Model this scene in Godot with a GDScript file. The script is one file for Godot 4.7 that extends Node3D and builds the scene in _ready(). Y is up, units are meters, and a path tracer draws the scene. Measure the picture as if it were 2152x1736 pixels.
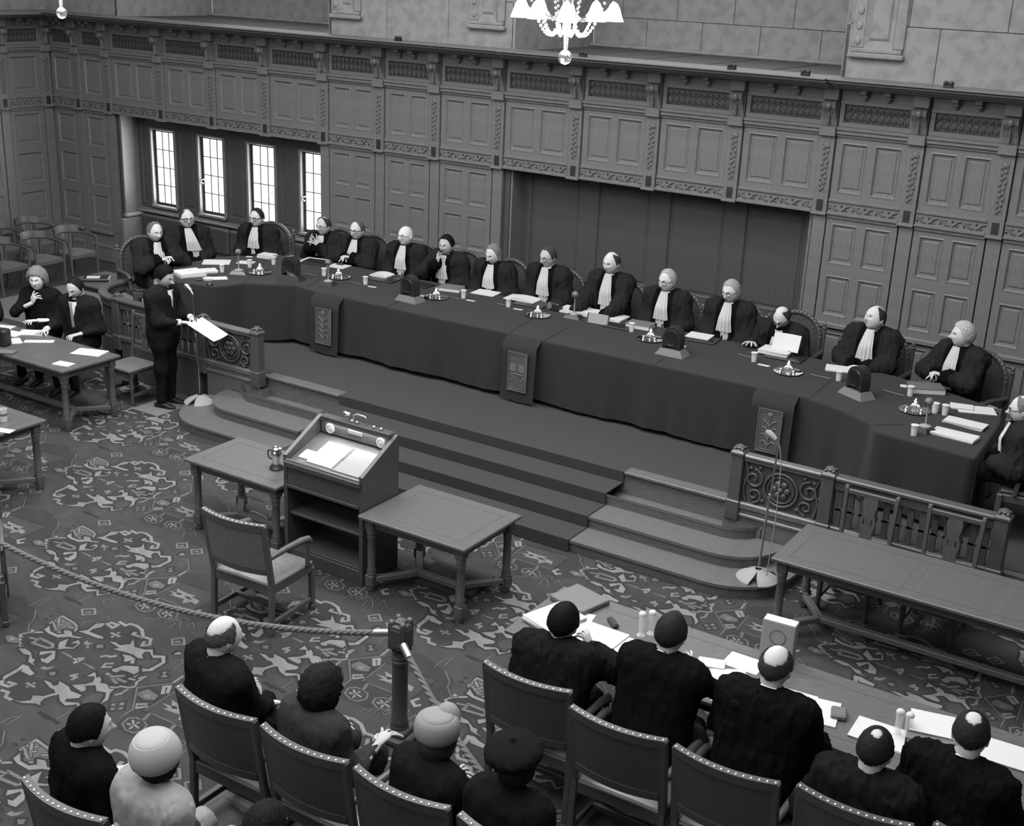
extends Node3D
# Court chamber with panelled bench wall. World: x along the bench wall (right +), y up, z out of the wall; the camera stands in the gallery above the origin.
const W := -14.6      # face of the panelled wall
const DAIS := 0.48    # height of the bench platform
const DESK := 1.24    # top of the bench cloth
const TABLE := 0.74
# light energies
const E_UNSEEN_BENCH := 108.0
const E_UNSEEN_HALL := 120.0
const E_UNSEEN_FRONT := 30.0
const E_TALL := 6.0
const E_WINDOW := 2.0
const CHANDELIER := 10.0
const XC := -7.05     # middle of the platform
var M := {}
var used := {}
var rng := RandomNumberGenerator.new()
var noise := FastNoiseLite.new()

class MB:
	var v := PackedVector3Array()
	var n := PackedVector3Array()
	var c := PackedColorArray()
	var u := PackedVector2Array()
	var col := Color(1, 1, 1)
	var X := Transform3D()
	func p3(a: Vector3, na: Vector3) -> void:
		v.push_back(X * a); n.push_back((X.basis * na).normalized()); c.push_back(col); u.push_back(Vector2(a.x, a.z))
	func tri(a: Vector3, b: Vector3, d: Vector3) -> void:
		var nn := (b - a).cross(d - a)
		if nn.length_squared() < 1e-16: return
		nn = nn.normalized()
		p3(a, nn); p3(d, nn); p3(b, nn)
	func quad(a: Vector3, b: Vector3, d: Vector3, e: Vector3) -> void:
		tri(a, b, d); tri(a, d, e)
	func tris(a: Vector3, b: Vector3, d: Vector3, na: Vector3, nb: Vector3, nd: Vector3) -> void:
		p3(a, na); p3(d, nd); p3(b, nb)
	func box(ce: Vector3, s: Vector3, bev := 0.0, turn := 0.0) -> void:
		var old := X
		X = X * Transform3D(Basis(Vector3.UP, turn), ce)
		var h := s * 0.5
		if bev <= 0.0:
			for ax in 3:
				for sg in [-1.0, 1.0]:
					var nn := Vector3.ZERO; nn[ax] = sg
					var t1 := Vector3.ZERO; t1[(ax + 1) % 3] = h[(ax + 1) % 3]
					var t2 := Vector3.ZERO; t2[(ax + 2) % 3] = h[(ax + 2) % 3] * sg
					var o: Vector3 = nn * h[ax]
					quad(o - t1 - t2, o + t1 - t2, o + t1 + t2, o - t1 + t2)
		else:
			var b: float = min(bev, min(h.x, min(h.y, h.z)) * 0.9)
			for ax in 3:
				for sg in [-1.0, 1.0]:
					var nn := Vector3.ZERO; nn[ax] = sg
					var a1 := (ax + 1) % 3
					var a2 := (ax + 2) % 3
					var t1 := Vector3.ZERO; t1[a1] = h[a1] - b
					var t2 := Vector3.ZERO; t2[a2] = (h[a2] - b) * sg
					var o: Vector3 = nn * h[ax]
					quad(o - t1 - t2, o + t1 - t2, o + t1 + t2, o - t1 + t2)
			for ax in 3:
				var a1 := (ax + 1) % 3
				var a2 := (ax + 2) % 3
				for s1 in [-1.0, 1.0]:
					for s2 in [-1.0, 1.0]:
						var e := Vector3.ZERO; e[ax] = h[ax] - b
						var pa := Vector3.ZERO; pa[a1] = h[a1] * s1; pa[a2] = (h[a2] - b) * s2
						var pb := Vector3.ZERO; pb[a1] = (h[a1] - b) * s1; pb[a2] = h[a2] * s2
						if s1 * s2 > 0: quad(pa - e, pb - e, pb + e, pa + e)
						else: quad(pa - e, pa + e, pb + e, pb - e)
			for sx in [-1.0, 1.0]:
				for sy in [-1.0, 1.0]:
					for sz in [-1.0, 1.0]:
						var qx := Vector3(h.x * sx, (h.y - b) * sy, (h.z - b) * sz)
						var qy := Vector3((h.x - b) * sx, h.y * sy, (h.z - b) * sz)
						var qz := Vector3((h.x - b) * sx, (h.y - b) * sy, h.z * sz)
						if sx * sy * sz > 0: tri(qx, qy, qz)
						else: tri(qx, qz, qy)
		X = old
	# box between two corners
	func bb(a: Vector3, b: Vector3, bev := 0.0) -> void:
		box((a + b) * 0.5, (b - a).abs(), bev)
	# box beam from a to b with cross-section w (sideways) x t
	func beam(a: Vector3, b: Vector3, w: float, t: float, bev := 0.0, up := Vector3.UP) -> void:
		var d := b - a
		var L := d.length()
		if L < 1e-6: return
		var zz := d / L
		if absf(zz.dot(up)) > 0.98: up = Vector3.RIGHT
		var xx := up.cross(zz).normalized()
		var yy := zz.cross(xx)
		var old := X
		X = X * Transform3D(Basis(xx, yy, zz), (a + b) * 0.5)
		box(Vector3.ZERO, Vector3(w, t, L), bev)
		X = old
	# surface of revolution about y, profile of (radius, y)
	func lathe(o: Vector3, prof: Array, seg := 20, sx := 1.0, sz := 1.0) -> void:
		for i in prof.size() - 1:
			var a: Vector2 = prof[i]
			var b: Vector2 = prof[i + 1]
			var d := (b - a).normalized()
			var nr := Vector2(d.y, -d.x)
			var na := nr
			var nb := nr
			if i > 0:
				var e := (a - (prof[i - 1] as Vector2)).normalized()
				if e.dot(d) > 0.6: na = Vector2((d + e).y, -(d + e).x).normalized()
			if i < prof.size() - 2:
				var e := ((prof[i + 2] as Vector2) - b).normalized()
				if e.dot(d) > 0.6: nb = Vector2((d + e).y, -(d + e).x).normalized()
			for k in seg:
				var t0 := TAU * k / seg
				var t1 := TAU * (k + 1) / seg
				var c0 := Vector3(cos(t0) * sx, 0, sin(t0) * sz)
				var c1 := Vector3(cos(t1) * sx, 0, sin(t1) * sz)
				var n0 := Vector3(cos(t0) * na.x / sx, na.y, sin(t0) * na.x / sz).normalized()
				var n1 := Vector3(cos(t1) * na.x / sx, na.y, sin(t1) * na.x / sz).normalized()
				var m0 := Vector3(cos(t0) * nb.x / sx, nb.y, sin(t0) * nb.x / sz).normalized()
				var m1 := Vector3(cos(t1) * nb.x / sx, nb.y, sin(t1) * nb.x / sz).normalized()
				var p00 := o + c0 * a.x + Vector3(0, a.y, 0)
				var p01 := o + c1 * a.x + Vector3(0, a.y, 0)
				var p10 := o + c0 * b.x + Vector3(0, b.y, 0)
				var p11 := o + c1 * b.x + Vector3(0, b.y, 0)
				if b.x > 1e-5: tris(p00, p10, p11, n0, m0, m1)
				if a.x > 1e-5: tris(p00, p11, p01, n0, m1, n1)
	# round tube through points, radius number or array
	func tube(pts: Array, r, seg := 8, caps := true) -> void:
		var rings := []
		var dirs := []
		var xr := Vector3.ZERO
		for i in pts.size():
			var d: Vector3
			if i == 0: d = pts[1] - pts[0]
			elif i == pts.size() - 1: d = pts[i] - pts[i - 1]
			else: d = pts[i + 1] - pts[i - 1]
			d = d.normalized()
			if i == 0:
				xr = d.cross(Vector3.UP if absf(d.y) < 0.9 else Vector3.RIGHT).normalized()
			else:
				xr = (xr - d * xr.dot(d)).normalized()
			var yr := d.cross(xr)
			var rr: float = r[i] if r is Array else r
			var ring := []
			var nn := []
			for k in seg:
				var t := TAU * k / seg
				var q := xr * cos(t) + yr * sin(t)
				ring.push_back(pts[i] + q * rr); nn.push_back(q)
			rings.push_back(ring); dirs.push_back(nn)
		for i in pts.size() - 1:
			for k in seg:
				var j := (k + 1) % seg
				tris(rings[i][k], rings[i][j], rings[i + 1][j], dirs[i][k], dirs[i][j], dirs[i + 1][j])
				tris(rings[i][k], rings[i + 1][j], rings[i + 1][k], dirs[i][k], dirs[i + 1][j], dirs[i + 1][k])
		if caps:
			for k in seg:
				var j := (k + 1) % seg
				tri(pts[0], rings[0][j], rings[0][k])
				tri(pts[-1], rings[-1][k], rings[-1][j])
	# polygon (x, z plane of Vector2) extruded from y0 to y1
	func prism(poly: PackedVector2Array, y0: float, y1: float, sides_smooth := false) -> void:
		if Geometry2D.is_polygon_clockwise(poly):
			poly = poly.duplicate(); poly.reverse()
		var idx := Geometry2D.triangulate_polygon(poly)
		for i in range(0, idx.size(), 3):
			var a := poly[idx[i]]
			var b := poly[idx[i + 1]]
			var d := poly[idx[i + 2]]
			var ta := Vector3(a.x, y1, a.y); var tb := Vector3(b.x, y1, b.y); var td := Vector3(d.x, y1, d.y)
			if (tb - ta).cross(td - ta).y < 0: var s := tb; tb = td; td = s
			tri(ta, tb, td)
			ta.y = y0; tb.y = y0; td.y = y0
			tri(ta, td, tb)
		var N := poly.size()
		for i in N:
			var a := poly[i]
			var b := poly[(i + 1) % N]
			var e := (b - a)
			if e.length() < 1e-6: continue
			var q0 := Vector3(a.x, y0, a.y); var q1 := Vector3(b.x, y0, b.y); var q2 := Vector3(b.x, y1, b.y); var q3 := Vector3(a.x, y1, a.y)
			quad(q1, q0, q3, q2)
	# rings of equal size lofted with smooth normals; closed rings
	func loft(rings: Array, cap0 := true, cap1 := true) -> void:
		var R := rings.size()
		var K: int = rings[0].size()
		var nn := []
		for i in R:
			var row := []
			for k in K:
				var du: Vector3 = rings[i][(k + 1) % K] - rings[i][(k - 1 + K) % K]
				var dv: Vector3 = rings[min(i + 1, R - 1)][k] - rings[max(i - 1, 0)][k]
				row.push_back(du.cross(dv).normalized())
			nn.push_back(row)
		for i in R - 1:
			for k in K:
				var j := (k + 1) % K
				tris(rings[i][k], rings[i][j], rings[i + 1][j], nn[i][k], nn[i][j], nn[i + 1][j])
				tris(rings[i][k], rings[i + 1][j], rings[i + 1][k], nn[i][k], nn[i + 1][j], nn[i + 1][k])
		if cap0:
			var m := Vector3.ZERO
			for q in rings[0]: m += q
			m /= K
			for k in K: tri(m, rings[0][(k + 1) % K], rings[0][k])
		if cap1:
			var m := Vector3.ZERO
			for q in rings[R - 1]: m += q
			m /= K
			for k in K: tri(m, rings[R - 1][k], rings[R - 1][(k + 1) % K])
	# grid of points [rows][cols], smooth
	func sheet(g: Array, flip := false) -> void:
		var R := g.size()
		var K: int = g[0].size()
		var nn := []
		for i in R:
			var row := []
			for k in K:
				var du: Vector3 = g[i][min(k + 1, K - 1)] - g[i][max(k - 1, 0)]
				var dv: Vector3 = g[min(i + 1, R - 1)][k] - g[max(i - 1, 0)][k]
				var q := du.cross(dv).normalized()
				row.push_back(-q if flip else q)
			nn.push_back(row)
		for i in R - 1:
			for k in K - 1:
				if flip:
					tris(g[i][k], g[i + 1][k + 1], g[i][k + 1], nn[i][k], nn[i + 1][k + 1], nn[i][k + 1])
					tris(g[i][k], g[i + 1][k], g[i + 1][k + 1], nn[i][k], nn[i + 1][k], nn[i + 1][k + 1])
				else:
					tris(g[i][k], g[i][k + 1], g[i + 1][k + 1], nn[i][k], nn[i][k + 1], nn[i + 1][k + 1])
					tris(g[i][k], g[i + 1][k + 1], g[i + 1][k], nn[i][k], nn[i + 1][k + 1], nn[i + 1][k])
	func ball(o: Vector3, r: Vector3, seg := 12, rows := 8) -> void:
		var old := X
		X = X * Transform3D(Basis(), o)
		var g := []
		for i in rows + 1:
			var ph := PI * i / rows - PI / 2
			var row := []
			for k in seg + 1:
				var t := TAU * k / seg
				row.push_back(Vector3(cos(ph) * cos(t), sin(ph), cos(ph) * sin(t)))
			g.push_back(row)
		for i in rows:
			for k in seg:
				var a: Vector3 = g[i][k]; var b: Vector3 = g[i][k + 1]; var d: Vector3 = g[i + 1][k + 1]; var e: Vector3 = g[i + 1][k]
				if i > 0: tris(a * r, d * r, b * r, a / r, d / r, b / r)
				if i < rows - 1: tris(a * r, e * r, d * r, a / r, e / r, d / r)
		X = old
	# a rectangular panel in the xy plane, stepped in rings of [inset, depth]; inset_b scales the bottom inset
	func panel(x0: float, x1: float, y0: float, y1: float, z: float, rings: Array, bk := 1.0) -> void:
		var prev := []
		for r in rings:
			var i: float = r[0]
			var q := [Vector3(x0 + i, y0 + i * bk, z + r[1]), Vector3(x1 - i, y0 + i * bk, z + r[1]), Vector3(x1 - i, y1 - i, z + r[1]), Vector3(x0 + i, y1 - i, z + r[1])]
			if prev.size():
				for k in 4:
					quad(prev[k], prev[(k + 1) % 4], q[(k + 1) % 4], q[k])
			prev = q
		quad(prev[0], prev[1], prev[2], prev[3])
	func mesh() -> ArrayMesh:
		var a := []
		a.resize(Mesh.ARRAY_MAX)
		a[Mesh.ARRAY_VERTEX] = v; a[Mesh.ARRAY_NORMAL] = n; a[Mesh.ARRAY_COLOR] = c; a[Mesh.ARRAY_TEX_UV] = u
		var m := ArrayMesh.new()
		m.add_surface_from_arrays(Mesh.PRIMITIVE_TRIANGLES, a)
		return m

func numbered(called: String) -> String:
	if not used.has(called):
		used[called] = 0
		return called
	used[called] += 1
	return "%s_%03d" % [called, used[called]]
func tag(o: Node, label: String, category: String, group := "", kind := "") -> void:
	if label: o.set_meta("label", label)
	if category: o.set_meta("category", category)
	if group: o.set_meta("group", group)
	if kind: o.set_meta("kind", kind)
func thing(called: String, label: String, category: String, at := Vector3.ZERO, turn := 0.0, group := "") -> Node3D:
	var o := Node3D.new()
	o.name = numbered(called)
	add_child(o)
	o.position = at
	o.rotation.y = turn
	tag(o, label, category, group)
	return o
func part(called: String, mb: MB, mat: Material, parent: Node, label := "") -> MeshInstance3D:
	return part_mesh(called, mb.mesh(), mat, parent, label)
func part_mesh(called: String, mesh: Mesh, mat: Material, parent: Node, label := "") -> MeshInstance3D:
	var o := MeshInstance3D.new()
	o.mesh = mesh
	o.material_override = mat
	o.name = called
	if parent == self:
		o.name = numbered(called)
	parent.add_child(o, true)
	if label: o.set_meta("label", label)
	return o
func single(called: String, mb: MB, mat: Material, label: String, category: String, at := Vector3.ZERO, turn := 0.0, group := "") -> MeshInstance3D:
	var o := part(called, mb, mat, self)
	o.position = at
	o.rotation.y = turn
	tag(o, label, category, group)
	return o
func structure(called: String) -> Node3D:
	var o := Node3D.new()
	o.name = called
	used[called] = 0
	add_child(o)
	o.set_meta("kind", "structure")
	return o
func copy(o: Node3D, at: Vector3, turn := 0.0, label := "") -> Node3D:
	var r: Node3D = o.duplicate()
	var base := String(o.name)
	if base.length() > 4 and base[-4] == "_" and base.right(3).is_valid_int(): base = base.left(-4)
	r.name = numbered(base)
	add_child(r)
	r.position = at
	r.rotation.y = turn
	if label: r.set_meta("label", label)
	return r

# ---------- materials: greys (the photograph is black and white) ----------
func grey(l: float) -> Color:
	return Color(l, l, l).linear_to_srgb()
func noise_tex(seed_: int, freq: float, lo: float, hi: float, oct := 4, size := 512) -> ImageTexture:
	var n := FastNoiseLite.new()
	n.seed = seed_; n.frequency = freq; n.fractal_octaves = oct
	n.noise_type = FastNoiseLite.TYPE_SIMPLEX_SMOOTH
	var im := n.get_seamless_image(size, size)
	im.convert(Image.FORMAT_L8)
	var d := im.get_data()
	for i in d.size():
		d[i] = int(clampf(lo + (hi - lo) * d[i] / 255.0, 0.0, 1.0) * 255.0)
	var o := Image.create_from_data(size, size, false, Image.FORMAT_L8, d)
	o.generate_mipmaps()
	return ImageTexture.create_from_image(o)
func mat(key: String, l: float, rough: float, tex: Texture2D = null, scale := Vector3.ONE, metal := 0.0) -> StandardMaterial3D:
	var m := StandardMaterial3D.new()
	m.albedo_color = grey(l)
	m.roughness = rough
	m.metallic = metal
	if tex:
		m.albedo_texture = tex
		m.uv1_triplanar = true
		m.uv1_scale = scale
	M[key] = m
	return m
func make_materials() -> void:
	var grain := noise_tex(3, 0.02, 0.80, 1.12, 5)
	var blotch := noise_tex(8, 0.012, 0.86, 1.08, 5)
	var fine := noise_tex(12, 0.12, 0.7, 1.12, 3)
	M.grain = grain; M.blotch = blotch; M.fine = fine
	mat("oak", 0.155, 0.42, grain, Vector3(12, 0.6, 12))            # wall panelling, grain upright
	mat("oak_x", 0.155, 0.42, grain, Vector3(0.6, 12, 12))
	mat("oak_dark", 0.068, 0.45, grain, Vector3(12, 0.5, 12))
	mat("carved", 0.12, 0.6, blotch, Vector3(14, 14, 14))
	mat("inlay", 0.02, 0.5)
	mat("slate", 0.032, 0.6, fine, Vector3(2, 2, 2))
	mat("stone", 0.23, 0.85, blotch, Vector3(0.8, 0.8, 0.8))
	mat("stone_dark", 0.15, 0.85, blotch, Vector3(0.8, 0.8, 0.8))
	mat("plaster", 0.4, 0.9)
	mat("iron", 0.03, 0.45, null, Vector3.ONE, 0.3)
	mat("brass", 0.45, 0.3, null, Vector3.ONE, 0.9)
	mat("chrome", 0.75, 0.14, null, Vector3.ONE, 1.0)
	mat("silver", 0.8, 0.1, null, Vector3.ONE, 1.0)
	mat("step_wood", 0.11, 0.4, grain, Vector3(0.6, 8, 8))
	mat("dais_carpet", 0.034, 0.95, fine, Vector3(3, 3, 3))
	mat("bench_cloth", 0.0125, 0.95, fine, Vector3(4, 4, 4))
	M.bench_cloth.rim_enabled = true
	M.bench_cloth.rim = 0.2
	M.bench_cloth.rim_tint = 0.3
	mat("banner", 0.013, 0.9, fine, Vector3(5, 5, 5))
	mat("embroidery", 0.075, 0.85, fine, Vector3(9, 9, 9))
	mat("table_top", 0.1, 0.33, grain, Vector3(0.8, 9, 9))
	mat("table_edge", 0.11, 0.4, grain, Vector3(0.8, 9, 9))
	mat("table_leg", 0.08, 0.45, grain, Vector3(9, 0.8, 9))
	mat("lectern", 0.06, 0.4, grain, Vector3(9, 0.7, 9))
	mat("lectern_in", 0.04, 0.5, grain, Vector3(9, 0.7, 9))
	mat("chair_wood", 0.07, 0.4, grain, Vector3(9, 0.8, 9))
	mat("chair_wood_dark", 0.06, 0.4, grain, Vector3(9, 0.8, 9))
	mat("leather", 0.13, 0.38, blotch, Vector3(3, 3, 3))
	mat("leather_dark", 0.05, 0.5, blotch, Vector3(3, 3, 3))
	mat("seat_fabric", 0.13, 0.9, fine, Vector3(7, 7, 7))
	mat("stud", 0.7, 0.3, null, Vector3.ONE, 0.75)
	mat("paper", 0.5, 0.8)
	mat("paper_grey", 0.24, 0.8)
	mat("book", 0.10, 0.6)
	mat("book_grey", 0.12, 0.6)
	mat("black", 0.018, 0.35)
	mat("black_matte", 0.014, 0.85)
	mat("rope", 0.11, 0.9)
	mat("wood_floor", 0.055, 0.4, grain, Vector3(0.6, 8, 8))
	mat("mat_light", 0.15, 0.95, fine, Vector3(3, 3, 3))
	var g := mat("glass", 0.9, 0.03)
	g.transparency = BaseMaterial3D.TRANSPARENCY_ALPHA
	g.albedo_color = Color(0.95, 0.95, 0.95, 0.28)
	g = mat("crystal", 0.95, 0.05)
	g.transparency = BaseMaterial3D.TRANSPARENCY_ALPHA
	g.transparency = BaseMaterial3D.TRANSPARENCY_DISABLED
	g.albedo_color = Color(0.96, 0.96, 0.96, 0.02)
	g.refraction_enabled = true
	g.refraction_scale = 0.05
	for k in ["vc", "vc_shiny"]:
		var m := StandardMaterial3D.new()
		m.vertex_color_use_as_albedo = true
		m.roughness = 0.85 if k == "vc" else 0.5
		m.metallic_specular = 0.15 if k == "vc" else 0.4
		M[k] = m
	var hm := StandardMaterial3D.new()
	hm.vertex_color_use_as_albedo = true
	hm.roughness = 0.6
	hm.metallic_specular = 0.15
	hm.albedo_texture = noise_tex(21, 0.05, 0.35, 1.5, 3, 256)
	hm.uv1_triplanar = true
	hm.uv1_scale = Vector3(22, 6, 6)
	M.hair = hm
	var pane := StandardMaterial3D.new()
	pane.albedo_color = Color(0.9, 0.9, 0.9)
	pane.emission_enabled = true
	pane.emission = Color(1, 1, 1)
	pane.emission_energy_multiplier = 1.0
	M.pane = pane
	var ceiling_glow: StandardMaterial3D = pane.duplicate()
	ceiling_glow.emission_energy_multiplier = 0.25
	M.unseen_ceiling_glow = ceiling_glow  # glow of the unseen ceiling panels
	var lamp := StandardMaterial3D.new()
	lamp.albedo_color = Color(0.95, 0.95, 0.95)
	lamp.emission_enabled = true
	lamp.emission = Color(1, 1, 1)
	lamp.emission_energy_multiplier = 0.85
	M.lamp = lamp

func _ready() -> void:
	rng.seed = 7
	noise.seed = 5
	noise.frequency = 1.0
	# camera: in the gallery, 5.2 m above the floor
	var cam := Camera3D.new()
	cam.name = "camera"
	cam.transform = Transform3D(Basis(Vector3(0.839723, 0.041393, -0.541435), Vector3(-0.213812, 0.941747, -0.259609), Vector3(0.499149, 0.333765, 0.799657)), Vector3(0, 5.2, 0))
	cam.fov = 36.0635
	cam.near = 0.05
	cam.far = 200
	add_child(cam)
	cam.current = true
	var env := Environment.new()
	env.background_mode = Environment.BG_SKY
	var sky := Sky.new()
	var sm := ProceduralSkyMaterial.new()
	for k in ["sky_top_color", "sky_horizon_color", "ground_bottom_color", "ground_horizon_color"]:
		sm.set(k, Color(0.85, 0.85, 0.85))
	sm.sun_angle_max = 0.0
	sky.sky_material = sm
	env.sky = sky
	env.background_energy_multiplier = 1.0
	env.tonemap_mode = Environment.TONE_MAPPER_LINEAR
	env.tonemap_exposure = 1.0
	env.sdfgi_enabled = true
	env.ssao_enabled = true
	env.ssil_enabled = true
	var we := WorldEnvironment.new()
	we.name = "environment"
	we.environment = env
	add_child(we)
	make_lights()
	make_materials()
	build_room()
	build_bench_wall()
	build_platform()
	build_furniture()
	build_bench_items()
	build_foreground()
	build_people()

# ---------- light ----------
func area(called: String, at: Vector3, look: Vector3, size: Vector2, energy: float) -> void:
	var l := AreaLight3D.new()
	l.name = called
	l.area_size = size
	l.light_energy = energy
	l.area_range = 60.0
	l.area_attenuation = 2.0
	l.shadow_enabled = true
	add_child(l)
	l.look_at_from_position(at, look, Vector3.UP if absf((look - at).normalized().y) < 0.95 else Vector3.FORWARD)
func make_lights() -> void:
	# unseen lights out of view: two overhead for bench and hall, one frontal
	area("unseen_overhead_light_bench", Vector3(-7.0, 9.3, -9.2), Vector3(-7.0, 0, -9.2), Vector2(14, 4), E_UNSEEN_BENCH)
	area("unseen_overhead_light_hall", Vector3(-7.0, 9.3, -3.0), Vector3(-7.0, 0, -3.0), Vector2(14, 6), E_UNSEEN_HALL)
	area("unseen_front_light", Vector3(-7.0, 7.2, 3.2), Vector3(-7.0, 1.0, -12.0), Vector2(10, 3), E_UNSEEN_FRONT)  # out of view behind the gallery, placed to light the faces

# ---------- room shell ----------
func build_room() -> void:
	var fl := structure("floor")
	var mb := MB.new()
	mb.bb(Vector3(-19.2, -0.3, -15.2), Vector3(5.0, -0.004, 4.0))
	part("boards", mb, M.wood_floor, fl)
	mb = MB.new()
	mb.bb(Vector3(-16.5, -0.004, -10.6), Vector3(4.3, 0.0, 3.2))
	for i in mb.v.size(): mb.u[i] = lattice(mb.v[i].x, mb.v[i].z)
	part("patterned_carpet", mb, carpet_material(), fl, "large patterned carpet with pale hooked medallions")
	var ce := structure("ceiling")
	mb = MB.new()
	mb.bb(Vector3(-19.2, 9.5, -17.3), Vector3(5.0, 9.8, 4.0))
	part("ceiling_slab", mb, M.plaster, ce)
	# unseen glowing ceiling panels, placed out of view to light bench and hall
	for i in 7:
		for k in 6:
			mb = MB.new()
			mb.bb(Vector3(-14.0 + i * 2.0 + 0.04, 9.42, -11.2 + k * 2.0 + 0.04), Vector3(-12.0 + i * 2.0 - 0.04, 9.44, -9.2 + k * 2.0 - 0.04))
			part("unseen_glow_panel", mb, M.unseen_ceiling_glow, ce)
	var wr := structure("wall_right")
	mb = MB.new()
	mb.bb(Vector3(4.5, 0, -17.3), Vector3(5.0, 9.5, 4.0))
	part("wall_slab", mb, M.stone, wr)
	var wf := structure("wall_front")
	mb = MB.new()
	mb.bb(Vector3(-19.2, 0, 3.5), Vector3(5.0, 9.5, 4.0))
	part("wall_slab", mb, M.stone, wf)

const RINGS := [[0.0, 0.0], [0.012, 0.004], [0.03, -0.022], [0.05, -0.024], [0.062, -0.014]]
func panels(parent: Node3D, x0: float, x1: float, y0: float, y1: float, cols: int, z: float, mt: Material, margin := 0.07, mull := 0.085, name_ := "panel") -> void:
	# frame of stiles and rails with cols recessed panels
	var w := (x1 - x0 - 2 * margin - mull * (cols - 1)) / cols
	var f := MB.new()
	f.bb(Vector3(x0, y0, z - 0.06), Vector3(x0 + margin, y1, z))
	f.bb(Vector3(x1 - margin, y0, z - 0.06), Vector3(x1, y1, z))
	f.bb(Vector3(x0 + margin, y1 - 0.06, z - 0.06), Vector3(x1 - margin, y1, z))
	f.bb(Vector3(x0 + margin, y0, z - 0.06), Vector3(x1 - margin, y0 + 0.07, z))
	for i in cols - 1:
		var xx := x0 + margin + w * (i + 1) + mull * i
		f.bb(Vector3(xx, y0 + 0.07, z - 0.06), Vector3(xx + mull, y1 - 0.06, z))
	part("stile_frame", f, mt, parent)
	for i in cols:
		var p := MB.new()
		var xa := x0 + margin + (w + mull) * i
		p.panel(xa, xa + w, y0 + 0.07, y1 - 0.06, z, RINGS, 1.25)
		part(name_, p, mt, parent)

var grille_cache := {}
func grille(w: float, h: float) -> ArrayMesh:
	var key := "%d" % int(w * 100)
	if grille_cache.has(key): return grille_cache[key]
	var mb := MB.new()
	var nx := int(round(w / 0.075))
	var dx := w / nx
	var dy := h / 2.0
	for i in nx:
		for j in 2:
			var o := Vector3((i + 0.5) * dx - w / 2, (j + 0.5) * dy - h / 2, 0)
			# eight-petalled rosette, domed
			for k in 8:
				var t0 := TAU * k / 8.0
				var t1 := TAU * (k + 0.5) / 8.0
				var t2 := TAU * (k + 1) / 8.0
				var R := 0.036
				mb.tri(o + Vector3(0, 0, 0.016), o + Vector3(cos(t0) * R * 0.72, sin(t0) * R * 0.72, 0.006), o + Vector3(cos(t1) * R, sin(t1) * R, 0.008))
				mb.tri(o + Vector3(0, 0, 0.016), o + Vector3(cos(t1) * R, sin(t1) * R, 0.008), o + Vector3(cos(t2) * R * 0.72, sin(t2) * R * 0.72, 0.006))
	for i in nx + 1:
		for s in [-1.0, 1.0]:
			for j in 2:
				var a := Vector3((i - 0.0) * dx - w / 2, (j + 0.5) * dy - h / 2 - s * dy * 0.5, 0.004)
				var b := a + Vector3(dx, s * dy, 0)
				if i < nx: mb.beam(a, b, 0.008, 0.006, 0.0, Vector3.BACK)
	grille_cache[key] = mb.mesh()
	return grille_cache[key]

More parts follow.
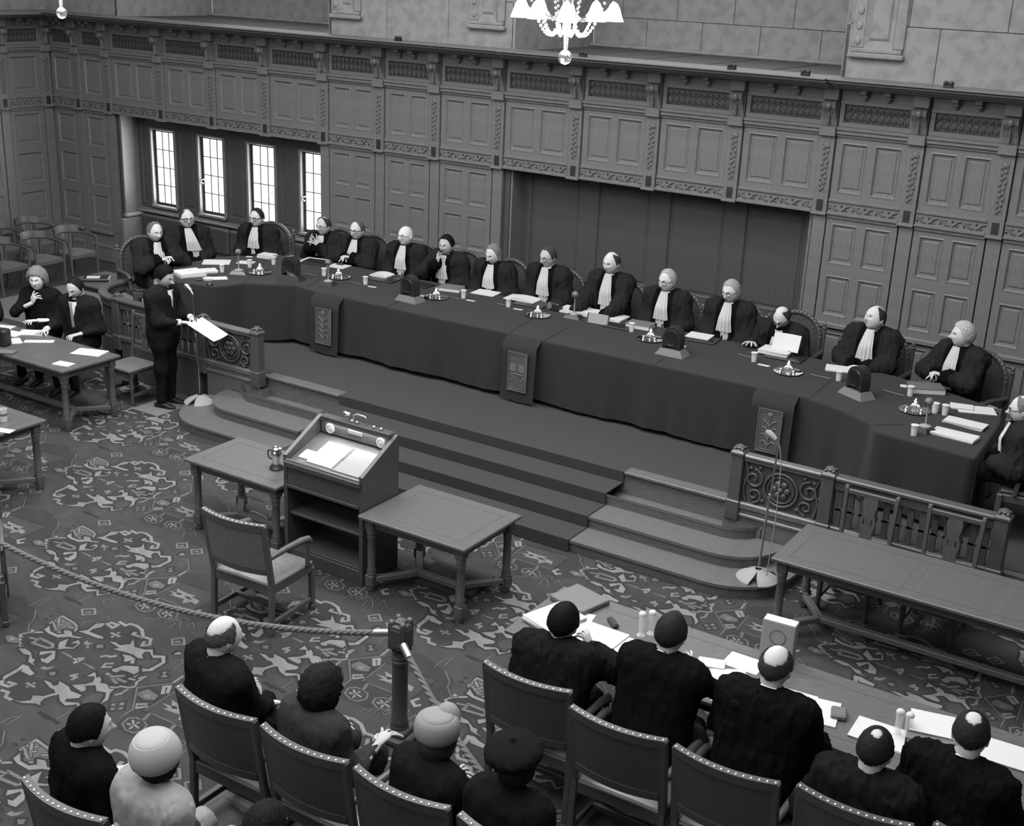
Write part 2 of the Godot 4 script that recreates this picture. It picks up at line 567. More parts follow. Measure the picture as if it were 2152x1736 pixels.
func pilaster(parent: Node3D, x: float, lower: bool, z: float) -> void:
	# x is its right-hand edge
	var w := 0.19
	var mb := MB.new()
	mb.bb(Vector3(x - w, 2.56, z - 0.05), Vector3(x - 0.012, 3.47, z + 0.03), 0.004)
	mb.bb(Vector3(x - w - 0.01, 3.47, z - 0.05), Vector3(x - 0.004, 3.58, z + 0.075), 0.008)
	mb.bb(Vector3(x - w - 0.005, 2.555, z - 0.05), Vector3(x - 0.006, 2.585, z + 0.06), 0.006)
	mb.bb(Vector3(x - w, 3.58, z - 0.05), Vector3(x - 0.012, 4.03, z + 0.02))
	var o := part("pilaster", mb, M.oak, parent)
	# scrolled console under the cornice
	mb = MB.new()
	var prof := [Vector2(0.03, 3.59), Vector2(0.045, 3.66), Vector2(0.075, 3.73), Vector2(0.13, 3.8), Vector2(0.135, 3.85), Vector2(0.10, 3.87)]
	for i in prof.size() - 1:
		var a: Vector2 = prof[i]; var b: Vector2 = prof[i + 1]
		var xa := x - w + 0.01; var xb := x - 0.02
		mb.quad(Vector3(xa, a.y, z + a.x), Vector3(xb, a.y, z + a.x), Vector3(xb, b.y, z + b.x), Vector3(xa, b.y, z + b.x))
		mb.quad(Vector3(xa, a.y, z), Vector3(xa, a.y, z + a.x), Vector3(xa, b.y, z + b.x), Vector3(xa, b.y, z))
		mb.quad(Vector3(xb, a.y, z + a.x), Vector3(xb, a.y, z), Vector3(xb, b.y, z), Vector3(xb, b.y, z + b.x))
	mb.quad(Vector3(x - w + 0.01, 3.87, z + 0.1), Vector3(x - 0.02, 3.87, z + 0.1), Vector3(x - 0.02, 3.87, z), Vector3(x - w + 0.01, 3.87, z))
	mb.ball(Vector3(x - w / 2 - 0.005, 3.82, z + 0.135), Vector3(0.04, 0.045, 0.03), 10, 6)
	mb.bb(Vector3(x - w / 2 - 0.015, 3.6, z + 0.03), Vector3(x - w / 2 + 0.005, 3.76, z + 0.10), 0.01)
	mb.bb(Vector3(x - w - 0.005, 3.88, z), Vector3(x - 0.008, 4.03, z + 0.1), 0.01)
	part("console", mb, M.oak, o)
	# carved strip of leaves
	mb = MB.new()
	mb.bb(Vector3(x - w + 0.045, 2.82, z + 0.028), Vector3(x - 0.055, 3.41, z + 0.034))
	for k in 9:
		var yy := 2.86 + k * 0.06
		for s in [-1.0, 1.0]:
			mb.ball(Vector3(x - w / 2 - 0.006 + s * (0.012 + 0.008 * (k % 3)), yy + 0.012 * s, z + 0.036), Vector3(0.018, 0.024 + 0.006 * (k % 2), 0.012), 6, 4)
	mb.ball(Vector3(x - w / 2 - 0.006, 3.36, z + 0.036), Vector3(0.035, 0.035, 0.014), 8, 5)
	part("carved_strip", mb, M.carved, o)
	mb = MB.new()
	mb.bb(Vector3(x - w + 0.05, 2.60, z + 0.028), Vector3(x - 0.06, 2.735, z + 0.034), 0.002)
	mb.bb(Vector3(x - w + 0.075, 2.63, z + 0.03), Vector3(x - 0.085, 2.70, z + 0.038), 0.003)
	part("inlay", mb, M.inlay, o)
	if lower:
		mb = MB.new()
		mb.bb(Vector3(x - w + 0.02, 0.0 if z > W + 5 else 0.0, z - 0.05), Vector3(x - 0.012, 2.555, z + 0.012), 0.004)
		part("lower_shaft", mb, M.oak, o)

func upper_bay(parent: Node3D, x0: float, x1: float, z: float, cols := 2) -> void:
	# x1 is the right edge of the bay's pilaster
	var xr := x1 - 0.19
	panels(parent, x0, xr, 2.75, 3.47, cols, z, M.oak)
	var mb := MB.new()
	# string course with a carved frieze
	mb.bb(Vector3(x0, 2.57, z - 0.06), Vector3(xr, 2.605, z + 0.045), 0.006)
	mb.bb(Vector3(x0, 2.605, z - 0.06), Vector3(xr, 2.72, z + 0.012))
	mb.bb(Vector3(x0, 2.72, z - 0.06), Vector3(xr, 2.755, z + 0.03), 0.006)
	var o := part("string_course", mb, M.oak_x, parent)
	mb = MB.new()
	var nn := int(round((xr - x0) / 0.13))
	for i in nn:
		var xx := x0 + (i + 0.5) * (xr - x0) / nn
		var s := 1.0 if i % 2 else -1.0
		mb.tube([Vector3(xx - 0.05, 2.66 - 0.028 * s, z + 0.016), Vector3(xx - 0.02, 2.66 - 0.02 * s, z + 0.02), Vector3(xx + 0.01, 2.66 + 0.02 * s, z + 0.02), Vector3(xx + 0.05, 2.66 + 0.03 * s, z + 0.016)], 0.011, 5)
		mb.ball(Vector3(xx + 0.01, 2.66 - 0.025 * s, z + 0.014), Vector3(0.016, 0.014, 0.012), 6, 4)
	part("frieze_carving", mb, M.carved, o)
	mb = MB.new()
	for i in range(0, nn, 1):
		var xx := x0 + (i + 0.15) * (xr - x0) / nn
		mb.box(Vector3(xx, 2.66 + (0.02 if i % 2 else -0.02), z + 0.014), Vector3(0.022, 0.02, 0.008), 0.0)
	part("frieze_dark_block", mb, M.inlay, o)  # small dark blocks where the carving has dark holes
	mb = MB.new()
	mb.bb(Vector3(x0, 3.47, z - 0.06), Vector3(xr, 3.50, z + 0.02), 0.005)
	mb.bb(Vector3(x0, 3.50, z - 0.06), Vector3(xr, 3.545, z + 0.045), 0.008)
	mb.bb(Vector3(x0, 3.545, z - 0.06), Vector3(xr, 3.585, z + 0.06), 0.008)
	part("moulding", mb, M.oak_x, parent)
	# ventilation grille with its frame
	mb = MB.new()
	var gx0 := x0 + 0.055; var gx1 := xr - 0.03
	mb.bb(Vector3(x0, 3.585, z - 0.06), Vector3(xr, 3.64, z + 0.012), 0.004)
	mb.bb(Vector3(x0, 3.84, z - 0.06), Vector3(xr, 3.89, z + 0.015), 0.004)
	mb.bb(Vector3(x0, 3.64, z - 0.06), Vector3(gx0, 3.84, z + 0.012), 0.004)
	mb.bb(Vector3(gx1, 3.64, z - 0.06), Vector3(xr, 3.84, z + 0.012), 0.004)
	o = part("grille_frame", mb, M.oak, parent)
	mb = MB.new()
	mb.bb(Vector3(gx0, 3.64, z - 0.06), Vector3(gx1, 3.84, z - 0.052))
	part("grille_back", mb, M.oak, o)
	var g := part_mesh("grille", grille(gx1 - gx0, 0.2), M.oak_dark, o)
	g.position = Vector3((gx0 + gx1) / 2, 3.74, z - 0.018)
	# frieze board with two brackets
	mb = MB.new()
	mb.bb(Vector3(x0, 3.89, z - 0.06), Vector3(xr, 4.03, z + 0.005))
	part("frieze_board", mb, M.oak_x, parent)
	for t in [0.34, 0.66]:
		var xx: float = lerpf(x0, xr, t)
		mb = MB.new()
		mb.bb(Vector3(xx - 0.04, 3.97, z), Vector3(xx + 0.04, 4.03, z + 0.15), 0.008)
		mb.bb(Vector3(xx - 0.035, 3.93, z), Vector3(xx + 0.035, 3.97, z + 0.09), 0.01)
		mb.ball(Vector3(xx, 3.93, z + 0.04), Vector3(0.03, 0.035, 0.03), 8, 5)
		part("bracket", mb, M.oak, parent)

func lower_bay(parent: Node3D, x0: float, x1: float, z: float, cols := 2) -> void:
	var xr := x1 - 0.19
	var mb := MB.new()
	mb.bb(Vector3(x0, 2.53, z - 0.06), Vector3(xr, 2.57, z + 0.02), 0.005)
	part("rail", mb, M.oak_x, parent)
	panels(parent, x0, xr, 1.91, 2.53, cols, z, M.oak)
	panels(parent, x0, xr, 1.28, 1.91, cols, z, M.oak)
	panels(parent, x0, xr, 0.55, 1.22, cols, z, M.oak)
	mb = MB.new()
	mb.bb(Vector3(x0, 1.22, z - 0.06), Vector3(xr, 1.28, z + 0.05), 0.01)
	mb.bb(Vector3(x0, 0.0, z - 0.06), Vector3(xr, 0.55, z + 0.03), 0.01)
	part("dado_rail", mb, M.oak_x, parent)

func build_bench_wall() -> void:
	var wb := structure("wall_back")
	var z := W
	var mb := MB.new()
	# masonry behind the panelling, with the window recess and the niche left open
	mb.bb(Vector3(-19.2, 0, z - 0.6), Vector3(-17.05, 4.1, z - 0.06))
	mb.bb(Vector3(-17.02, 2.6, z - 0.6), Vector3(-12.68, 4.1, z - 0.06))
	mb.bb(Vector3(-12.65, 0, z - 0.6), Vector3(-9.33, 4.1, z - 0.06))
	mb.bb(Vector3(-9.33, 2.6, z - 0.6), Vector3(-5.05, 4.1, z - 0.06))
	mb.bb(Vector3(-9.33, 0.0, z - 0.75), Vector3(-5.05, 2.6, z - 0.4))
	mb.bb(Vector3(-5.05, 0, z - 0.6), Vector3(5.0, 4.1, z - 0.06))
	part("masonry", mb, M.oak_dark, wb)
	var lines := [-17.17, -15.93, -14.79, -13.66, -12.5, -11.46, -10.48, -9.42, -8.22, -7.11, -6.0, -4.85, -3.82, -2.84, -1.86, -0.88]
	for i in lines.size() - 1:
		upper_bay(wb, lines[i], lines[i + 1], z)
		var lower: bool = i in [4, 5, 6, 11, 12, 13, 14]
		pilaster(wb, lines[i + 1], lower or i == 3 or i == 10, z)
		if lower: lower_bay(wb, lines[i], lines[i + 1], z)
	# short bays in the corner left of the windows
	for a in [[-18.68, -17.92], [-17.92, -17.17]]:
		upper_bay(wb, a[0], a[1], z, 1)
		pilaster(wb, a[1], true, z)
		var xr: float = a[1] - 0.19
		mb = MB.new()
		mb.bb(Vector3(a[0], 2.53, z - 0.06), Vector3(xr, 2.57, z + 0.02), 0.005)
		mb.bb(Vector3(a[0], 0.49, z - 0.06), Vector3(xr, 0.55, z + 0.05), 0.01)
		mb.bb(Vector3(a[0], 0.24, z - 0.06), Vector3(xr, 0.30, z + 0.04), 0.01)
		mb.bb(Vector3(a[0], 0.0, z - 0.06), Vector3(xr, 0.24, z + 0.03), 0.01)
		mb.bb(Vector3(a[0], 0.30, z - 0.06), Vector3(xr, 0.49, z + 0.0))
		part("dado_rail", mb, M.oak_x, wb)
		panels(wb, a[0], xr, 1.88, 2.53, 1, z, M.oak)
		panels(wb, a[0], xr, 1.22, 1.88, 1, z, M.oak)
		panels(wb, a[0], xr, 0.55, 1.22, 1, z, M.oak)
	# plain wall beyond the frame on the right
	mb = MB.new()
	mb.bb(Vector3(-0.88, 0, z - 0.06), Vector3(4.5, 4.03, z))
	part("plain_panelling", mb, M.oak, wb)
	# cornice, a stepped moulding that breaks forward over the middle bays
	for seg in [[-18.7, -9.3, 0.0], [-9.3, -4.9, 0.045], [-4.9, 4.5, 0.0]]:
		mb = MB.new()
		var e: float = seg[2]
		mb.bb(Vector3(seg[0], 4.02, z - 0.1), Vector3(seg[1], 4.05, z + 0.2 + e), 0.006)
		mb.bb(Vector3(seg[0], 4.05, z - 0.1), Vector3(seg[1], 4.085, z + 0.32 + e), 0.012)
		mb.bb(Vector3(seg[0], 4.085, z - 0.1), Vector3(seg[1], 4.12, z + 0.42 + e), 0.012)
		mb.bb(Vector3(seg[0], 4.12, z - 0.1), Vector3(seg[1], 4.14, z + 0.46 + e), 0.006)
		part("cornice", mb, M.oak_x, wb)
	# niche behind the president's seat: tall dark panels
	var nz := z - 0.4
	mb = MB.new()
	mb.bb(Vector3(-9.34, 0, nz), Vector3(-9.30, 2.57, z - 0.06))
	mb.bb(Vector3(-5.08, 0, nz), Vector3(-5.04, 2.57, z - 0.06))
	mb.bb(Vector3(-9.33, 2.57, nz), Vector3(-5.05, 2.6, z))
	part("niche_reveal", mb, M.oak, wb)
	var nx0 := -9.30; var nw := (9.30 - 5.08) / 4.0
	for i in 4:
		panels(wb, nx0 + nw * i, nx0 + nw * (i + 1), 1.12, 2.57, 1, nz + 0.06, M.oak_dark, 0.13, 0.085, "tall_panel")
		mb = MB.new()
		mb.bb(Vector3(nx0 + nw * i + 0.02, 0.98, nz), Vector3(nx0 + nw * (i + 1) - 0.02, 1.03, nz + 0.12), 0.01)
		mb.bb(Vector3(nx0 + nw * i + 0.02, 1.03, nz), Vector3(nx0 + nw * (i + 1) - 0.02, 1.07, nz + 0.10), 0.01)
		mb.bb(Vector3(nx0 + nw * i + 0.02, 1.07, nz), Vector3(nx0 + nw * (i + 1) - 0.02, 1.12, nz + 0.075), 0.01)
		mb.bb(Vector3(nx0 + nw * i, 0.0, nz), Vector3(nx0 + nw * (i + 1), 0.98, nz + 0.06))
		part("niche_dado", mb, M.oak, wb)
	build_windows()
	build_upper_stone()
	build_left_wall()

func build_windows() -> void:
	var wz := -14.97
	var wn := structure("wall_window_recess")
	var mb := MB.new()
	# reveals and soffit of the recess
	mb.bb(Vector3(-17.06, 0, wz - 0.4), Vector3(-17.02, 2.57, W - 0.0))
	mb.bb(Vector3(-12.68, 0, wz - 0.4), Vector3(-12.64, 2.57, W - 0.0))
	mb.bb(Vector3(-17.06, 2.57, wz - 0.4), Vector3(-12.64, 2.6, W))
	part("reveal", mb, M.oak, wn)
	var xs := [[-16.65, -16.17], [-15.55, -15.05], [-14.45, -13.94], [-13.34, -12.84]]
	var px := -17.02
	mb = MB.new()
	var posts := []
	for a in xs:
		posts.push_back([px, a[0] - 0.07]); px = a[1] + 0.07
	posts.push_back([px, -12.68])
	for a in posts:
		if a[1] - a[0] > 0.3:
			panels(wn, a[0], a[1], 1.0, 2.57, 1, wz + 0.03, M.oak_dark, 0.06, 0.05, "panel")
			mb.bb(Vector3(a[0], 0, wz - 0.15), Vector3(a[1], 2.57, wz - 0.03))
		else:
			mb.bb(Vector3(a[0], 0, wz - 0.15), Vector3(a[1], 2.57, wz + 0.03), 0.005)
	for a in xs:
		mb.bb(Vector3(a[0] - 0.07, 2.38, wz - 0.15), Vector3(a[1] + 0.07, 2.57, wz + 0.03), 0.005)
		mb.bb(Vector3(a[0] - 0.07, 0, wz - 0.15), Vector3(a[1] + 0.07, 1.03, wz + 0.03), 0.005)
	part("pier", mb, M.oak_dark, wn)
	mb = MB.new()
	mb.bb(Vector3(-17.0, 0.94, wz - 0.02), Vector3(-12.7, 0.985, wz + 0.14), 0.012)
	mb.bb(Vector3(-17.0, 0.985, wz - 0.02), Vector3(-12.7, 1.005, wz + 0.10), 0.008)
	part("sill", mb, M.oak_x, wn)
	for i in xs.size():
		var a: Array = xs[i]
		var o := structure("window_%d" % (i + 1))
		var x0: float = a[0]; var x1: float = a[1]
		var f := MB.new()
		# outer moulding and metal casement
		f.bb(Vector3(x0 - 0.07, 1.03, wz - 0.1), Vector3(x0 - 0.02, 2.38, wz + 0.06), 0.008)
		f.bb(Vector3(x1 + 0.02, 1.03, wz - 0.1), Vector3(x1 + 0.07, 2.38, wz + 0.06), 0.008)
		f.bb(Vector3(x0 - 0.02, 2.34, wz - 0.1), Vector3(x1 + 0.02, 2.38, wz + 0.06), 0.008)
		f.bb(Vector3(x0 - 0.07, 1.03, wz - 0.1), Vector3(x1 + 0.07, 1.08, wz + 0.085), 0.01)
		part("frame", f, M.oak, o)
		f = MB.new()
		var cz := wz - 0.03
		f.bb(Vector3(x0 - 0.02, 1.08, cz - 0.02), Vector3(x0 + 0.015, 2.34, cz + 0.02))
		f.bb(Vector3(x1 - 0.015, 1.08, cz - 0.02), Vector3(x1 + 0.02, 2.34, cz + 0.02))
		f.bb(Vector3(x0 + 0.015, 2.31, cz - 0.02), Vector3(x1 - 0.015, 2.34, cz + 0.02))
		f.bb(Vector3(x0 + 0.015, 1.08, cz - 0.02), Vector3(x1 - 0.015, 1.12, cz + 0.02))
		for k in [1, 2]:
			var xx: float = lerpf(x0 + 0.015, x1 - 0.015, k / 3.0)
			f.bb(Vector3(xx - 0.005, 1.12, cz - 0.01), Vector3(xx + 0.005, 2.31, cz + 0.01))
		for k in [1, 2, 3]:
			var yy: float = lerpf(1.12, 2.31, k / 4.0)
			f.bb(Vector3(x0 + 0.015, yy - 0.005, cz - 0.01), Vector3(x1 - 0.015, yy + 0.005, cz + 0.01))
		part("casement", f, M.iron, o)
		for r in 4:
			for k in 3:
				var g := MB.new()
				var xa: float = lerpf(x0 + 0.015, x1 - 0.015, k / 3.0); var xb: float = lerpf(x0 + 0.015, x1 - 0.015, (k + 1) / 3.0)
				var ya: float = lerpf(1.12, 2.31, r / 4.0); var yb: float = lerpf(1.12, 2.31, (r + 1) / 4.0)
				g.bb(Vector3(xa, ya, cz - 0.004), Vector3(xb, yb, cz))
				part("pane", g, M.pane, o)
		f = MB.new()
		if i % 2 == 0:
			f.tube([Vector3(x1 - 0.01, 1.62, cz + 0.02), Vector3(x1 - 0.04, 1.63, cz + 0.05), Vector3(x1 - 0.09, 1.6, cz + 0.05)], 0.008, 6)
		else:
			f.tube([Vector3(x0 + 0.03, 1.64, cz + 0.02), Vector3(x0 - 0.01, 1.63, cz + 0.06), Vector3(x0 - 0.015, 1.59, cz + 0.065), Vector3(x0 + 0.03, 1.57, cz + 0.05)], 0.01, 6)
		part("handle", f, M.chrome, o)
		area("daylight_window_%d" % (i + 1), Vector3((x0 + x1) / 2, 1.72, cz + 0.03), Vector3((x0 + x1) / 2, 1.3, 5), Vector2(0.46, 1.15), E_WINDOW)
	# upholstered window seat
	var s := thing("window_seat", "long black leather window seat with a padded back below the leaded windows", "bench", Vector3(-14.85, 0, -14.7))
	mb = MB.new()
	mb.bb(Vector3(-2.05, 0.05, -0.2), Vector3(2.1, 0.40, 0.28), 0.01)
	part("base", mb, M.chair_wood_dark, s)
	mb = MB.new()
	mb.bb(Vector3(-2.05, 0.40, -0.2), Vector3(2.1, 0.48, 0.30), 0.03)
	part("seat", mb, M.leather_dark, s)
	for k in 4:
		mb = MB.new()
		mb.bb(Vector3(-2.03 + k * 1.03, 0.48, -0.2), Vector3(-1.02 + k * 1.03, 0.92, -0.08), 0.03)
		part("back_cushion", mb, M.leather_dark, s)
	mb = MB.new()
	mb.bb(Vector3(-2.15, 0.0, -0.22), Vector3(-2.06, 0.86, 0.26), 0.012)
	mb.bb(Vector3(-2.16, 0.86, -0.22), Vector3(-2.04, 0.94, 0.2), 0.03)
	part("end_panel", mb, M.oak, s)

func stone_block_row(parent: Node3D, x0: float, x1: float, y0: float, y1: float, zf: float, zb: float, w: float, off: float) -> void:
	var x := x0
	var first := true
	while x < x1 - 0.01:
		var nx: float = min(x1, x + (off if first else w))
		first = false
		if nx - x < 0.03: x = nx; continue
		var mb := MB.new()
		mb.bb(Vector3(x + 0.003, y0 + 0.003, zb), Vector3(nx - 0.003, y1 - 0.003, zf), 0.005)
		part("stone_block", mb, M.stone, parent)
		x = nx

func build_upper_stone() -> void:
	var o := structure("wall_stone_upper")
	var zb := -16.7
	# piers of dressed stone above the cornice
	for a in [[-19.2, -16.95], [-12.5, -9.32], [-4.9, 5.0]]:
		var mb := MB.new()
		mb.bb(Vector3(a[0] + 0.02, 4.1, zb), Vector3(a[1] - 0.02, 9.5, W - 0.04))
		part("pier_core", mb, M.stone, o)
		var vis: float = min(a[1], -1.5)
		for r in 3:
			stone_block_row(o, a[0], vis, 4.1 + r * 0.62, 4.1 + (r + 1) * 0.62, W, W - 0.05, 1.05, 0.7 if r % 2 else 1.05)
		for s in [0, 1]:
			var mb2 := MB.new()
			var xx: float = a[0] if s == 0 else a[1]
			if xx < -18 or xx > 0: continue
			mb2.bb(Vector3(xx - 0.0 if s else xx, 4.1, zb), Vector3(xx + (-0.05 if s else 0.05), 6.5, W))
			part("pier_return", mb2, M.stone, o)
	# carved frames on the piers
	for f in [[-12.45, -11.88], [-10.06, -9.46], [-4.84, -4.2]]:
		var mb := MB.new()
		mb.bb(Vector3(f[0], 4.36, W), Vector3(f[1], 4.42, W + 0.07), 0.015)
		mb.bb(Vector3(f[0] + 0.03, 4.42, W), Vector3(f[1] - 0.03, 4.47, W + 0.05), 0.01)
		mb.bb(Vector3(f[0] + 0.02, 4.47, W), Vector3(f[0] + 0.17, 6.5, W + 0.035), 0.01)
		mb.bb(Vector3(f[1] - 0.14, 4.47, W), Vector3(f[1] - 0.02, 6.5, W + 0.035), 0.01)
		for k in 9:
			mb.ball(Vector3(f[0] + 0.10, 4.55 + k * 0.16, W + 0.035), Vector3(0.04, 0.05, 0.02), 8, 5)
		mb.panel(f[0] + 0.17, f[1] - 0.14, 4.47, 6.5, W + 0.03, [[0.0, 0.0], [0.05, -0.02], [0.07, 0.0]], 1.6)
		part("carved_frame", mb, M.stone, o)
	# embrasures: slate ledges with pale joints, stone wall below the tall windows
	for a in [[-16.95, -12.5, 5], [-9.32, -4.9, 5]]:
		var x0: float = a[0]; var x1: float = a[1]; var k: int = a[2]
		var mb := MB.new()
		mb.bb(Vector3(x0, 4.08, zb), Vector3(x1, 4.128, W - 0.1))
		part("ledge_joint", mb, M.stone_dark, o)
		for i in k:
			var pa := lerpf(x0 + 0.14, x1 - 0.05, float(i) / k); var pb := lerpf(x0 + 0.14, x1 - 0.05, float(i + 1) / k)
			mb = MB.new()
			mb.bb(Vector3(pa + 0.02, 4.10, zb + 0.16), Vector3(pb - 0.02, 4.136, W + 0.22), 0.003)
			part("slate_slab", mb, M.slate, o)
		mb = MB.new()
		mb.bb(Vector3(x0, 4.1, zb - 0.4), Vector3(x1, 4.9, zb - 0.03))
		mb.bb(Vector3(x0, 9.0, zb - 0.4), Vector3(x1, 9.5, zb - 0.03))
		part("back_core", mb, M.stone, o)
		for r in 2:
			stone_block_row(o, x0, x1, 4.14 + r * 0.4, 4.14 + (r + 1) * 0.4, zb, zb - 0.06, 0.85, 0.45 if r % 2 else 0.85)
		mb = MB.new()
		mb.bb(Vector3(x0, 4.13, zb), Vector3(x1, 4.17, zb + 0.12), 0.01)
		part("plinth_strip", mb, M.stone, o)
	# tall leaded windows over the embrasures; only their lowest edge shows
	for i in 2:
		var x0: float = [-16.95, -9.32][i]; var x1: float = [-12.5, -4.9][i]
		var w := structure("window_%d" % (5 + i))
		for k in 6:
			var xa: float = lerpf(x0, x1, k / 6.0); var xb: float = lerpf(x0, x1, (k + 1) / 6.0)
			for r in 5:
				var mb := MB.new()
				mb.bb(Vector3(xa + 0.02, 4.95 + r * 0.8, zb - 0.2), Vector3(xb - 0.02, 4.95 + (r + 1) * 0.8 - 0.02, zb - 0.19))
				part("pane", mb, M.pane, w)
		var fr := MB.new()
		for k in 7:
			var xa: float = lerpf(x0, x1, k / 6.0)
			fr.bb(Vector3(xa - 0.025, 4.9, zb - 0.24), Vector3(xa + 0.025, 9.0, zb - 0.14))
		for r in 6:
			fr.bb(Vector3(x0, 4.925 + r * 0.8, zb - 0.22), Vector3(x1, 4.95 + r * 0.8, zb - 0.16))
		part("leading", fr, M.iron, w)
		area("daylight_tall_window_%d" % (i + 1), Vector3((x0 + x1) / 2, 6.9, zb - 0.1), Vector3((x0 + x1) / 2, 2.0, 0), Vector2(4.2, 3.6), E_TALL)
	# small lamps lying along the ledge edge
	for px in [-11.0, -8.1, -6.1, -5.2, -3.6]:
		var t := thing("spotlight", "small dark spotlight fitting on the cornice ledge", "spotlight", Vector3(px, 4.14, -14.28), 0.0, "dark fittings along the cornice")
		var mb := MB.new()
		mb.box(Vector3(0, 0.015, 0), Vector3(0.1, 0.03, 0.06), 0.006)
		part("base", mb, M.black, t)
		mb = MB.new()
		mb.ball(Vector3(0.03, 0.045, 0), Vector3(0.03, 0.025, 0.025), 8, 6)
		mb.ball(Vector3(-0.03, 0.045, 0), Vector3(0.03, 0.025, 0.025), 8, 6)
		part("head", mb, M.black, t)

func build_left_wall() -> void:
	# built facing +z, then turned to face +x
	var wl := structure("wall_left")
	wl.rotation.y = PI / 2
	wl.position = Vector3(-18.7, 0, 0)
	var mb := MB.new()
	mb.bb(Vector3(-4.0, 0, -0.5), Vector3(15.2, 9.5, -0.06))
	part("masonry", mb, M.stone, wl)
	var h := wl
	# local x runs towards -z: local x = -world z
	var lines := [9.4, 10.5, 11.6, 12.7, 13.72, 14.58]
	for i in lines.size() - 1:
		var a: float = lines[i]; var b: float = lines[i + 1]
		upper_bay(h, a, b, 0.0, 1)
		pilaster(h, b, true, 0.0)
		panels(h, a, b - 0.19, 1.88, 2.53, 1, 0, M.oak)
		panels(h, a, b - 0.19, 1.22, 1.88, 1, 0, M.oak)
		panels(h, a, b - 0.19, 0.55, 1.22, 1, 0, M.oak)
		mb = MB.new()
		mb.bb(Vector3(a, 2.53, -0.06), Vector3(b - 0.19, 2.57, 0.02))
		mb.bb(Vector3(a, 0.49, -0.06), Vector3(b - 0.19, 0.55, 0.05), 0.01)
		mb.bb(Vector3(a, 0.24, -0.06), Vector3(b - 0.19, 0.30, 0.04), 0.01)
		mb.bb(Vector3(a, 0.0, -0.06), Vector3(b - 0.19, 0.24, 0.03), 0.01)
		mb.bb(Vector3(a, 0.30, -0.06), Vector3(b - 0.19, 0.49, 0.0))
		part("dado_rail", mb, M.oak_x, h)
	mb = MB.new()
	mb.bb(Vector3(4, 4.02, -0.06), Vector3(14.6, 4.05, 0.2))
	mb.bb(Vector3(4, 4.05, -0.06), Vector3(14.6, 4.085, 0.32), 0.01)
	mb.bb(Vector3(4, 4.085, -0.06), Vector3(14.6, 4.14, 0.44), 0.01)
	part("cornice", mb, M.oak_x, h)
	mb = MB.new()
	mb.bb(Vector3(-4, 0, -0.06), Vector3(9.4, 4.02, 0.0))
	part("plain_panelling", mb, M.oak, h)

# ---------- carpet print, drawn in one repeat of the weave ----------
const REP_B := Vector2(2.27, 0.0)
const REP_A := Vector2(1.27, 1.245)
func lattice(x: float, z: float) -> Vector2:
	var v := z / REP_A.y
	return Vector2((x - v * REP_A.x) / REP_B.x, v)
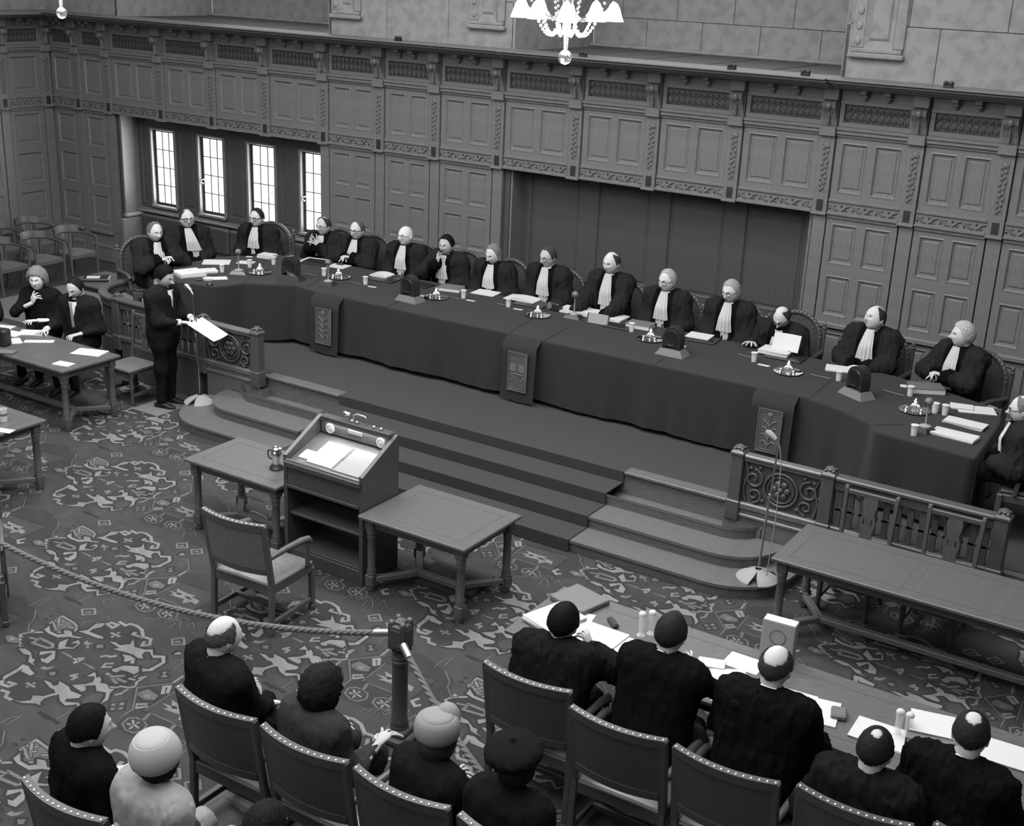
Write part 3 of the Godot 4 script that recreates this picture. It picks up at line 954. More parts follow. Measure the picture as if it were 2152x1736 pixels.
# each motif: kind (0 fill, 1 line, 2 fill with a dark outline), tone, line width, points x z in metres
const MOTIFS := [
	[0,0.048,0.022,[-7.92,-6.74,-7.74,-7.05,-7.48,-7.19,-7.07,-7.02,-6.86,-6.63,-7.03,-6.48,-7.30,-6.33,-7.43,-6.31,-7.64,-6.31,-7.69,-6.52]],
	[2,0.075,0.022,[-7.62,-6.59,-7.64,-6.89,-7.18,-6.93,-7.18,-6.60]],
	[1,0.125,0.012,[-7.62,-6.59,-7.64,-6.89]],
	[1,0.125,0.012,[-7.57,-6.59,-7.19,-6.60]],
	[0,0.230,0.022,[-7.60,-6.73,-7.51,-6.74,-7.57,-6.80,-7.50,-6.79,-7.40,-6.79,-7.34,-6.80,-7.36,-6.76,-7.30,-6.76,-7.25,-6.75,-7.23,-6.69,-7.29,-6.70,-7.34,-6.64,-7.38,-6.70,-7.44,-6.69,-7.54,-6.68,-7.51,-6.71]],
	[0,0.022,0.022,[-7.52,-6.74,-7.48,-6.76,-7.45,-6.74,-7.48,-6.72]],
	[0,0.022,0.022,[-7.42,-6.74,-7.37,-6.75,-7.31,-6.73,-7.37,-6.72]],
	[1,0.130,0.016,[-7.62,-6.38,-7.64,-6.45,-7.60,-6.49,-7.52,-6.49,-7.47,-6.47,-7.44,-6.41,-7.47,-6.35,-7.54,-6.34,-7.62,-6.38]],
	[0,0.060,0.022,[-7.60,-6.39,-7.59,-6.47,-7.49,-6.46,-7.49,-6.37]],
	[1,0.230,0.018,[-7.59,-6.40,-7.55,-6.41,-7.54,-6.46]],
	[1,0.230,0.018,[-7.59,-6.45,-7.54,-6.41,-7.53,-6.37]],
	[1,0.230,0.018,[-7.54,-6.42,-7.49,-6.41]],
	[1,0.125,0.030,[-7.54,-6.50,-7.56,-6.57]],
	[1,0.130,0.016,[-7.37,-6.40,-7.39,-6.46,-7.35,-6.50,-7.28,-6.51,-7.23,-6.49,-7.19,-6.42,-7.22,-6.37,-7.29,-6.36,-7.37,-6.40]],
	[0,0.060,0.022,[-7.35,-6.41,-7.34,-6.48,-7.24,-6.48,-7.25,-6.39]],
	[1,0.230,0.018,[-7.34,-6.42,-7.30,-6.43,-7.29,-6.48]],
	[1,0.230,0.018,[-7.34,-6.46,-7.29,-6.43,-7.28,-6.39]],
	[1,0.230,0.018,[-7.29,-6.44,-7.24,-6.43]],
	[1,0.125,0.030,[-7.29,-6.51,-7.31,-6.58]],
	[2,0.110,0.022,[-7.85,-6.70,-7.82,-6.80,-7.69,-6.78,-7.67,-6.72,-7.74,-6.68]],
	[0,0.160,0.022,[-7.79,-6.73,-7.75,-6.76,-7.72,-6.72,-7.76,-6.70]],
	[1,0.230,0.028,[-7.68,-6.65,-7.74,-6.60,-7.70,-6.57,-7.65,-6.63]],
	[1,0.230,0.028,[-7.69,-6.82,-7.75,-6.89,-7.72,-6.92,-7.67,-6.85]],
	[1,0.230,0.028,[-7.13,-6.64,-7.15,-6.59,-7.09,-6.55,-7.07,-6.58]],
	[2,0.120,0.022,[-7.03,-6.66,-7.01,-6.71,-6.89,-6.70,-6.87,-6.65,-6.94,-6.62]],
	[0,0.230,0.022,[-6.98,-6.68,-6.95,-6.69,-6.93,-6.67,-6.95,-6.65]],
	[0,0.062,0.022,[-7.96,-5.52,-7.89,-5.68,-7.71,-5.86,-7.63,-6.00,-7.49,-6.11,-7.27,-6.14,-7.09,-6.07,-6.94,-5.96,-6.80,-5.96,-6.73,-5.89,-6.72,-5.75,-6.74,-5.60,-6.65,-5.52,-6.73,-5.36,-6.68,-5.27,-6.67,-5.13,-6.74,-5.06,-6.87,-5.06,-7.01,-4.94,-7.13,-4.88,-7.28,-4.86,-7.46,-4.96,-7.56,-5.07,-7.57,-5.23,-7.65,-5.36,-7.81,-5.38]],
	[0,0.042,0.022,[-7.57,-5.86,-7.57,-5.91,-7.51,-6.03,-7.46,-6.11,-7.33,-6.15,-7.18,-6.06,-7.13,-5.93,-7.19,-5.88,-7.35,-5.87]],
	[0,0.042,0.022,[-7.50,-5.03,-7.50,-5.16,-7.26,-5.18,-7.12,-5.14,-7.05,-5.12,-7.15,-5.00,-7.21,-4.89,-7.34,-4.91,-7.45,-4.97]],
	[0,0.085,0.022,[-6.95,-5.85,-6.97,-5.94,-6.81,-5.92,-6.74,-5.82,-6.76,-5.75,-6.84,-5.73,-6.92,-5.75]],
	[0,0.085,0.022,[-6.79,-5.13,-6.83,-5.21,-6.83,-5.31,-6.76,-5.34,-6.71,-5.29,-6.70,-5.17,-6.73,-5.09]],
	[2,0.125,0.022,[-7.94,-5.91,-7.78,-5.88,-7.72,-5.86,-7.66,-5.80,-7.72,-5.74,-7.79,-5.67,-7.85,-5.70,-7.93,-5.77]],
	[1,0.230,0.022,[-7.94,-5.90,-7.78,-5.88,-7.72,-5.86,-7.66,-5.80,-7.72,-5.74,-7.79,-5.67,-7.85,-5.70,-7.93,-5.77,-7.94,-5.90]],
	[1,0.200,0.022,[-7.93,-5.82,-7.86,-5.85]],
	[1,0.200,0.022,[-7.92,-5.85,-7.79,-5.73]],
	[1,0.200,0.022,[-7.87,-5.76,-7.83,-5.81]],
	[1,0.200,0.022,[-7.91,-5.78,-7.81,-5.73]],
	[1,0.200,0.022,[-7.76,-5.81,-7.72,-5.83]],
	[0,0.035,0.022,[-7.97,-5.52,-7.95,-5.57,-7.89,-5.59,-7.84,-5.65,-7.69,-5.65,-7.54,-5.52,-7.59,-5.45,-7.66,-5.42,-7.80,-5.42,-7.91,-5.45]],
	[0,0.230,0.022,[-7.97,-5.50,-7.95,-5.57,-7.89,-5.59,-7.91,-5.60,-7.96,-5.57,-7.95,-5.62,-7.91,-5.60,-7.85,-5.65,-7.87,-5.68,-7.83,-5.64,-7.89,-5.59,-7.93,-5.56,-7.95,-5.51,-7.90,-5.49,-7.94,-5.48,-7.87,-5.46,-7.89,-5.44,-7.83,-5.43,-7.85,-5.41,-7.80,-5.40,-7.81,-5.38]],
	[1,0.160,0.026,[-7.78,-5.48,-7.78,-5.53,-7.79,-5.56,-7.64,-5.56,-7.60,-5.53,-7.62,-5.50,-7.77,-5.48]],
	[1,0.160,0.022,[-7.86,-5.52,-7.78,-5.54]],
	[2,0.230,0.022,[-7.64,-5.81,-7.60,-5.87,-7.63,-5.98,-7.55,-6.06,-7.56,-6.00,-7.55,-5.96,-7.58,-5.91,-7.57,-5.86,-7.42,-5.87,-7.39,-5.85,-7.44,-5.83,-7.59,-5.82]],
	[2,0.230,0.022,[-7.27,-6.02,-7.29,-6.07,-7.25,-6.08,-7.25,-6.05,-7.19,-6.06,-7.14,-6.03,-7.22,-6.03]],
	[2,0.230,0.022,[-7.32,-5.85,-7.27,-5.87,-7.21,-5.86,-7.16,-5.92,-7.20,-5.99,-7.10,-5.91,-7.00,-5.93,-6.96,-5.97,-6.89,-5.91,-6.81,-5.96,-6.73,-5.89,-6.72,-5.75,-6.77,-5.69,-6.75,-5.60,-6.80,-5.62,-6.88,-5.64,-6.91,-5.67,-6.85,-5.73,-6.82,-5.72,-6.76,-5.75,-6.76,-5.88,-6.81,-5.92,-6.86,-5.88,-6.95,-5.93,-6.98,-5.91,-6.96,-5.86,-6.91,-5.83,-6.95,-5.81,-7.07,-5.82,-7.15,-5.80,-7.21,-5.79,-7.18,-5.83]],
	[2,0.230,0.022,[-7.09,-5.78,-7.02,-5.80,-6.96,-5.79,-6.91,-5.74,-6.94,-5.72,-6.96,-5.76,-6.99,-5.71,-7.03,-5.75]],
	[2,0.230,0.022,[-6.98,-5.58,-6.95,-5.67,-6.85,-5.73,-6.79,-5.68,-6.79,-5.63,-6.87,-5.63,-6.92,-5.61,-6.91,-5.57,-6.94,-5.56]],
	[2,0.230,0.022,[-7.05,-5.40,-7.05,-5.48,-6.97,-5.43,-6.97,-5.46,-6.92,-5.43,-6.90,-5.40,-6.85,-5.42,-6.77,-5.39,-6.75,-5.41,-6.73,-5.35,-6.67,-5.28,-6.67,-5.21,-6.71,-5.29,-6.76,-5.34,-6.83,-5.31,-6.90,-5.36,-6.95,-5.31,-6.90,-5.27,-6.91,-5.24,-7.00,-5.25,-7.04,-5.26,-6.97,-5.33,-6.95,-5.38,-7.00,-5.44]],
	[2,0.230,0.022,[-7.26,-5.18,-7.19,-5.19,-7.14,-5.17,-7.12,-5.20,-7.16,-5.24,-7.04,-5.23,-6.98,-5.20,-6.87,-5.21,-6.86,-5.17,-6.92,-5.11,-6.90,-5.08,-6.81,-5.13,-6.78,-5.12,-6.74,-5.08,-6.70,-5.12,-6.70,-5.17,-6.68,-5.14,-6.73,-5.05,-6.80,-5.11,-6.86,-5.05,-6.94,-5.07,-7.01,-5.12,-7.04,-5.07,-7.05,-5.02,-7.03,-4.97,-7.00,-4.95,-7.05,-4.94,-7.13,-4.89,-7.21,-4.88,-7.15,-4.90,-7.11,-4.95,-7.15,-5.00,-7.08,-5.04,-7.05,-5.12,-7.09,-5.14,-7.14,-5.14]],
	[2,0.230,0.022,[-7.57,-5.23,-7.51,-5.24,-7.47,-5.22,-7.39,-5.20,-7.39,-5.16,-7.50,-5.16,-7.52,-5.20,-7.51,-5.14,-7.50,-5.03,-7.49,-4.99,-7.54,-5.04,-7.55,-5.17]],
	[2,0.230,0.022,[-7.47,-5.27,-7.57,-5.28,-7.64,-5.35,-7.69,-5.33,-7.79,-5.36,-7.75,-5.39,-7.67,-5.38,-7.59,-5.33,-7.55,-5.33,-7.53,-5.29]],
	[2,0.230,0.022,[-7.62,-5.43,-7.54,-5.51,-7.45,-5.43,-7.43,-5.35,-7.49,-5.34,-7.54,-5.37,-7.50,-5.38,-7.52,-5.46,-7.54,-5.47,-7.58,-5.39]],
	[2,0.230,0.022,[-7.54,-5.53,-7.62,-5.61,-7.61,-5.69,-7.58,-5.65,-7.53,-5.59,-7.47,-5.62,-7.49,-5.69,-7.54,-5.65,-7.53,-5.72,-7.48,-5.70,-7.45,-5.61,-7.51,-5.57]],
	[2,0.230,0.022,[-7.88,-5.67,-7.90,-5.74,-7.82,-5.68,-7.73,-5.68,-7.70,-5.72,-7.75,-5.76,-7.69,-5.78,-7.62,-5.74,-7.53,-5.77,-7.55,-5.74,-7.63,-5.71,-7.69,-5.65,-7.81,-5.65]],
	[1,0.230,0.028,[-7.55,-6.06,-7.47,-6.07,-7.47,-6.01,-7.56,-6.03]],
	[1,0.230,0.030,[-7.50,-6.11,-7.42,-6.10,-7.41,-6.14,-7.34,-6.15,-7.26,-6.13,-7.17,-6.06,-7.09,-6.07,-7.03,-6.00,-7.07,-5.96,-7.10,-6.01]],
	[1,0.230,0.024,[-7.04,-5.64,-7.08,-5.61,-7.06,-5.56,-7.01,-5.60]],
	[0,0.030,0.022,[-6.99,-5.51,-6.95,-5.56,-6.80,-5.63,-6.71,-5.57,-6.71,-5.48,-6.78,-5.41,-6.84,-5.44,-6.81,-5.48]],
	[1,0.160,0.030,[-6.96,-5.52,-6.88,-5.51,-6.76,-5.52]],
	[1,0.160,0.030,[-6.90,-5.51,-6.84,-5.57]],
	[1,0.160,0.030,[-6.86,-5.49,-6.80,-5.47]],
	[1,0.230,0.022,[-6.65,-5.52,-6.69,-5.57,-6.70,-5.66,-6.72,-5.62]],
	[1,0.230,0.022,[-6.67,-5.47,-6.66,-5.39,-6.68,-5.36]],
	[1,0.230,0.022,[-6.77,-5.57,-6.73,-5.58]],
	[1,0.230,0.022,[-6.79,-5.41,-6.75,-5.43,-6.74,-5.46,-6.68,-5.48,-6.65,-5.52]],
	[1,0.230,0.030,[-7.49,-4.99,-7.46,-4.96,-7.39,-4.97,-7.38,-5.02,-7.44,-5.01]],
	[1,0.230,0.030,[-7.39,-4.91,-7.33,-4.92,-7.29,-4.87,-7.23,-4.87]],
	[1,0.190,0.024,[-7.36,-5.91,-7.37,-5.99]],
	[1,0.190,0.024,[-7.41,-5.95,-7.32,-5.95]],
	[1,0.190,0.024,[-7.28,-5.05,-7.28,-5.11]],
	[1,0.190,0.024,[-7.32,-5.08,-7.24,-5.08]],
	[1,0.230,0.026,[-7.13,-5.38,-7.15,-5.34,-7.10,-5.35,-7.10,-5.31]],
	[1,0.230,0.026,[-7.19,-5.66,-7.17,-5.69,-7.13,-5.70,-7.11,-5.73]],
	[0,0.190,0.022,[-7.46,-5.71,-7.47,-5.76,-7.44,-5.74,-7.40,-5.76,-7.41,-5.72,-7.37,-5.69,-7.38,-5.67,-7.41,-5.71]],
	[0,0.190,0.022,[-7.42,-5.27,-7.42,-5.31,-7.39,-5.31,-7.35,-5.36,-7.35,-5.31,-7.37,-5.28]],
	[0,0.170,0.022,[-7.49,-5.52,-7.48,-5.53,-7.37,-5.53,-7.36,-5.51]],
	[0,0.170,0.022,[-7.23,-5.51,-7.21,-5.52,-7.09,-5.52,-7.10,-5.50]],
	[0,0.230,0.022,[-7.35,-5.51,-7.31,-5.53,-7.32,-5.54,-7.28,-5.58,-7.26,-5.55,-7.26,-5.50,-7.27,-5.46,-7.30,-5.48,-7.29,-5.50]],
	[0,0.022,0.022,[-7.30,-5.52,-7.30,-5.53,-7.27,-5.51,-7.27,-5.50]],
	[2,0.140,0.022,[-7.36,-5.76,-7.33,-5.79,-7.28,-5.76,-7.32,-5.72]],
	[2,0.140,0.022,[-7.32,-5.28,-7.28,-5.31,-7.25,-5.27,-7.28,-5.25]],
	[0,0.022,0.022,[-6.94,-4.87,-6.94,-4.90,-6.86,-4.90,-6.77,-4.89,-6.70,-4.89,-6.71,-4.85,-6.77,-4.87,-6.84,-4.85]],
	[1,0.120,0.012,[-6.77,-4.91,-6.77,-5.02]],
	[0,0.022,0.022,[-8.03,-5.77,-8.02,-5.80,-7.98,-5.79,-7.98,-5.77]],
	[0,0.022,0.022,[-8.03,-5.83,-8.03,-5.86,-7.99,-5.86,-8.00,-5.83]],
	[0,0.045,0.022,[-7.94,-6.07,-7.85,-6.17,-7.73,-6.08,-7.82,-5.98]],
	[1,0.160,0.022,[-7.91,-6.07,-7.84,-6.14,-7.76,-6.08,-7.83,-6.01,-7.91,-6.07]],
	[0,0.140,0.022,[-7.86,-6.06,-7.83,-6.10,-7.80,-6.07,-7.84,-6.04]],
	[0,0.045,0.022,[-6.99,-6.17,-6.90,-6.27,-6.79,-6.18,-6.89,-6.08]],
	[1,0.160,0.022,[-6.96,-6.17,-6.90,-6.24,-6.82,-6.17,-6.89,-6.11,-6.96,-6.17]],
	[0,0.140,0.022,[-6.92,-6.16,-6.89,-6.19,-6.86,-6.17,-6.90,-6.14]],
	[0,0.045,0.022,[-6.79,-6.16,-6.70,-6.26,-6.60,-6.17,-6.69,-6.07]],
	[1,0.160,0.022,[-6.76,-6.16,-6.70,-6.23,-6.63,-6.17,-6.69,-6.10,-6.76,-6.16]],
	[0,0.140,0.022,[-6.72,-6.16,-6.69,-6.19,-6.67,-6.17,-6.70,-6.14]],
	[0,0.022,0.022,[-6.80,-6.00,-6.81,-6.08,-6.75,-6.09,-6.73,-6.01]],
	[0,0.230,0.022,[-6.78,-6.03,-6.77,-6.07,-6.73,-6.05,-6.76,-6.01]],
	[1,0.125,0.014,[-6.64,-6.01,-6.47,-5.85,-6.45,-5.73,-6.63,-5.52,-6.43,-5.30,-6.43,-5.18]],
	[1,0.230,0.020,[-6.48,-5.83,-6.47,-5.73]],
	[2,0.150,0.022,[-6.65,-5.78,-6.62,-5.81,-6.61,-5.77,-6.56,-5.76,-6.60,-5.72,-6.61,-5.76]],
	[2,0.150,0.022,[-6.61,-5.26,-6.55,-5.33,-6.49,-5.26,-6.55,-5.20]],
	[1,0.060,0.014,[-6.58,-5.29,-6.52,-5.23]],
	[1,0.060,0.014,[-6.58,-5.23,-6.52,-5.29]],
	[1,0.120,0.011,[-7.37,-6.25,-7.37,-6.30,-7.33,-6.30,-7.32,-6.26]],
	[1,0.120,0.011,[-7.32,-6.29,-7.32,-6.34,-7.28,-6.34,-7.27,-6.30]],
	[1,0.120,0.011,[-7.28,-6.32,-7.28,-6.37,-7.23,-6.37,-7.22,-6.33]],
	[1,0.120,0.011,[-7.23,-6.36,-7.23,-6.41,-7.18,-6.41,-7.18,-6.37]],
	[1,0.120,0.011,[-7.19,-6.40,-7.18,-6.45,-7.14,-6.45,-7.13,-6.41]],
	[1,0.120,0.011,[-7.15,-6.44,-7.13,-6.48,-7.09,-6.48,-7.08,-6.44]],
	[1,0.120,0.012,[-7.20,-6.32,-7.17,-6.42,-7.11,-6.41,-7.03,-6.32,-7.04,-6.29]],
	[1,0.120,0.012,[-7.11,-6.27,-7.13,-6.37]],
	[1,0.120,0.012,[-7.02,-6.38,-7.02,-6.46,-6.94,-6.39]],
	[1,0.120,0.012,[-8.30,-5.84,-8.31,-5.96,-8.27,-6.03]],
	[1,0.120,0.012,[-8.25,-5.90,-8.27,-6.04]],
	[1,0.120,0.011,[-7.70,-5.89,-7.73,-5.94,-7.68,-6.00,-7.62,-6.00]],
	[1,0.110,0.011,[-7.68,-6.06,-7.63,-6.12,-7.61,-6.08]],
	[1,0.120,0.012,[-7.95,-5.57,-8.05,-5.66,-8.08,-5.73,-8.20,-5.84]],
	[1,0.110,0.010,[-7.85,-6.25,-7.90,-6.28,-7.85,-6.37,-7.83,-6.29]],
	[1,0.120,0.011,[-6.62,-5.87,-6.62,-5.96,-6.66,-6.00,-6.69,-5.94]]
]
const CS := 1024
func fill_poly(d: PackedByteArray, pts: PackedVector2Array, val: int) -> void:
	# pts in lattice units; wraps
	var lo := Vector2(1e9, 1e9)
	var hi := -lo
	for p in pts:
		lo = lo.min(p); hi = hi.max(p)
	var N := pts.size()
	for yy in range(int(floor(lo.y * CS)), int(ceil(hi.y * CS)) + 1):
		var fy := (yy + 0.5) / CS
		var xs := []
		for i in N:
			var a := pts[i]
			var b := pts[(i + 1) % N]
			if (a.y <= fy) != (b.y <= fy):
				xs.push_back(a.x + (fy - a.y) / (b.y - a.y) * (b.x - a.x))
		xs.sort()
		var row := posmod(yy, CS) * CS
		for k in range(0, xs.size() - 1, 2):
			for xx in range(int(round(xs[k] * CS)), int(round(xs[k + 1] * CS))):
				d[row + posmod(xx, CS)] = val
func stroke(d: PackedByteArray, pts: PackedVector2Array, w: float, val: int) -> void:
	# pts in metres
	for i in pts.size() - 1:
		var a := pts[i]
		var b := pts[i + 1]
		var e := (b - a)
		if e.length() < 1e-4: continue
		e = e.normalized()
		var s := Vector2(-e.y, e.x) * w * 0.5
		var q := e * w * 0.4
		var poly := PackedVector2Array()
		for p: Vector2 in [a + s - q, b + s + q, b - s + q, a - s - q]: poly.push_back(lattice(p.x, p.y))
		fill_poly(d, poly, val)
func carpet_image() -> Image:
	var d := PackedByteArray()
	d.resize(CS * CS)
	var tone := func(l: float) -> int: return int(clampf(Color(l, l, l).linear_to_srgb().r, 0, 1) * 255)
	d.fill(tone.call(0.058))
	for m in MOTIFS:
		var pts := PackedVector2Array()
		var lat := PackedVector2Array()
		for i in range(0, m[3].size(), 2):
			pts.push_back(Vector2(m[3][i], m[3][i + 1])); lat.push_back(lattice(m[3][i], m[3][i + 1]))
		if m[0] == 1:
			stroke(d, pts, m[2] + 0.016, tone.call(0.03))
			stroke(d, pts, m[2], tone.call(m[1] * (1.2 if m[1] > 0.1 else 0.8)))
		else:
			if m[0] == 2:
				var ring := pts.duplicate(); ring.push_back(pts[0])
				stroke(d, ring, 0.045, tone.call(0.025))
			fill_poly(d, lat, tone.call(m[1] * (1.2 if m[1] > 0.1 else 0.8)))
	# weave and uneven dye
	var n := FastNoiseLite.new()
	n.seed = 4; n.frequency = 0.006; n.fractal_octaves = 5
	var ni := n.get_seamless_image(CS, CS).get_data()
	n.frequency = 0.3; n.seed = 9
	var nf := n.get_seamless_image(CS, CS).get_data()
	for i in d.size():
		d[i] = int(clampf(d[i] * (0.80 + 0.24 * ni[i] / 255.0 + 0.18 * nf[i] / 255.0), 0, 255))
	return Image.create_from_data(CS, CS, false, Image.FORMAT_L8, d)
func carpet_material() -> StandardMaterial3D:
	var m := StandardMaterial3D.new()
	var im := carpet_image()
	im.generate_mipmaps()
	m.albedo_texture = ImageTexture.create_from_image(im)
	m.albedo_color = grey(0.5)
	m.roughness = 0.95
	return m

# a pixel of the 2152 x 1736 frame carried down to the level h
func at(px: float, py: float, h: float) -> Vector3:
	var b := Basis(Vector3(0.839723, 0.041393, -0.541435), Vector3(-0.213812, 0.941747, -0.259609), Vector3(0.499149, 0.333765, 0.799657))
	var d := b * Vector3((px - 1076.0) / 2666.4, -(py - 868.0) / 2666.4, -1.0)
	return Vector3(0, 5.2, 0) + d * ((h - 5.2) / d.y)

# ---------- platform, steps, runner, balustrades ----------
func step_outline(x0: float, x1: float, zf: float, zb: float, r: float) -> PackedVector2Array:
	var p := PackedVector2Array()
	p.append_array([Vector2(-9.98, zb), Vector2(-9.98, -10.41), Vector2(x0, -10.41)])
	for k in 9:
		var t := PI / 2 * k / 8.0
		p.push_back(Vector2(x0 + r - r * cos(t), zf - r + r * sin(t)))
	for k in 9:
		var t := PI / 2 * k / 8.0
		p.push_back(Vector2(x1 - r + r * sin(t), zf - r + r * cos(t)))
	p.append_array([Vector2(x1, -10.41), Vector2(-4.1, -10.41), Vector2(-4.1, zb)])
	return p
func build_platform() -> void:
	var t := thing("platform", "raised wooden platform of the bench with three broad rounded steps", "platform")
	var mb := MB.new()
	var poly := PackedVector2Array()
	for k in 9:
		var a := PI / 2 * k / 8.0
		poly.push_back(Vector2(-12.55 - 0.5 * cos(a), -11.07 + 0.5 * sin(a)))
	poly.append_array([Vector2(-1.0, -10.57), Vector2(-1.0, W + 0.1), Vector2(-12.7, W + 0.1), Vector2(-12.7, -14.3), Vector2(-13.6, -14.3), Vector2(-13.6, -12.45), Vector2(-13.05, -12.45)])
	mb.prism(poly, 0.0, DAIS - 0.006)
	part("dais", mb, M.step_wood, t)
	# carpet of the dais, set back behind the wooden nosing
	mb = MB.new()
	var cp := PackedVector2Array([Vector2(-12.9, -10.8), Vector2(-12.5, -10.62), Vector2(-8.92, -10.66), Vector2(-8.92, -10.56), Vector2(-5.24, -10.56), Vector2(-5.24, -10.66), Vector2(-1.0, -10.66), Vector2(-1.0, W + 0.12), Vector2(-12.9, W + 0.12)])
	mb.prism(cp, DAIS - 0.01, DAIS)
	part("dais_carpet", mb, M.dais_carpet, t)
	for s in [[-10.05, -8.92], [-5.24, -4.0]]:
		mb = MB.new()
		mb.bb(Vector3(s[0], DAIS - 0.03, -10.70), Vector3(s[1], DAIS + 0.004, -10.545), 0.006)
		part("nosing", mb, M.step_wood, t)
	var st := [[-10.80, -3.25, -9.51, 0.0, 0.12, 0.62], [-10.54, -3.46, -9.855, 0.12, 0.24, 0.5], [-10.32, -3.7, -10.20, 0.24, 0.36, 0.34]]
	for a in st:
		mb = MB.new()
		mb.prism(step_outline(a[0] + 0.02, a[1] - 0.02, a[2] - 0.02, -10.575, a[5]), 0.0, a[4] - 0.028)
		var o := part("step", mb, M.step_wood, t)
		mb = MB.new()
		mb.prism(step_outline(a[0], a[1], a[2], -10.575, a[5] + 0.02), a[4] - 0.028, a[4])
		part("tread", mb, M.step_wood, o)
	# plain runner over the middle of the steps
	var r := thing("stair_runner", "plain grey carpet runner laid over the middle of the wooden steps", "carpet")
	var zs := [-9.50, -9.845, -10.19, -10.55]
	for k in 4:
		mb = MB.new()
		var y: float = 0.12 * (k + 1)
		var zb: float = zs[k + 1] if k < 3 else -10.62
		mb.bb(Vector3(-8.91, y - 0.12 + (0.012 if k > 0 else 0.001), zs[k] - 0.005), Vector3(-5.24, y + 0.006, zs[k] + 0.008), 0.005)
		if k < 3:
			mb.bb(Vector3(-8.91, y + 0.001, zb), Vector3(-5.24, y + 0.012, zs[k] + 0.008), 0.004)
		part("carpet_step", mb, M.dais_carpet, r)
	for side in 2: balustrade(side)
	bench_table()

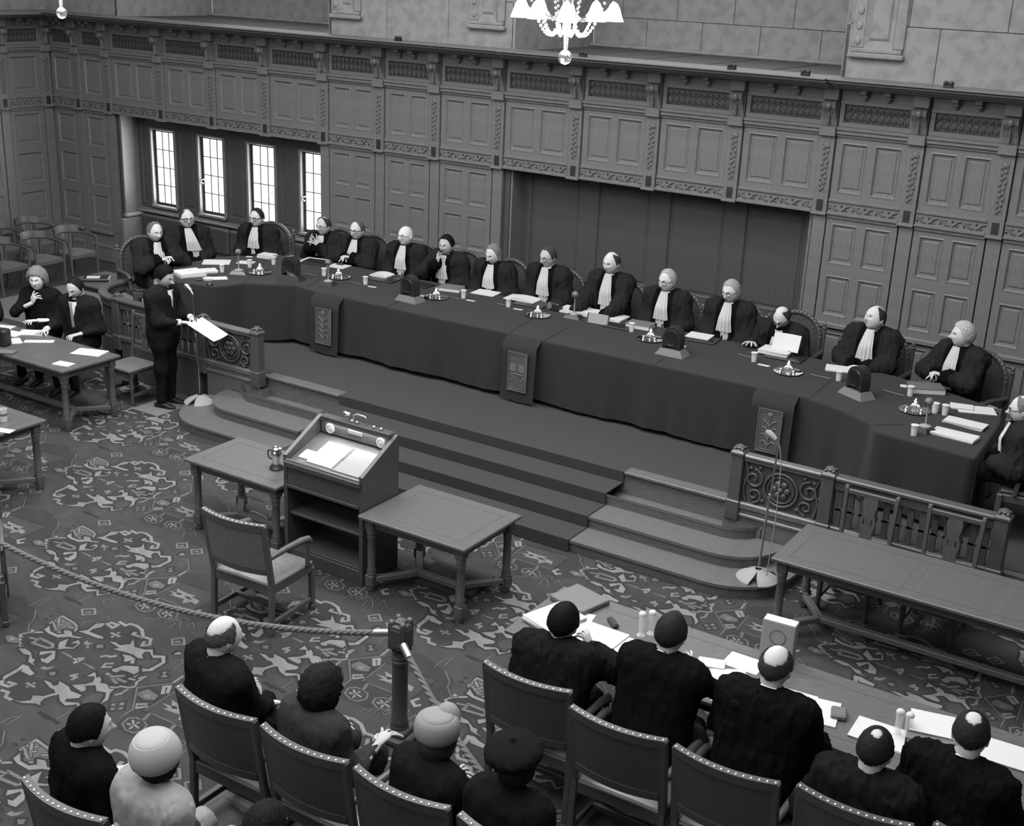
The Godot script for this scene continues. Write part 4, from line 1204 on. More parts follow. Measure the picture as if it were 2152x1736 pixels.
func spiral(c: Vector3, r0: float, r1: float, t0: float, turns: float, n: int, sx := 1.0) -> Array:
	var p := []
	for i in n + 1:
		var f := float(i) / n
		var t := t0 + turns * TAU * f
		var r := lerpf(r0, r1, f)
		p.push_back(c + Vector3(cos(t) * r * sx, sin(t) * r, 0))
	return p
func balustrade(side: int) -> void:
	var s := -1.0 if side == 0 else 1.0
	var z := -10.46
	var lab := "carved oak balustrade left of the steps behind the standing speaker, its end curving back" if side == 0 else "carved oak balustrade beside the steps behind the long bare table"
	var t := thing("balustrade", lab, "balustrade")
	var xs := [XC + s * 3.03, XC + s * 3.9, XC + s * 5.4]
	var mb: MB
	for i in 3:
		mb = MB.new()
		var x: float = xs[i]
		mb.bb(Vector3(x - 0.06, 0.36, z - 0.06), Vector3(x + 0.06, 1.05, z + 0.06), 0.008)
		mb.bb(Vector3(x - 0.07, 0.36, z - 0.07), Vector3(x + 0.07, 0.56, z + 0.07), 0.012)
		mb.bb(Vector3(x - 0.07, 1.0, z - 0.07), Vector3(x + 0.07, 1.04, z + 0.07), 0.01)
		var o := part("post", mb, M.chair_wood, t)
		mb = MB.new()
		mb.lathe(Vector3(x, 1.04, z), [Vector2(0.065, 0.0), Vector2(0.05, 0.02), Vector2(0.058, 0.035), Vector2(0.03, 0.055), Vector2(0.0, 0.062)], 4)
		for k in 4: mb.ball(Vector3(x + (0.035 if k % 2 else -0.035), 1.06, z + (0.035 if k < 2 else -0.035)), Vector3(0.02, 0.018, 0.02), 6, 4)
		part("cap", mb, M.chair_wood, o)
	var xa: float = min(xs[0], xs[1]) + 0.06
	var xb: float = max(xs[0], xs[1]) - 0.06
	# carved bay
	mb = MB.new()
	mb.bb(Vector3(xa, 0.985, z - 0.05), Vector3(xb, 1.025, z + 0.05), 0.012)
	mb.bb(Vector3(xa, 0.955, z - 0.035), Vector3(xb, 0.985, z + 0.035), 0.006)
	part("top_rail", mb, M.step_wood, t)
	mb = MB.new()
	mb.bb(Vector3(xa, 0.48, z - 0.05), Vector3(xb, 0.55, z + 0.05), 0.012)
	mb.bb(Vector3(xa, 0.0, z - 0.105), Vector3(xb, 0.48, z + 0.035), 0.004)
	mb.bb(Vector3(xa, 0.40, z - 0.04), Vector3(xb, 0.44, z + 0.05), 0.01)
	part("plinth", mb, M.step_wood, t)
	mb = MB.new()
	mb.bb(Vector3(xa, 0.55, z - 0.02), Vector3(xb, 0.955, z + 0.0))
	var cpn := part("carved_panel", mb, M.chair_wood_dark, t)
	mb = MB.new()
	var xm := (xa + xb) / 2
	for q in [-1.0, 1.0]:
		mb.tube(spiral(Vector3(xm + q * 0.27, 0.80, z + 0.012), 0.10, 0.02, PI * 0.5, 1.4 * q, 22), 0.014, 5)
		mb.tube(spiral(Vector3(xm + q * 0.25, 0.64, z + 0.012), 0.075, 0.015, -PI * 0.5, -1.3 * q, 18), 0.013, 5)
		mb.tube([Vector3(xm + q * 0.33, 0.56, z + 0.01), Vector3(xm + q * 0.36, 0.7, z + 0.015), Vector3(xm + q * 0.32, 0.85, z + 0.015), Vector3(xm + q * 0.36, 0.95, z + 0.01)], 0.013, 5)
		for k in 5:
			mb.ball(Vector3(xm + q * (0.17 + 0.045 * k), 0.60 + 0.32 * absf(sin(k * 1.7)), z + 0.01), Vector3(0.026, 0.02, 0.012), 6, 4)
	mb.tube(spiral(Vector3(xm, 0.75, z + 0.012), 0.16, 0.16, 0, 1.0, 24), 0.016, 5, false)
	mb.tube(spiral(Vector3(xm, 0.75, z + 0.012), 0.125, 0.125, 0, 1.0, 24), 0.009, 5, false)
	for k in 6:
		var a := TAU * k / 6.0
		mb.ball(Vector3(xm + cos(a) * 0.06, 0.75 + sin(a) * 0.06, z + 0.012), Vector3(0.035, 0.035, 0.02), 7, 5)
	mb.ball(Vector3(xm, 0.75, z + 0.02), Vector3(0.03, 0.03, 0.02), 8, 5)
	part("scrollwork", mb, M.chair_wood, cpn)
	# slatted bay
	xa = min(xs[1], xs[2]) + 0.06
	xb = max(xs[1], xs[2]) - 0.06
	mb = MB.new()
	mb.bb(Vector3(xa, 0.985, z - 0.06), Vector3(xb, 1.03, z + 0.06), 0.012)
	mb.bb(Vector3(xa, 0.90, z - 0.035), Vector3(xb, 0.985, z + 0.035), 0.006)
	part("top_rail", mb, M.chair_wood, t)
	mb = MB.new()
	mb.bb(Vector3(xa, 0.48, z - 0.05), Vector3(xb, 0.55, z + 0.05), 0.012)
	mb.bb(Vector3(xa, 0.0, z - 0.105), Vector3(xb, 0.48, z + 0.035), 0.004)
	part("plinth", mb, M.chair_wood, t)
	var n := 13
	for i in n:
		mb = MB.new()
		var x := lerpf(xa, xb, (i + 0.5) / n)
		mb.bb(Vector3(x - 0.028, 0.55, z - 0.012), Vector3(x + 0.028, 0.90, z + 0.012), 0.004)
		mb.bb(Vector3(x - 0.042, 0.69, z - 0.012), Vector3(x + 0.042, 0.73, z + 0.012), 0.01)
		part("slat", mb, M.chair_wood, t)
	if side == 0:
		# the rail curves round the corner of the platform
		var pts := []
		for k in 13:
			var a := PI / 2 * k / 12.0
			pts.push_back(Vector2(-12.5 - 0.62 * sin(a), z - 0.62 + 0.62 * cos(a)))
		pts.push_back(Vector2(-13.12, -11.35))
		mb = MB.new()
		var low := MB.new()
		for k in pts.size() - 1:
			var a: Vector2 = pts[k]; var b: Vector2 = pts[k + 1]
			var e := (b - a).normalized() * 0.008
			mb.beam(Vector3(a.x - e.x, 1.005, a.y - e.y), Vector3(b.x + e.x, 1.005, b.y + e.y), 0.12, 0.05, 0.01)
			mb.beam(Vector3(a.x, 0.94, a.y), Vector3(b.x, 0.94, b.y), 0.07, 0.08)
			low.beam(Vector3(a.x, 0.25, a.y), Vector3(b.x, 0.25, b.y), 0.09, 0.5)
		part("curved_rail", mb, M.table_leg, t)
		part("curved_plinth", low, M.chair_wood, t)
		for k in range(1, pts.size() - 1, 1):
			mb = MB.new()
			var a: Vector2 = pts[k]
			mb.beam(Vector3(a.x, 0.5, a.y), Vector3(a.x, 0.92, a.y), 0.03, 0.03, 0.004)
			part("slat", mb, M.chair_wood, t)

func bench_outline() -> PackedVector2Array:
	return PackedVector2Array([Vector2(-11.97, -10.95), Vector2(-11.41, -11.06), Vector2(-11.33, -11.2), Vector2(-11.24, -11.46), Vector2(-10.68, -11.80), Vector2(-10.3, -11.75), Vector2(-8.5, -11.73), Vector2(-7.05, -11.75), Vector2(-5.2, -11.75), Vector2(-3.88, -11.76), Vector2(-3.45, -11.6), Vector2(-3.1, -11.38), Vector2(-3.0, -11.22), Vector2(-2.09, -11.1), Vector2(-2.12, -12.0), Vector2(-2.15, -12.4), Vector2(-2.38, -12.73), Vector2(-2.75, -12.87), Vector2(-3.4, -13.08), Vector2(-4.2, -13.14), Vector2(-7.0, -13.16), Vector2(-10.4, -13.12), Vector2(-11.3, -13.1), Vector2(-12.0, -12.95), Vector2(-12.45, -12.45), Vector2(-12.58, -11.8), Vector2(-12.45, -11.3)])
func bench_table() -> void:
	var t := thing("bench_table", "very long curved judges' bench draped to the floor in dark plain cloth", "table")
	var ol := bench_outline()
	var mb := MB.new()
	mb.prism(ol, DESK - 0.012, DESK)
	part("cloth_top", mb, M.bench_cloth, t)
	# skirt: hangs from the edge in shallow folds
	var pts := PackedVector2Array()
	var N := ol.size()
	for i in range(-1, 15):
		var a := ol[(i + N) % N]; var b := ol[(i + 1 + N) % N]
		var k := int(ceil((b - a).length() / 0.06))
		for j in k: pts.push_back(a.lerp(b, float(j) / k))
	var n2 := pts.size()
	var g := []
	for r in 11:
		g.push_back([])
	var run := 0.0
	for i in n2:
		var p := pts[i]
		var q := (pts[mini(i + 1, n2 - 1)] - pts[maxi(i - 1, 0)]).normalized()
		var out := Vector2(-q.y, q.x)
		run += (pts[mini(i + 1, n2 - 1)] - p).length()
		var fold := noise.get_noise_2d(run * 0.9, 3.0) * 0.05 + noise.get_noise_2d(run * 2.6, 9.0) * 0.028
		var hem := DAIS + 0.035 + 0.03 * noise.get_noise_2d(run * 0.5, 40.0) + 0.012
		for r in 11:
			var f := r / 10.0
			var off := 0.0
			var y := DESK
			if r == 0: off = 0.0
			elif r == 1: off = 0.010; y = DESK - 0.006
			elif r == 2: off = 0.016; y = DESK - 0.02
			else:
				f = (r - 2) / 8.0
				y = lerpf(DESK - 0.02, hem, f)
				off = 0.016 + 0.03 * f + fold * f * 1.3
			g[r].push_back(Vector3(p.x + out.x * off, y, p.y + out.y * off))
	mb = MB.new()
	mb.sheet(g, true)
	part("skirt", mb, M.bench_cloth, t)
	# embroidered hangings in front of the skirt
	var k := 0
	for bx in [-10.06, -7.2, -4.18]:
		var w := 0.45
		var zf := -11.64
		mb = MB.new()
		var rows := []
		for r in 9:
			var row := []
			for c in 7:
				var f := r / 8.0
				var xx: float = bx + (c / 6.0 - 0.5) * w
				row.push_back(Vector3(xx, lerpf(DESK + 0.006, DAIS + 0.03, f) + 0.012 * sin(c * 1.3) * f, zf + 0.03 * f + 0.006 * sin(c * 2.0 + f * 3.0) - (0.10 if r == 0 else 0.0)))
			rows.push_back(row)
		mb.sheet(rows, true)
		var o := part("banner", mb, M.banner, t, "dark hanging with an embroidered panel")
		mb = MB.new()
		var x0: float = bx - 0.13; var x1: float = bx + 0.13
		var zz := zf + 0.034
		var y0 := 0.62; var y1 := 1.09
		mb.bb(Vector3(x0, y0, zz), Vector3(x1, y1, zz + 0.004))
		part("embroidered_ground", mb, M.embroidery, o)
		mb = MB.new()
		var ez := zz + 0.006
		for fr in [[0.012, 0.006], [0.035, 0.004]]:
			var i2: float = fr[0]
			mb.tube([Vector3(x0 + i2, y0 + i2, ez), Vector3(x1 - i2, y0 + i2, ez), Vector3(x1 - i2, y1 - i2, ez), Vector3(x0 + i2, y1 - i2, ez), Vector3(x0 + i2, y0 + i2, ez)], fr[1], 4)
		if k == 1:
			# a pair of scales with a sword between
			mb.tube([Vector3(bx, 0.72, ez), Vector3(bx, 1.0, ez)], 0.008, 4)
			mb.tube([Vector3(bx - 0.08, 0.83, ez), Vector3(bx + 0.08, 0.83, ez)], 0.006, 4)
			for q in [-1.0, 1.0]:
				mb.bb(Vector3(bx + q * 0.055 - 0.035, 0.86, ez - 0.003), Vector3(bx + q * 0.055 + 0.035, 0.95, ez + 0.003))
				mb.tube(spiral(Vector3(bx + q * 0.06, 0.78, ez), 0.035, 0.01, 0, 1.2, 12), 0.005, 4)
		else:
			mb.tube([Vector3(bx, 0.68, ez), Vector3(bx, 1.02, ez)], 0.007, 4)
			for j in 4:
				for q in [-1.0, 1.0]:
					mb.tube([Vector3(bx, 0.70 + j * 0.07, ez), Vector3(bx + q * 0.045, 0.75 + j * 0.07, ez), Vector3(bx + q * 0.075, 0.73 + j * 0.08, ez)], 0.007, 4)
			mb.ball(Vector3(bx, 1.03, ez), Vector3(0.03, 0.03, 0.008), 8, 4)
		part("embroidery", mb, M.carved, o)
		k += 1
	# seams of the cloth and cables running over it
	mb = MB.new()
	for a in [[(1068), 701, 1150, 650], [1144, 716, 1190, 690], [512, 595, 560, 545], [644, 606, 700, 565], [808, 647, 845, 632], [1377, 766, 1400, 750], [1703, 836, 1745, 800], [1834, 893, 1900, 892]]:
		mb.tube([at(a[0], a[1], DESK + 0.002), at(a[2], a[3], DESK + 0.002)], 0.0035, 5)
	part("seam", mb, M.black_matte, t)

# ---------- furniture ----------
func turned_leg(h: float) -> ArrayMesh:
	var mb := MB.new()
	mb.box(Vector3(0, 0.10, 0), Vector3(0.085, 0.11, 0.085), 0.008)
	mb.lathe(Vector3.ZERO, [Vector2(0.0, 0.0), Vector2(0.032, 0.0), Vector2(0.042, 0.02), Vector2(0.032, 0.05)], 14)
	mb.lathe(Vector3.ZERO, [Vector2(0.036, 0.15), Vector2(0.044, 0.165), Vector2(0.036, 0.18), Vector2(0.042, 0.2), Vector2(0.034, 0.215), Vector2(0.036, 0.4), Vector2(0.033, h - 0.19), Vector2(0.041, h - 0.175), Vector2(0.034, h - 0.16), Vector2(0.042, h - 0.14), Vector2(0.045, h - 0.12), Vector2(0.04, h - 0.10)], 14)
	mb.box(Vector3(0, h - 0.05, 0), Vector3(0.085, 0.10, 0.085), 0.006)
	return mb.mesh()
func table(label: String, x0: float, x1: float, z0: float, z1: float, h: float, divs := 1) -> Node3D:
	var t := thing("table", label, "table", Vector3((x0 + x1) / 2, 0, (z0 + z1) / 2))
	var w := x1 - x0
	var d := z1 - z0
	var mb := MB.new()
	mb.box(Vector3(0, h - 0.016, 0), Vector3(w, 0.032, d), 0.006)
	part("table_top", mb, M.table_top, t)
	# framed inlay: thin grooves of dark wood
	mb = MB.new()
	var m := 0.12
	var y := h + 0.0008
	var gx0 := -w / 2 + m; var gx1 := w / 2 - m; var gz0 := -d / 2 + m; var gz1 := d / 2 - m
	for e in [[gx0, gz0, gx1, gz0], [gx0, gz1, gx1, gz1], [gx0, gz0, gx0, gz1], [gx1, gz0, gx1, gz1]]:
		mb.beam(Vector3(e[0], y - 0.002, e[1]), Vector3(e[2], y - 0.002, e[3]), 0.012, 0.004)
	for k in range(1, divs):
		var xx := lerpf(gx0, gx1, float(k) / divs)
		mb.beam(Vector3(xx - 0.04, y - 0.002, gz0), Vector3(xx - 0.04, y - 0.002, gz1), 0.008, 0.004)
		mb.beam(Vector3(xx + 0.04, y - 0.002, gz0), Vector3(xx + 0.04, y - 0.002, gz1), 0.008, 0.004)
	part("inlay_line", mb, M.table_leg, t)
	mb = MB.new()
	var lx := w / 2 - 0.085; var lz := d / 2 - 0.085
	for s in [-1.0, 1.0]:
		mb.box(Vector3(0, h - 0.075, s * lz), Vector3(2 * lx, 0.085, 0.03), 0.004)
		mb.box(Vector3(s * lx, h - 0.075, 0), Vector3(0.03, 0.085, 2 * lz), 0.004)
	part("apron", mb, M.table_leg, t)
	var lm := turned_leg(h - 0.032)
	for sx in [-1.0, 1.0]:
		for sz in [-1.0, 1.0]:
			var l := part_mesh("leg", lm, M.table_leg, t)
			l.position = Vector3(sx * lx, 0, sz * lz)
	# stretcher with forked ends
	mb = MB.new()
	var f: float = min(0.26, lx * 0.6)
	mb.beam(Vector3(-lx + f, 0.11, 0), Vector3(lx - f, 0.11, 0), 0.07, 0.05, 0.006)
	for sx in [-1.0, 1.0]:
		for sz in [-1.0, 1.0]:
			mb.beam(Vector3(sx * (lx - f), 0.11, 0), Vector3(sx * lx, 0.11, sz * lz), 0.06, 0.05, 0.006)
	part("stretcher", mb, M.table_edge, t)
	return t

func armchair(label: String, pos: Vector3, turn: float, group: String, wood: Material, hide: Material) -> Node3D:
	# studded armchair; faces -z, its back towards +z
	var t := thing("studded_armchair", label, "chair", pos, turn, group)
	var hw := 0.30
	var mb: MB
	var zc := func(x: float, y: float) -> float: return 0.25 + 0.055 * (1.0 - pow(x / 0.3, 2)) + maxf(0.0, y - 0.45) * 0.16
	for s in [-1.0, 1.0]:
		mb = MB.new()
		mb.beam(Vector3(s * hw, 0, 0.27), Vector3(s * hw, 0.46, 0.25), 0.045, 0.045, 0.006)
		mb.beam(Vector3(s * hw, 0.44, 0.25), Vector3(s * hw, 1.0, 0.25 + 0.55 * 0.16), 0.042, 0.05, 0.006)
		part("rear_leg", mb, wood, t)
		mb = MB.new()
		mb.box(Vector3(s * 0.29, 0.20, -0.27), Vector3(0.045, 0.40, 0.045), 0.006)
		mb.box(Vector3(s * 0.29, 0.03, -0.27), Vector3(0.055, 0.05, 0.055), 0.01)
		part("front_leg", mb, wood, t)
	# curved back: rails and leather
	var bar := func(y0: float, y1: float, th: float, x0: float, x1: float, push: float) -> MB:
		var q := MB.new()
		var rings := []
		for i in 13:
			var x: float = lerpf(x0, x1, i / 12.0)
			var za: float = zc.call(x, y0) + push
			var zb: float = zc.call(x, y1) + push
			rings.push_back([Vector3(x, y0, za - th / 2), Vector3(x, y0, za + th / 2), Vector3(x, y1, zb + th / 2), Vector3(x, y1, zb - th / 2)])
		for i in 12:
			for k in 4:
				var j := (k + 1) % 4
				q.quad(rings[i][k], rings[i][j], rings[i + 1][j], rings[i + 1][k])
		for e in [0, 12]:
			q.quad(rings[e][0], rings[e][1], rings[e][2], rings[e][3])
		return q
	part("top_rail", bar.call(0.945, 1.005, 0.05, -hw - 0.015, hw + 0.015, 0.0), wood, t)
	part("back_panel", bar.call(0.60, 0.95, 0.03, -hw + 0.02, hw - 0.02, 0.0), hide, t)
	part("back_rail", bar.call(0.545, 0.60, 0.045, -hw + 0.02, hw - 0.02, 0.0), wood, t)
	# brass studs along the top
	var stud := MB.new()
	stud.ball(Vector3.ZERO, Vector3(0.0095, 0.007, 0.0095), 7, 4)
	var sm := stud.mesh()
	for i in 15:
		var x := lerpf(-hw, hw, i / 14.0)
		var so := part_mesh("stud", sm, M.stud, t)
		so.position = Vector3(x, 1.006, zc.call(x, 1.0) + 0.008)
	mb = MB.new()
	mb.box(Vector3(0, 0.40, 0.25), Vector3(0.56, 0.09, 0.03), 0.006)
	mb.box(Vector3(0, 0.40, -0.27), Vector3(0.55, 0.09, 0.03), 0.006)
	for s in [-1.0, 1.0]: mb.box(Vector3(s * 0.29, 0.40, -0.01), Vector3(0.03, 0.09, 0.52), 0.006)
	part("seat_rail", mb, wood, t)
	mb = MB.new()
	for i in 10:
		for s in [-1.0, 1.0]: mb.ball(Vector3(s * 0.306, 0.425, -0.22 + i * 0.048), Vector3(0.005, 0.006, 0.006), 5, 4)
		mb.ball(Vector3(-0.24 + i * 0.053, 0.425, 0.266), Vector3(0.006, 0.006, 0.005), 5, 4)
	part("seat_nails", mb, M.black, t)
	var g := []
	for i in 9:
		var row := []
		for k in 9:
			var x := lerpf(-0.29, 0.29, i / 8.0)
			var zz := lerpf(-0.285, 0.24, k / 8.0)
			var e := (1.0 - pow(absf(x) / 0.3, 4)) * (1.0 - pow(absf(zz + 0.02) / 0.275, 4))
			row.push_back(Vector3(x, 0.44 + 0.035 * maxf(0, e), zz))
		g.push_back(row)
	mb = MB.new()
	mb.sheet(g, true)
	mb.bb(Vector3(-0.29, 0.40, -0.285), Vector3(0.29, 0.4395, 0.24))
	part("seat", mb, M.leather if hide == M.leather else M.leather, t)
	for s in [-1.0, 1.0]:
		mb = MB.new()
		mb.tube([Vector3(s * 0.30, 0.69, 0.29), Vector3(s * 0.31, 0.705, 0.1), Vector3(s * 0.315, 0.70, -0.12), Vector3(s * 0.315, 0.685, -0.2), Vector3(s * 0.315, 0.645, -0.235)], [0.022, 0.026, 0.03, 0.03, 0.016], 8)
		mb.beam(Vector3(s * 0.305, 0.44, -0.2), Vector3(s * 0.315, 0.68, -0.19), 0.035, 0.035, 0.006)
		part("arm", mb, wood, t)
	mb = MB.new()
	for s in [-1.0, 1.0]: mb.beam(Vector3(s * 0.29, 0.1, -0.25), Vector3(s * 0.295, 0.1, 0.26), 0.03, 0.045, 0.005)
	mb.beam(Vector3(-0.29, 0.1, 0.0), Vector3(0.29, 0.1, 0.0), 0.03, 0.045, 0.005)
	part("stretcher", mb, wood, t)
	return t

func side_chair(label: String, pos: Vector3, turn: float, group: String) -> Node3D:
	# oak side chair with a pierced splat; faces +z
	var t := thing("side_chair", label, "chair", pos, turn, group)
	var mb: MB
	for s in [-1.0, 1.0]:
		mb = MB.new()
		mb.beam(Vector3(s * 0.21, 0, -0.24), Vector3(s * 0.21, 0.45, -0.21), 0.04, 0.04, 0.005)
		mb.beam(Vector3(s * 0.21, 0.43, -0.21), Vector3(s * 0.225, 1.0, -0.27), 0.042, 0.035, 0.005)
		mb.ball(Vector3(s * 0.225, 1.005, -0.27), Vector3(0.024, 0.016, 0.02), 7, 4)
		part("rear_leg", mb, M.chair_wood, t)
		mb = MB.new()
		mb.lathe(Vector3(s * 0.21, 0, 0.2), [Vector2(0.0, 0.0), Vector2(0.018, 0.0), Vector2(0.024, 0.03), Vector2(0.018, 0.06), Vector2(0.022, 0.12), Vector2(0.026, 0.3), Vector2(0.02, 0.33), Vector2(0.03, 0.36), Vector2(0.03, 0.40)], 12)
		part("front_leg", mb, M.chair_wood, t)
	mb = MB.new()
	mb.box(Vector3(0, 0.965, -0.268), Vector3(0.43, 0.045, 0.03), 0.006)
	part("top_rail", mb, M.chair_wood, t)
	mb = MB.new()
	mb.box(Vector3(0, 0.565, -0.226), Vector3(0.42, 0.05, 0.028), 0.006)
	part("lower_rail", mb, M.chair_wood, t)
	# splat with three slots
	mb = MB.new()
	var outline := [[0.585, 0.055], [0.64, 0.052], [0.70, 0.068], [0.76, 0.066], [0.80, 0.048], [0.86, 0.06], [0.90, 0.068], [0.945, 0.06]]
	for i in outline.size() - 1:
		var a: Array = outline[i]; var b: Array = outline[i + 1]
		var za: float = -0.228 - (a[0] - 0.565) * 0.1; var zb: float = -0.228 - (b[0] - 0.565) * 0.1
		var slot := i in [2]
		var bands := [[-1.0, 1.0]] if not slot else [[-1.0, -0.62], [-0.4, -0.14], [0.14, 0.4], [0.62, 1.0]]
		for w in bands:
			var p0 := Vector3(w[0] * a[1], a[0], za); var p1 := Vector3(w[1] * a[1], a[0], za); var p2 := Vector3(w[1] * b[1], b[0], zb); var p3 := Vector3(w[0] * b[1], b[0], zb)
			var o := Vector3(0, 0, 0.018)
			mb.quad(p0 + o, p1 + o, p2 + o, p3 + o); mb.quad(p1, p0, p3, p2)
			mb.quad(p0, p0 + o, p3 + o, p3); mb.quad(p1 + o, p1, p2, p2 + o)
			mb.quad(p3 + o, p2 + o, p2, p3); mb.quad(p0, p1, p1 + o, p0 + o)
	part("splat", mb, M.chair_wood, t)
	mb = MB.new()
	mb.box(Vector3(0, 0.405, 0.0), Vector3(0.45, 0.05, 0.45), 0.006)
	part("seat_rail", mb, M.chair_wood, t)
	var g := []
	for i in 9:
		var row := []
		for k in 9:
			var x := lerpf(-0.235, 0.235, i / 8.0)
			var zz := lerpf(-0.215, 0.24, k / 8.0)
			var e := (1.0 - pow(absf(x) / 0.24, 4)) * (1.0 - pow(absf(zz - 0.01) / 0.235, 4))
			row.push_back(Vector3(x, 0.435 + 0.03 * maxf(0, e), zz))
		g.push_back(row)
	mb = MB.new()
	mb.sheet(g, true)
	mb.bb(Vector3(-0.235, 0.415, -0.215), Vector3(0.235, 0.4348, 0.24))
	part("seat", mb, M.leather, t)
	mb = MB.new()
	for s in [-1.0, 1.0]: mb.beam(Vector3(s * 0.21, 0.12, -0.23), Vector3(s * 0.21, 0.12, 0.2), 0.025, 0.04, 0.004)
	mb.beam(Vector3(-0.21, 0.16, -0.02), Vector3(0.21, 0.16, -0.02), 0.025, 0.035, 0.004)
	part("stretcher", mb, M.chair_wood, t)
	return t

func round_armchair(label: String, pos: Vector3, turn: float, group: String) -> Node3D:
	# bow-backed wooden armchair with a patterned seat; faces +z
	var t := thing("bow_armchair", label, "chair", pos, turn, group)
	var mb := MB.new()
	var bow := []
	for k in 17:
		var a := PI * (k / 16.0)
		bow.push_back(Vector3(0.27 * cos(a) + (0.02 * cos(a)), 0.70 + 0.03 * sin(a), -0.27 * sin(a) + 0.0))
	bow.push_front(Vector3(0.28, 0.69, 0.18)); bow.push_front(Vector3(0.275, 0.66, 0.24))
	bow.push_back(Vector3(-0.28, 0.69, 0.18)); bow.push_back(Vector3(-0.275, 0.66, 0.24))
	mb.tube(bow, 0.021, 8)
	part("arm_bow", mb, M.chair_wood, t)
	mb = MB.new()
	var rows := [[], [], [], []]
	for k in 13:
		var a := PI * (0.2 + 0.6 * k / 12.0)
		var e := 0.02 * sin(PI * k / 12.0)
		rows[0].push_back(Vector3(0.28 * cos(a), 0.715, -0.27 * sin(a) + 0.012)); rows[1].push_back(Vector3(0.30 * cos(a), 0.82 + e, -0.30 * sin(a) + 0.012))
		rows[2].push_back(Vector3(0.30 * cos(a), 0.82 + e, -0.30 * sin(a) - 0.016)); rows[3].push_back(Vector3(0.28 * cos(a), 0.715, -0.27 * sin(a) - 0.016))
	mb.sheet([rows[0], rows[1]], false); mb.sheet([rows[2], rows[3]], false); mb.sheet([rows[1], rows[2]], false)
	part("crest_rail", mb, M.chair_wood, t)
	for k in 5:
		var a := PI * (0.34 + 0.32 * k / 4.0)
		mb = MB.new()
		mb.beam(Vector3(0.22 * cos(a), 0.44, -0.22 * sin(a)), Vector3(0.28 * cos(a), 0.72, -0.27 * sin(a)), 0.03 if k != 2 else 0.08, 0.012, 0.002, Vector3(cos(a), 0, -sin(a)))
		part("slat", mb, M.chair_wood, t)
	for s in [-1.0, 1.0]:
		mb = MB.new()
		mb.beam(Vector3(s * 0.25, 0, 0.25), Vector3(s * 0.275, 0.68, 0.23), 0.035, 0.035, 0.005)
		part("front_leg", mb, M.chair_wood, t)
		mb = MB.new()
		mb.beam(Vector3(s * 0.19, 0, -0.24), Vector3(s * 0.17, 0.72, -0.22), 0.035, 0.035, 0.005)
		part("rear_leg", mb, M.chair_wood, t)
	mb = MB.new()
	var poly := PackedVector2Array([Vector2(-0.245, 0.25), Vector2(0.245, 0.25), Vector2(0.23, -0.1), Vector2(0.15, -0.22), Vector2(-0.15, -0.22), Vector2(-0.23, -0.1)])
	mb.prism(poly, 0.38, 0.435)
	part("seat_rail", mb, M.table_leg, t)
	mb = MB.new()
	var in_ := PackedVector2Array()
	for p in poly: in_.push_back(p * 0.95)
	mb.prism(in_, 0.435, 0.455)
	part("seat", mb, M.seat_fabric, t)
	return t

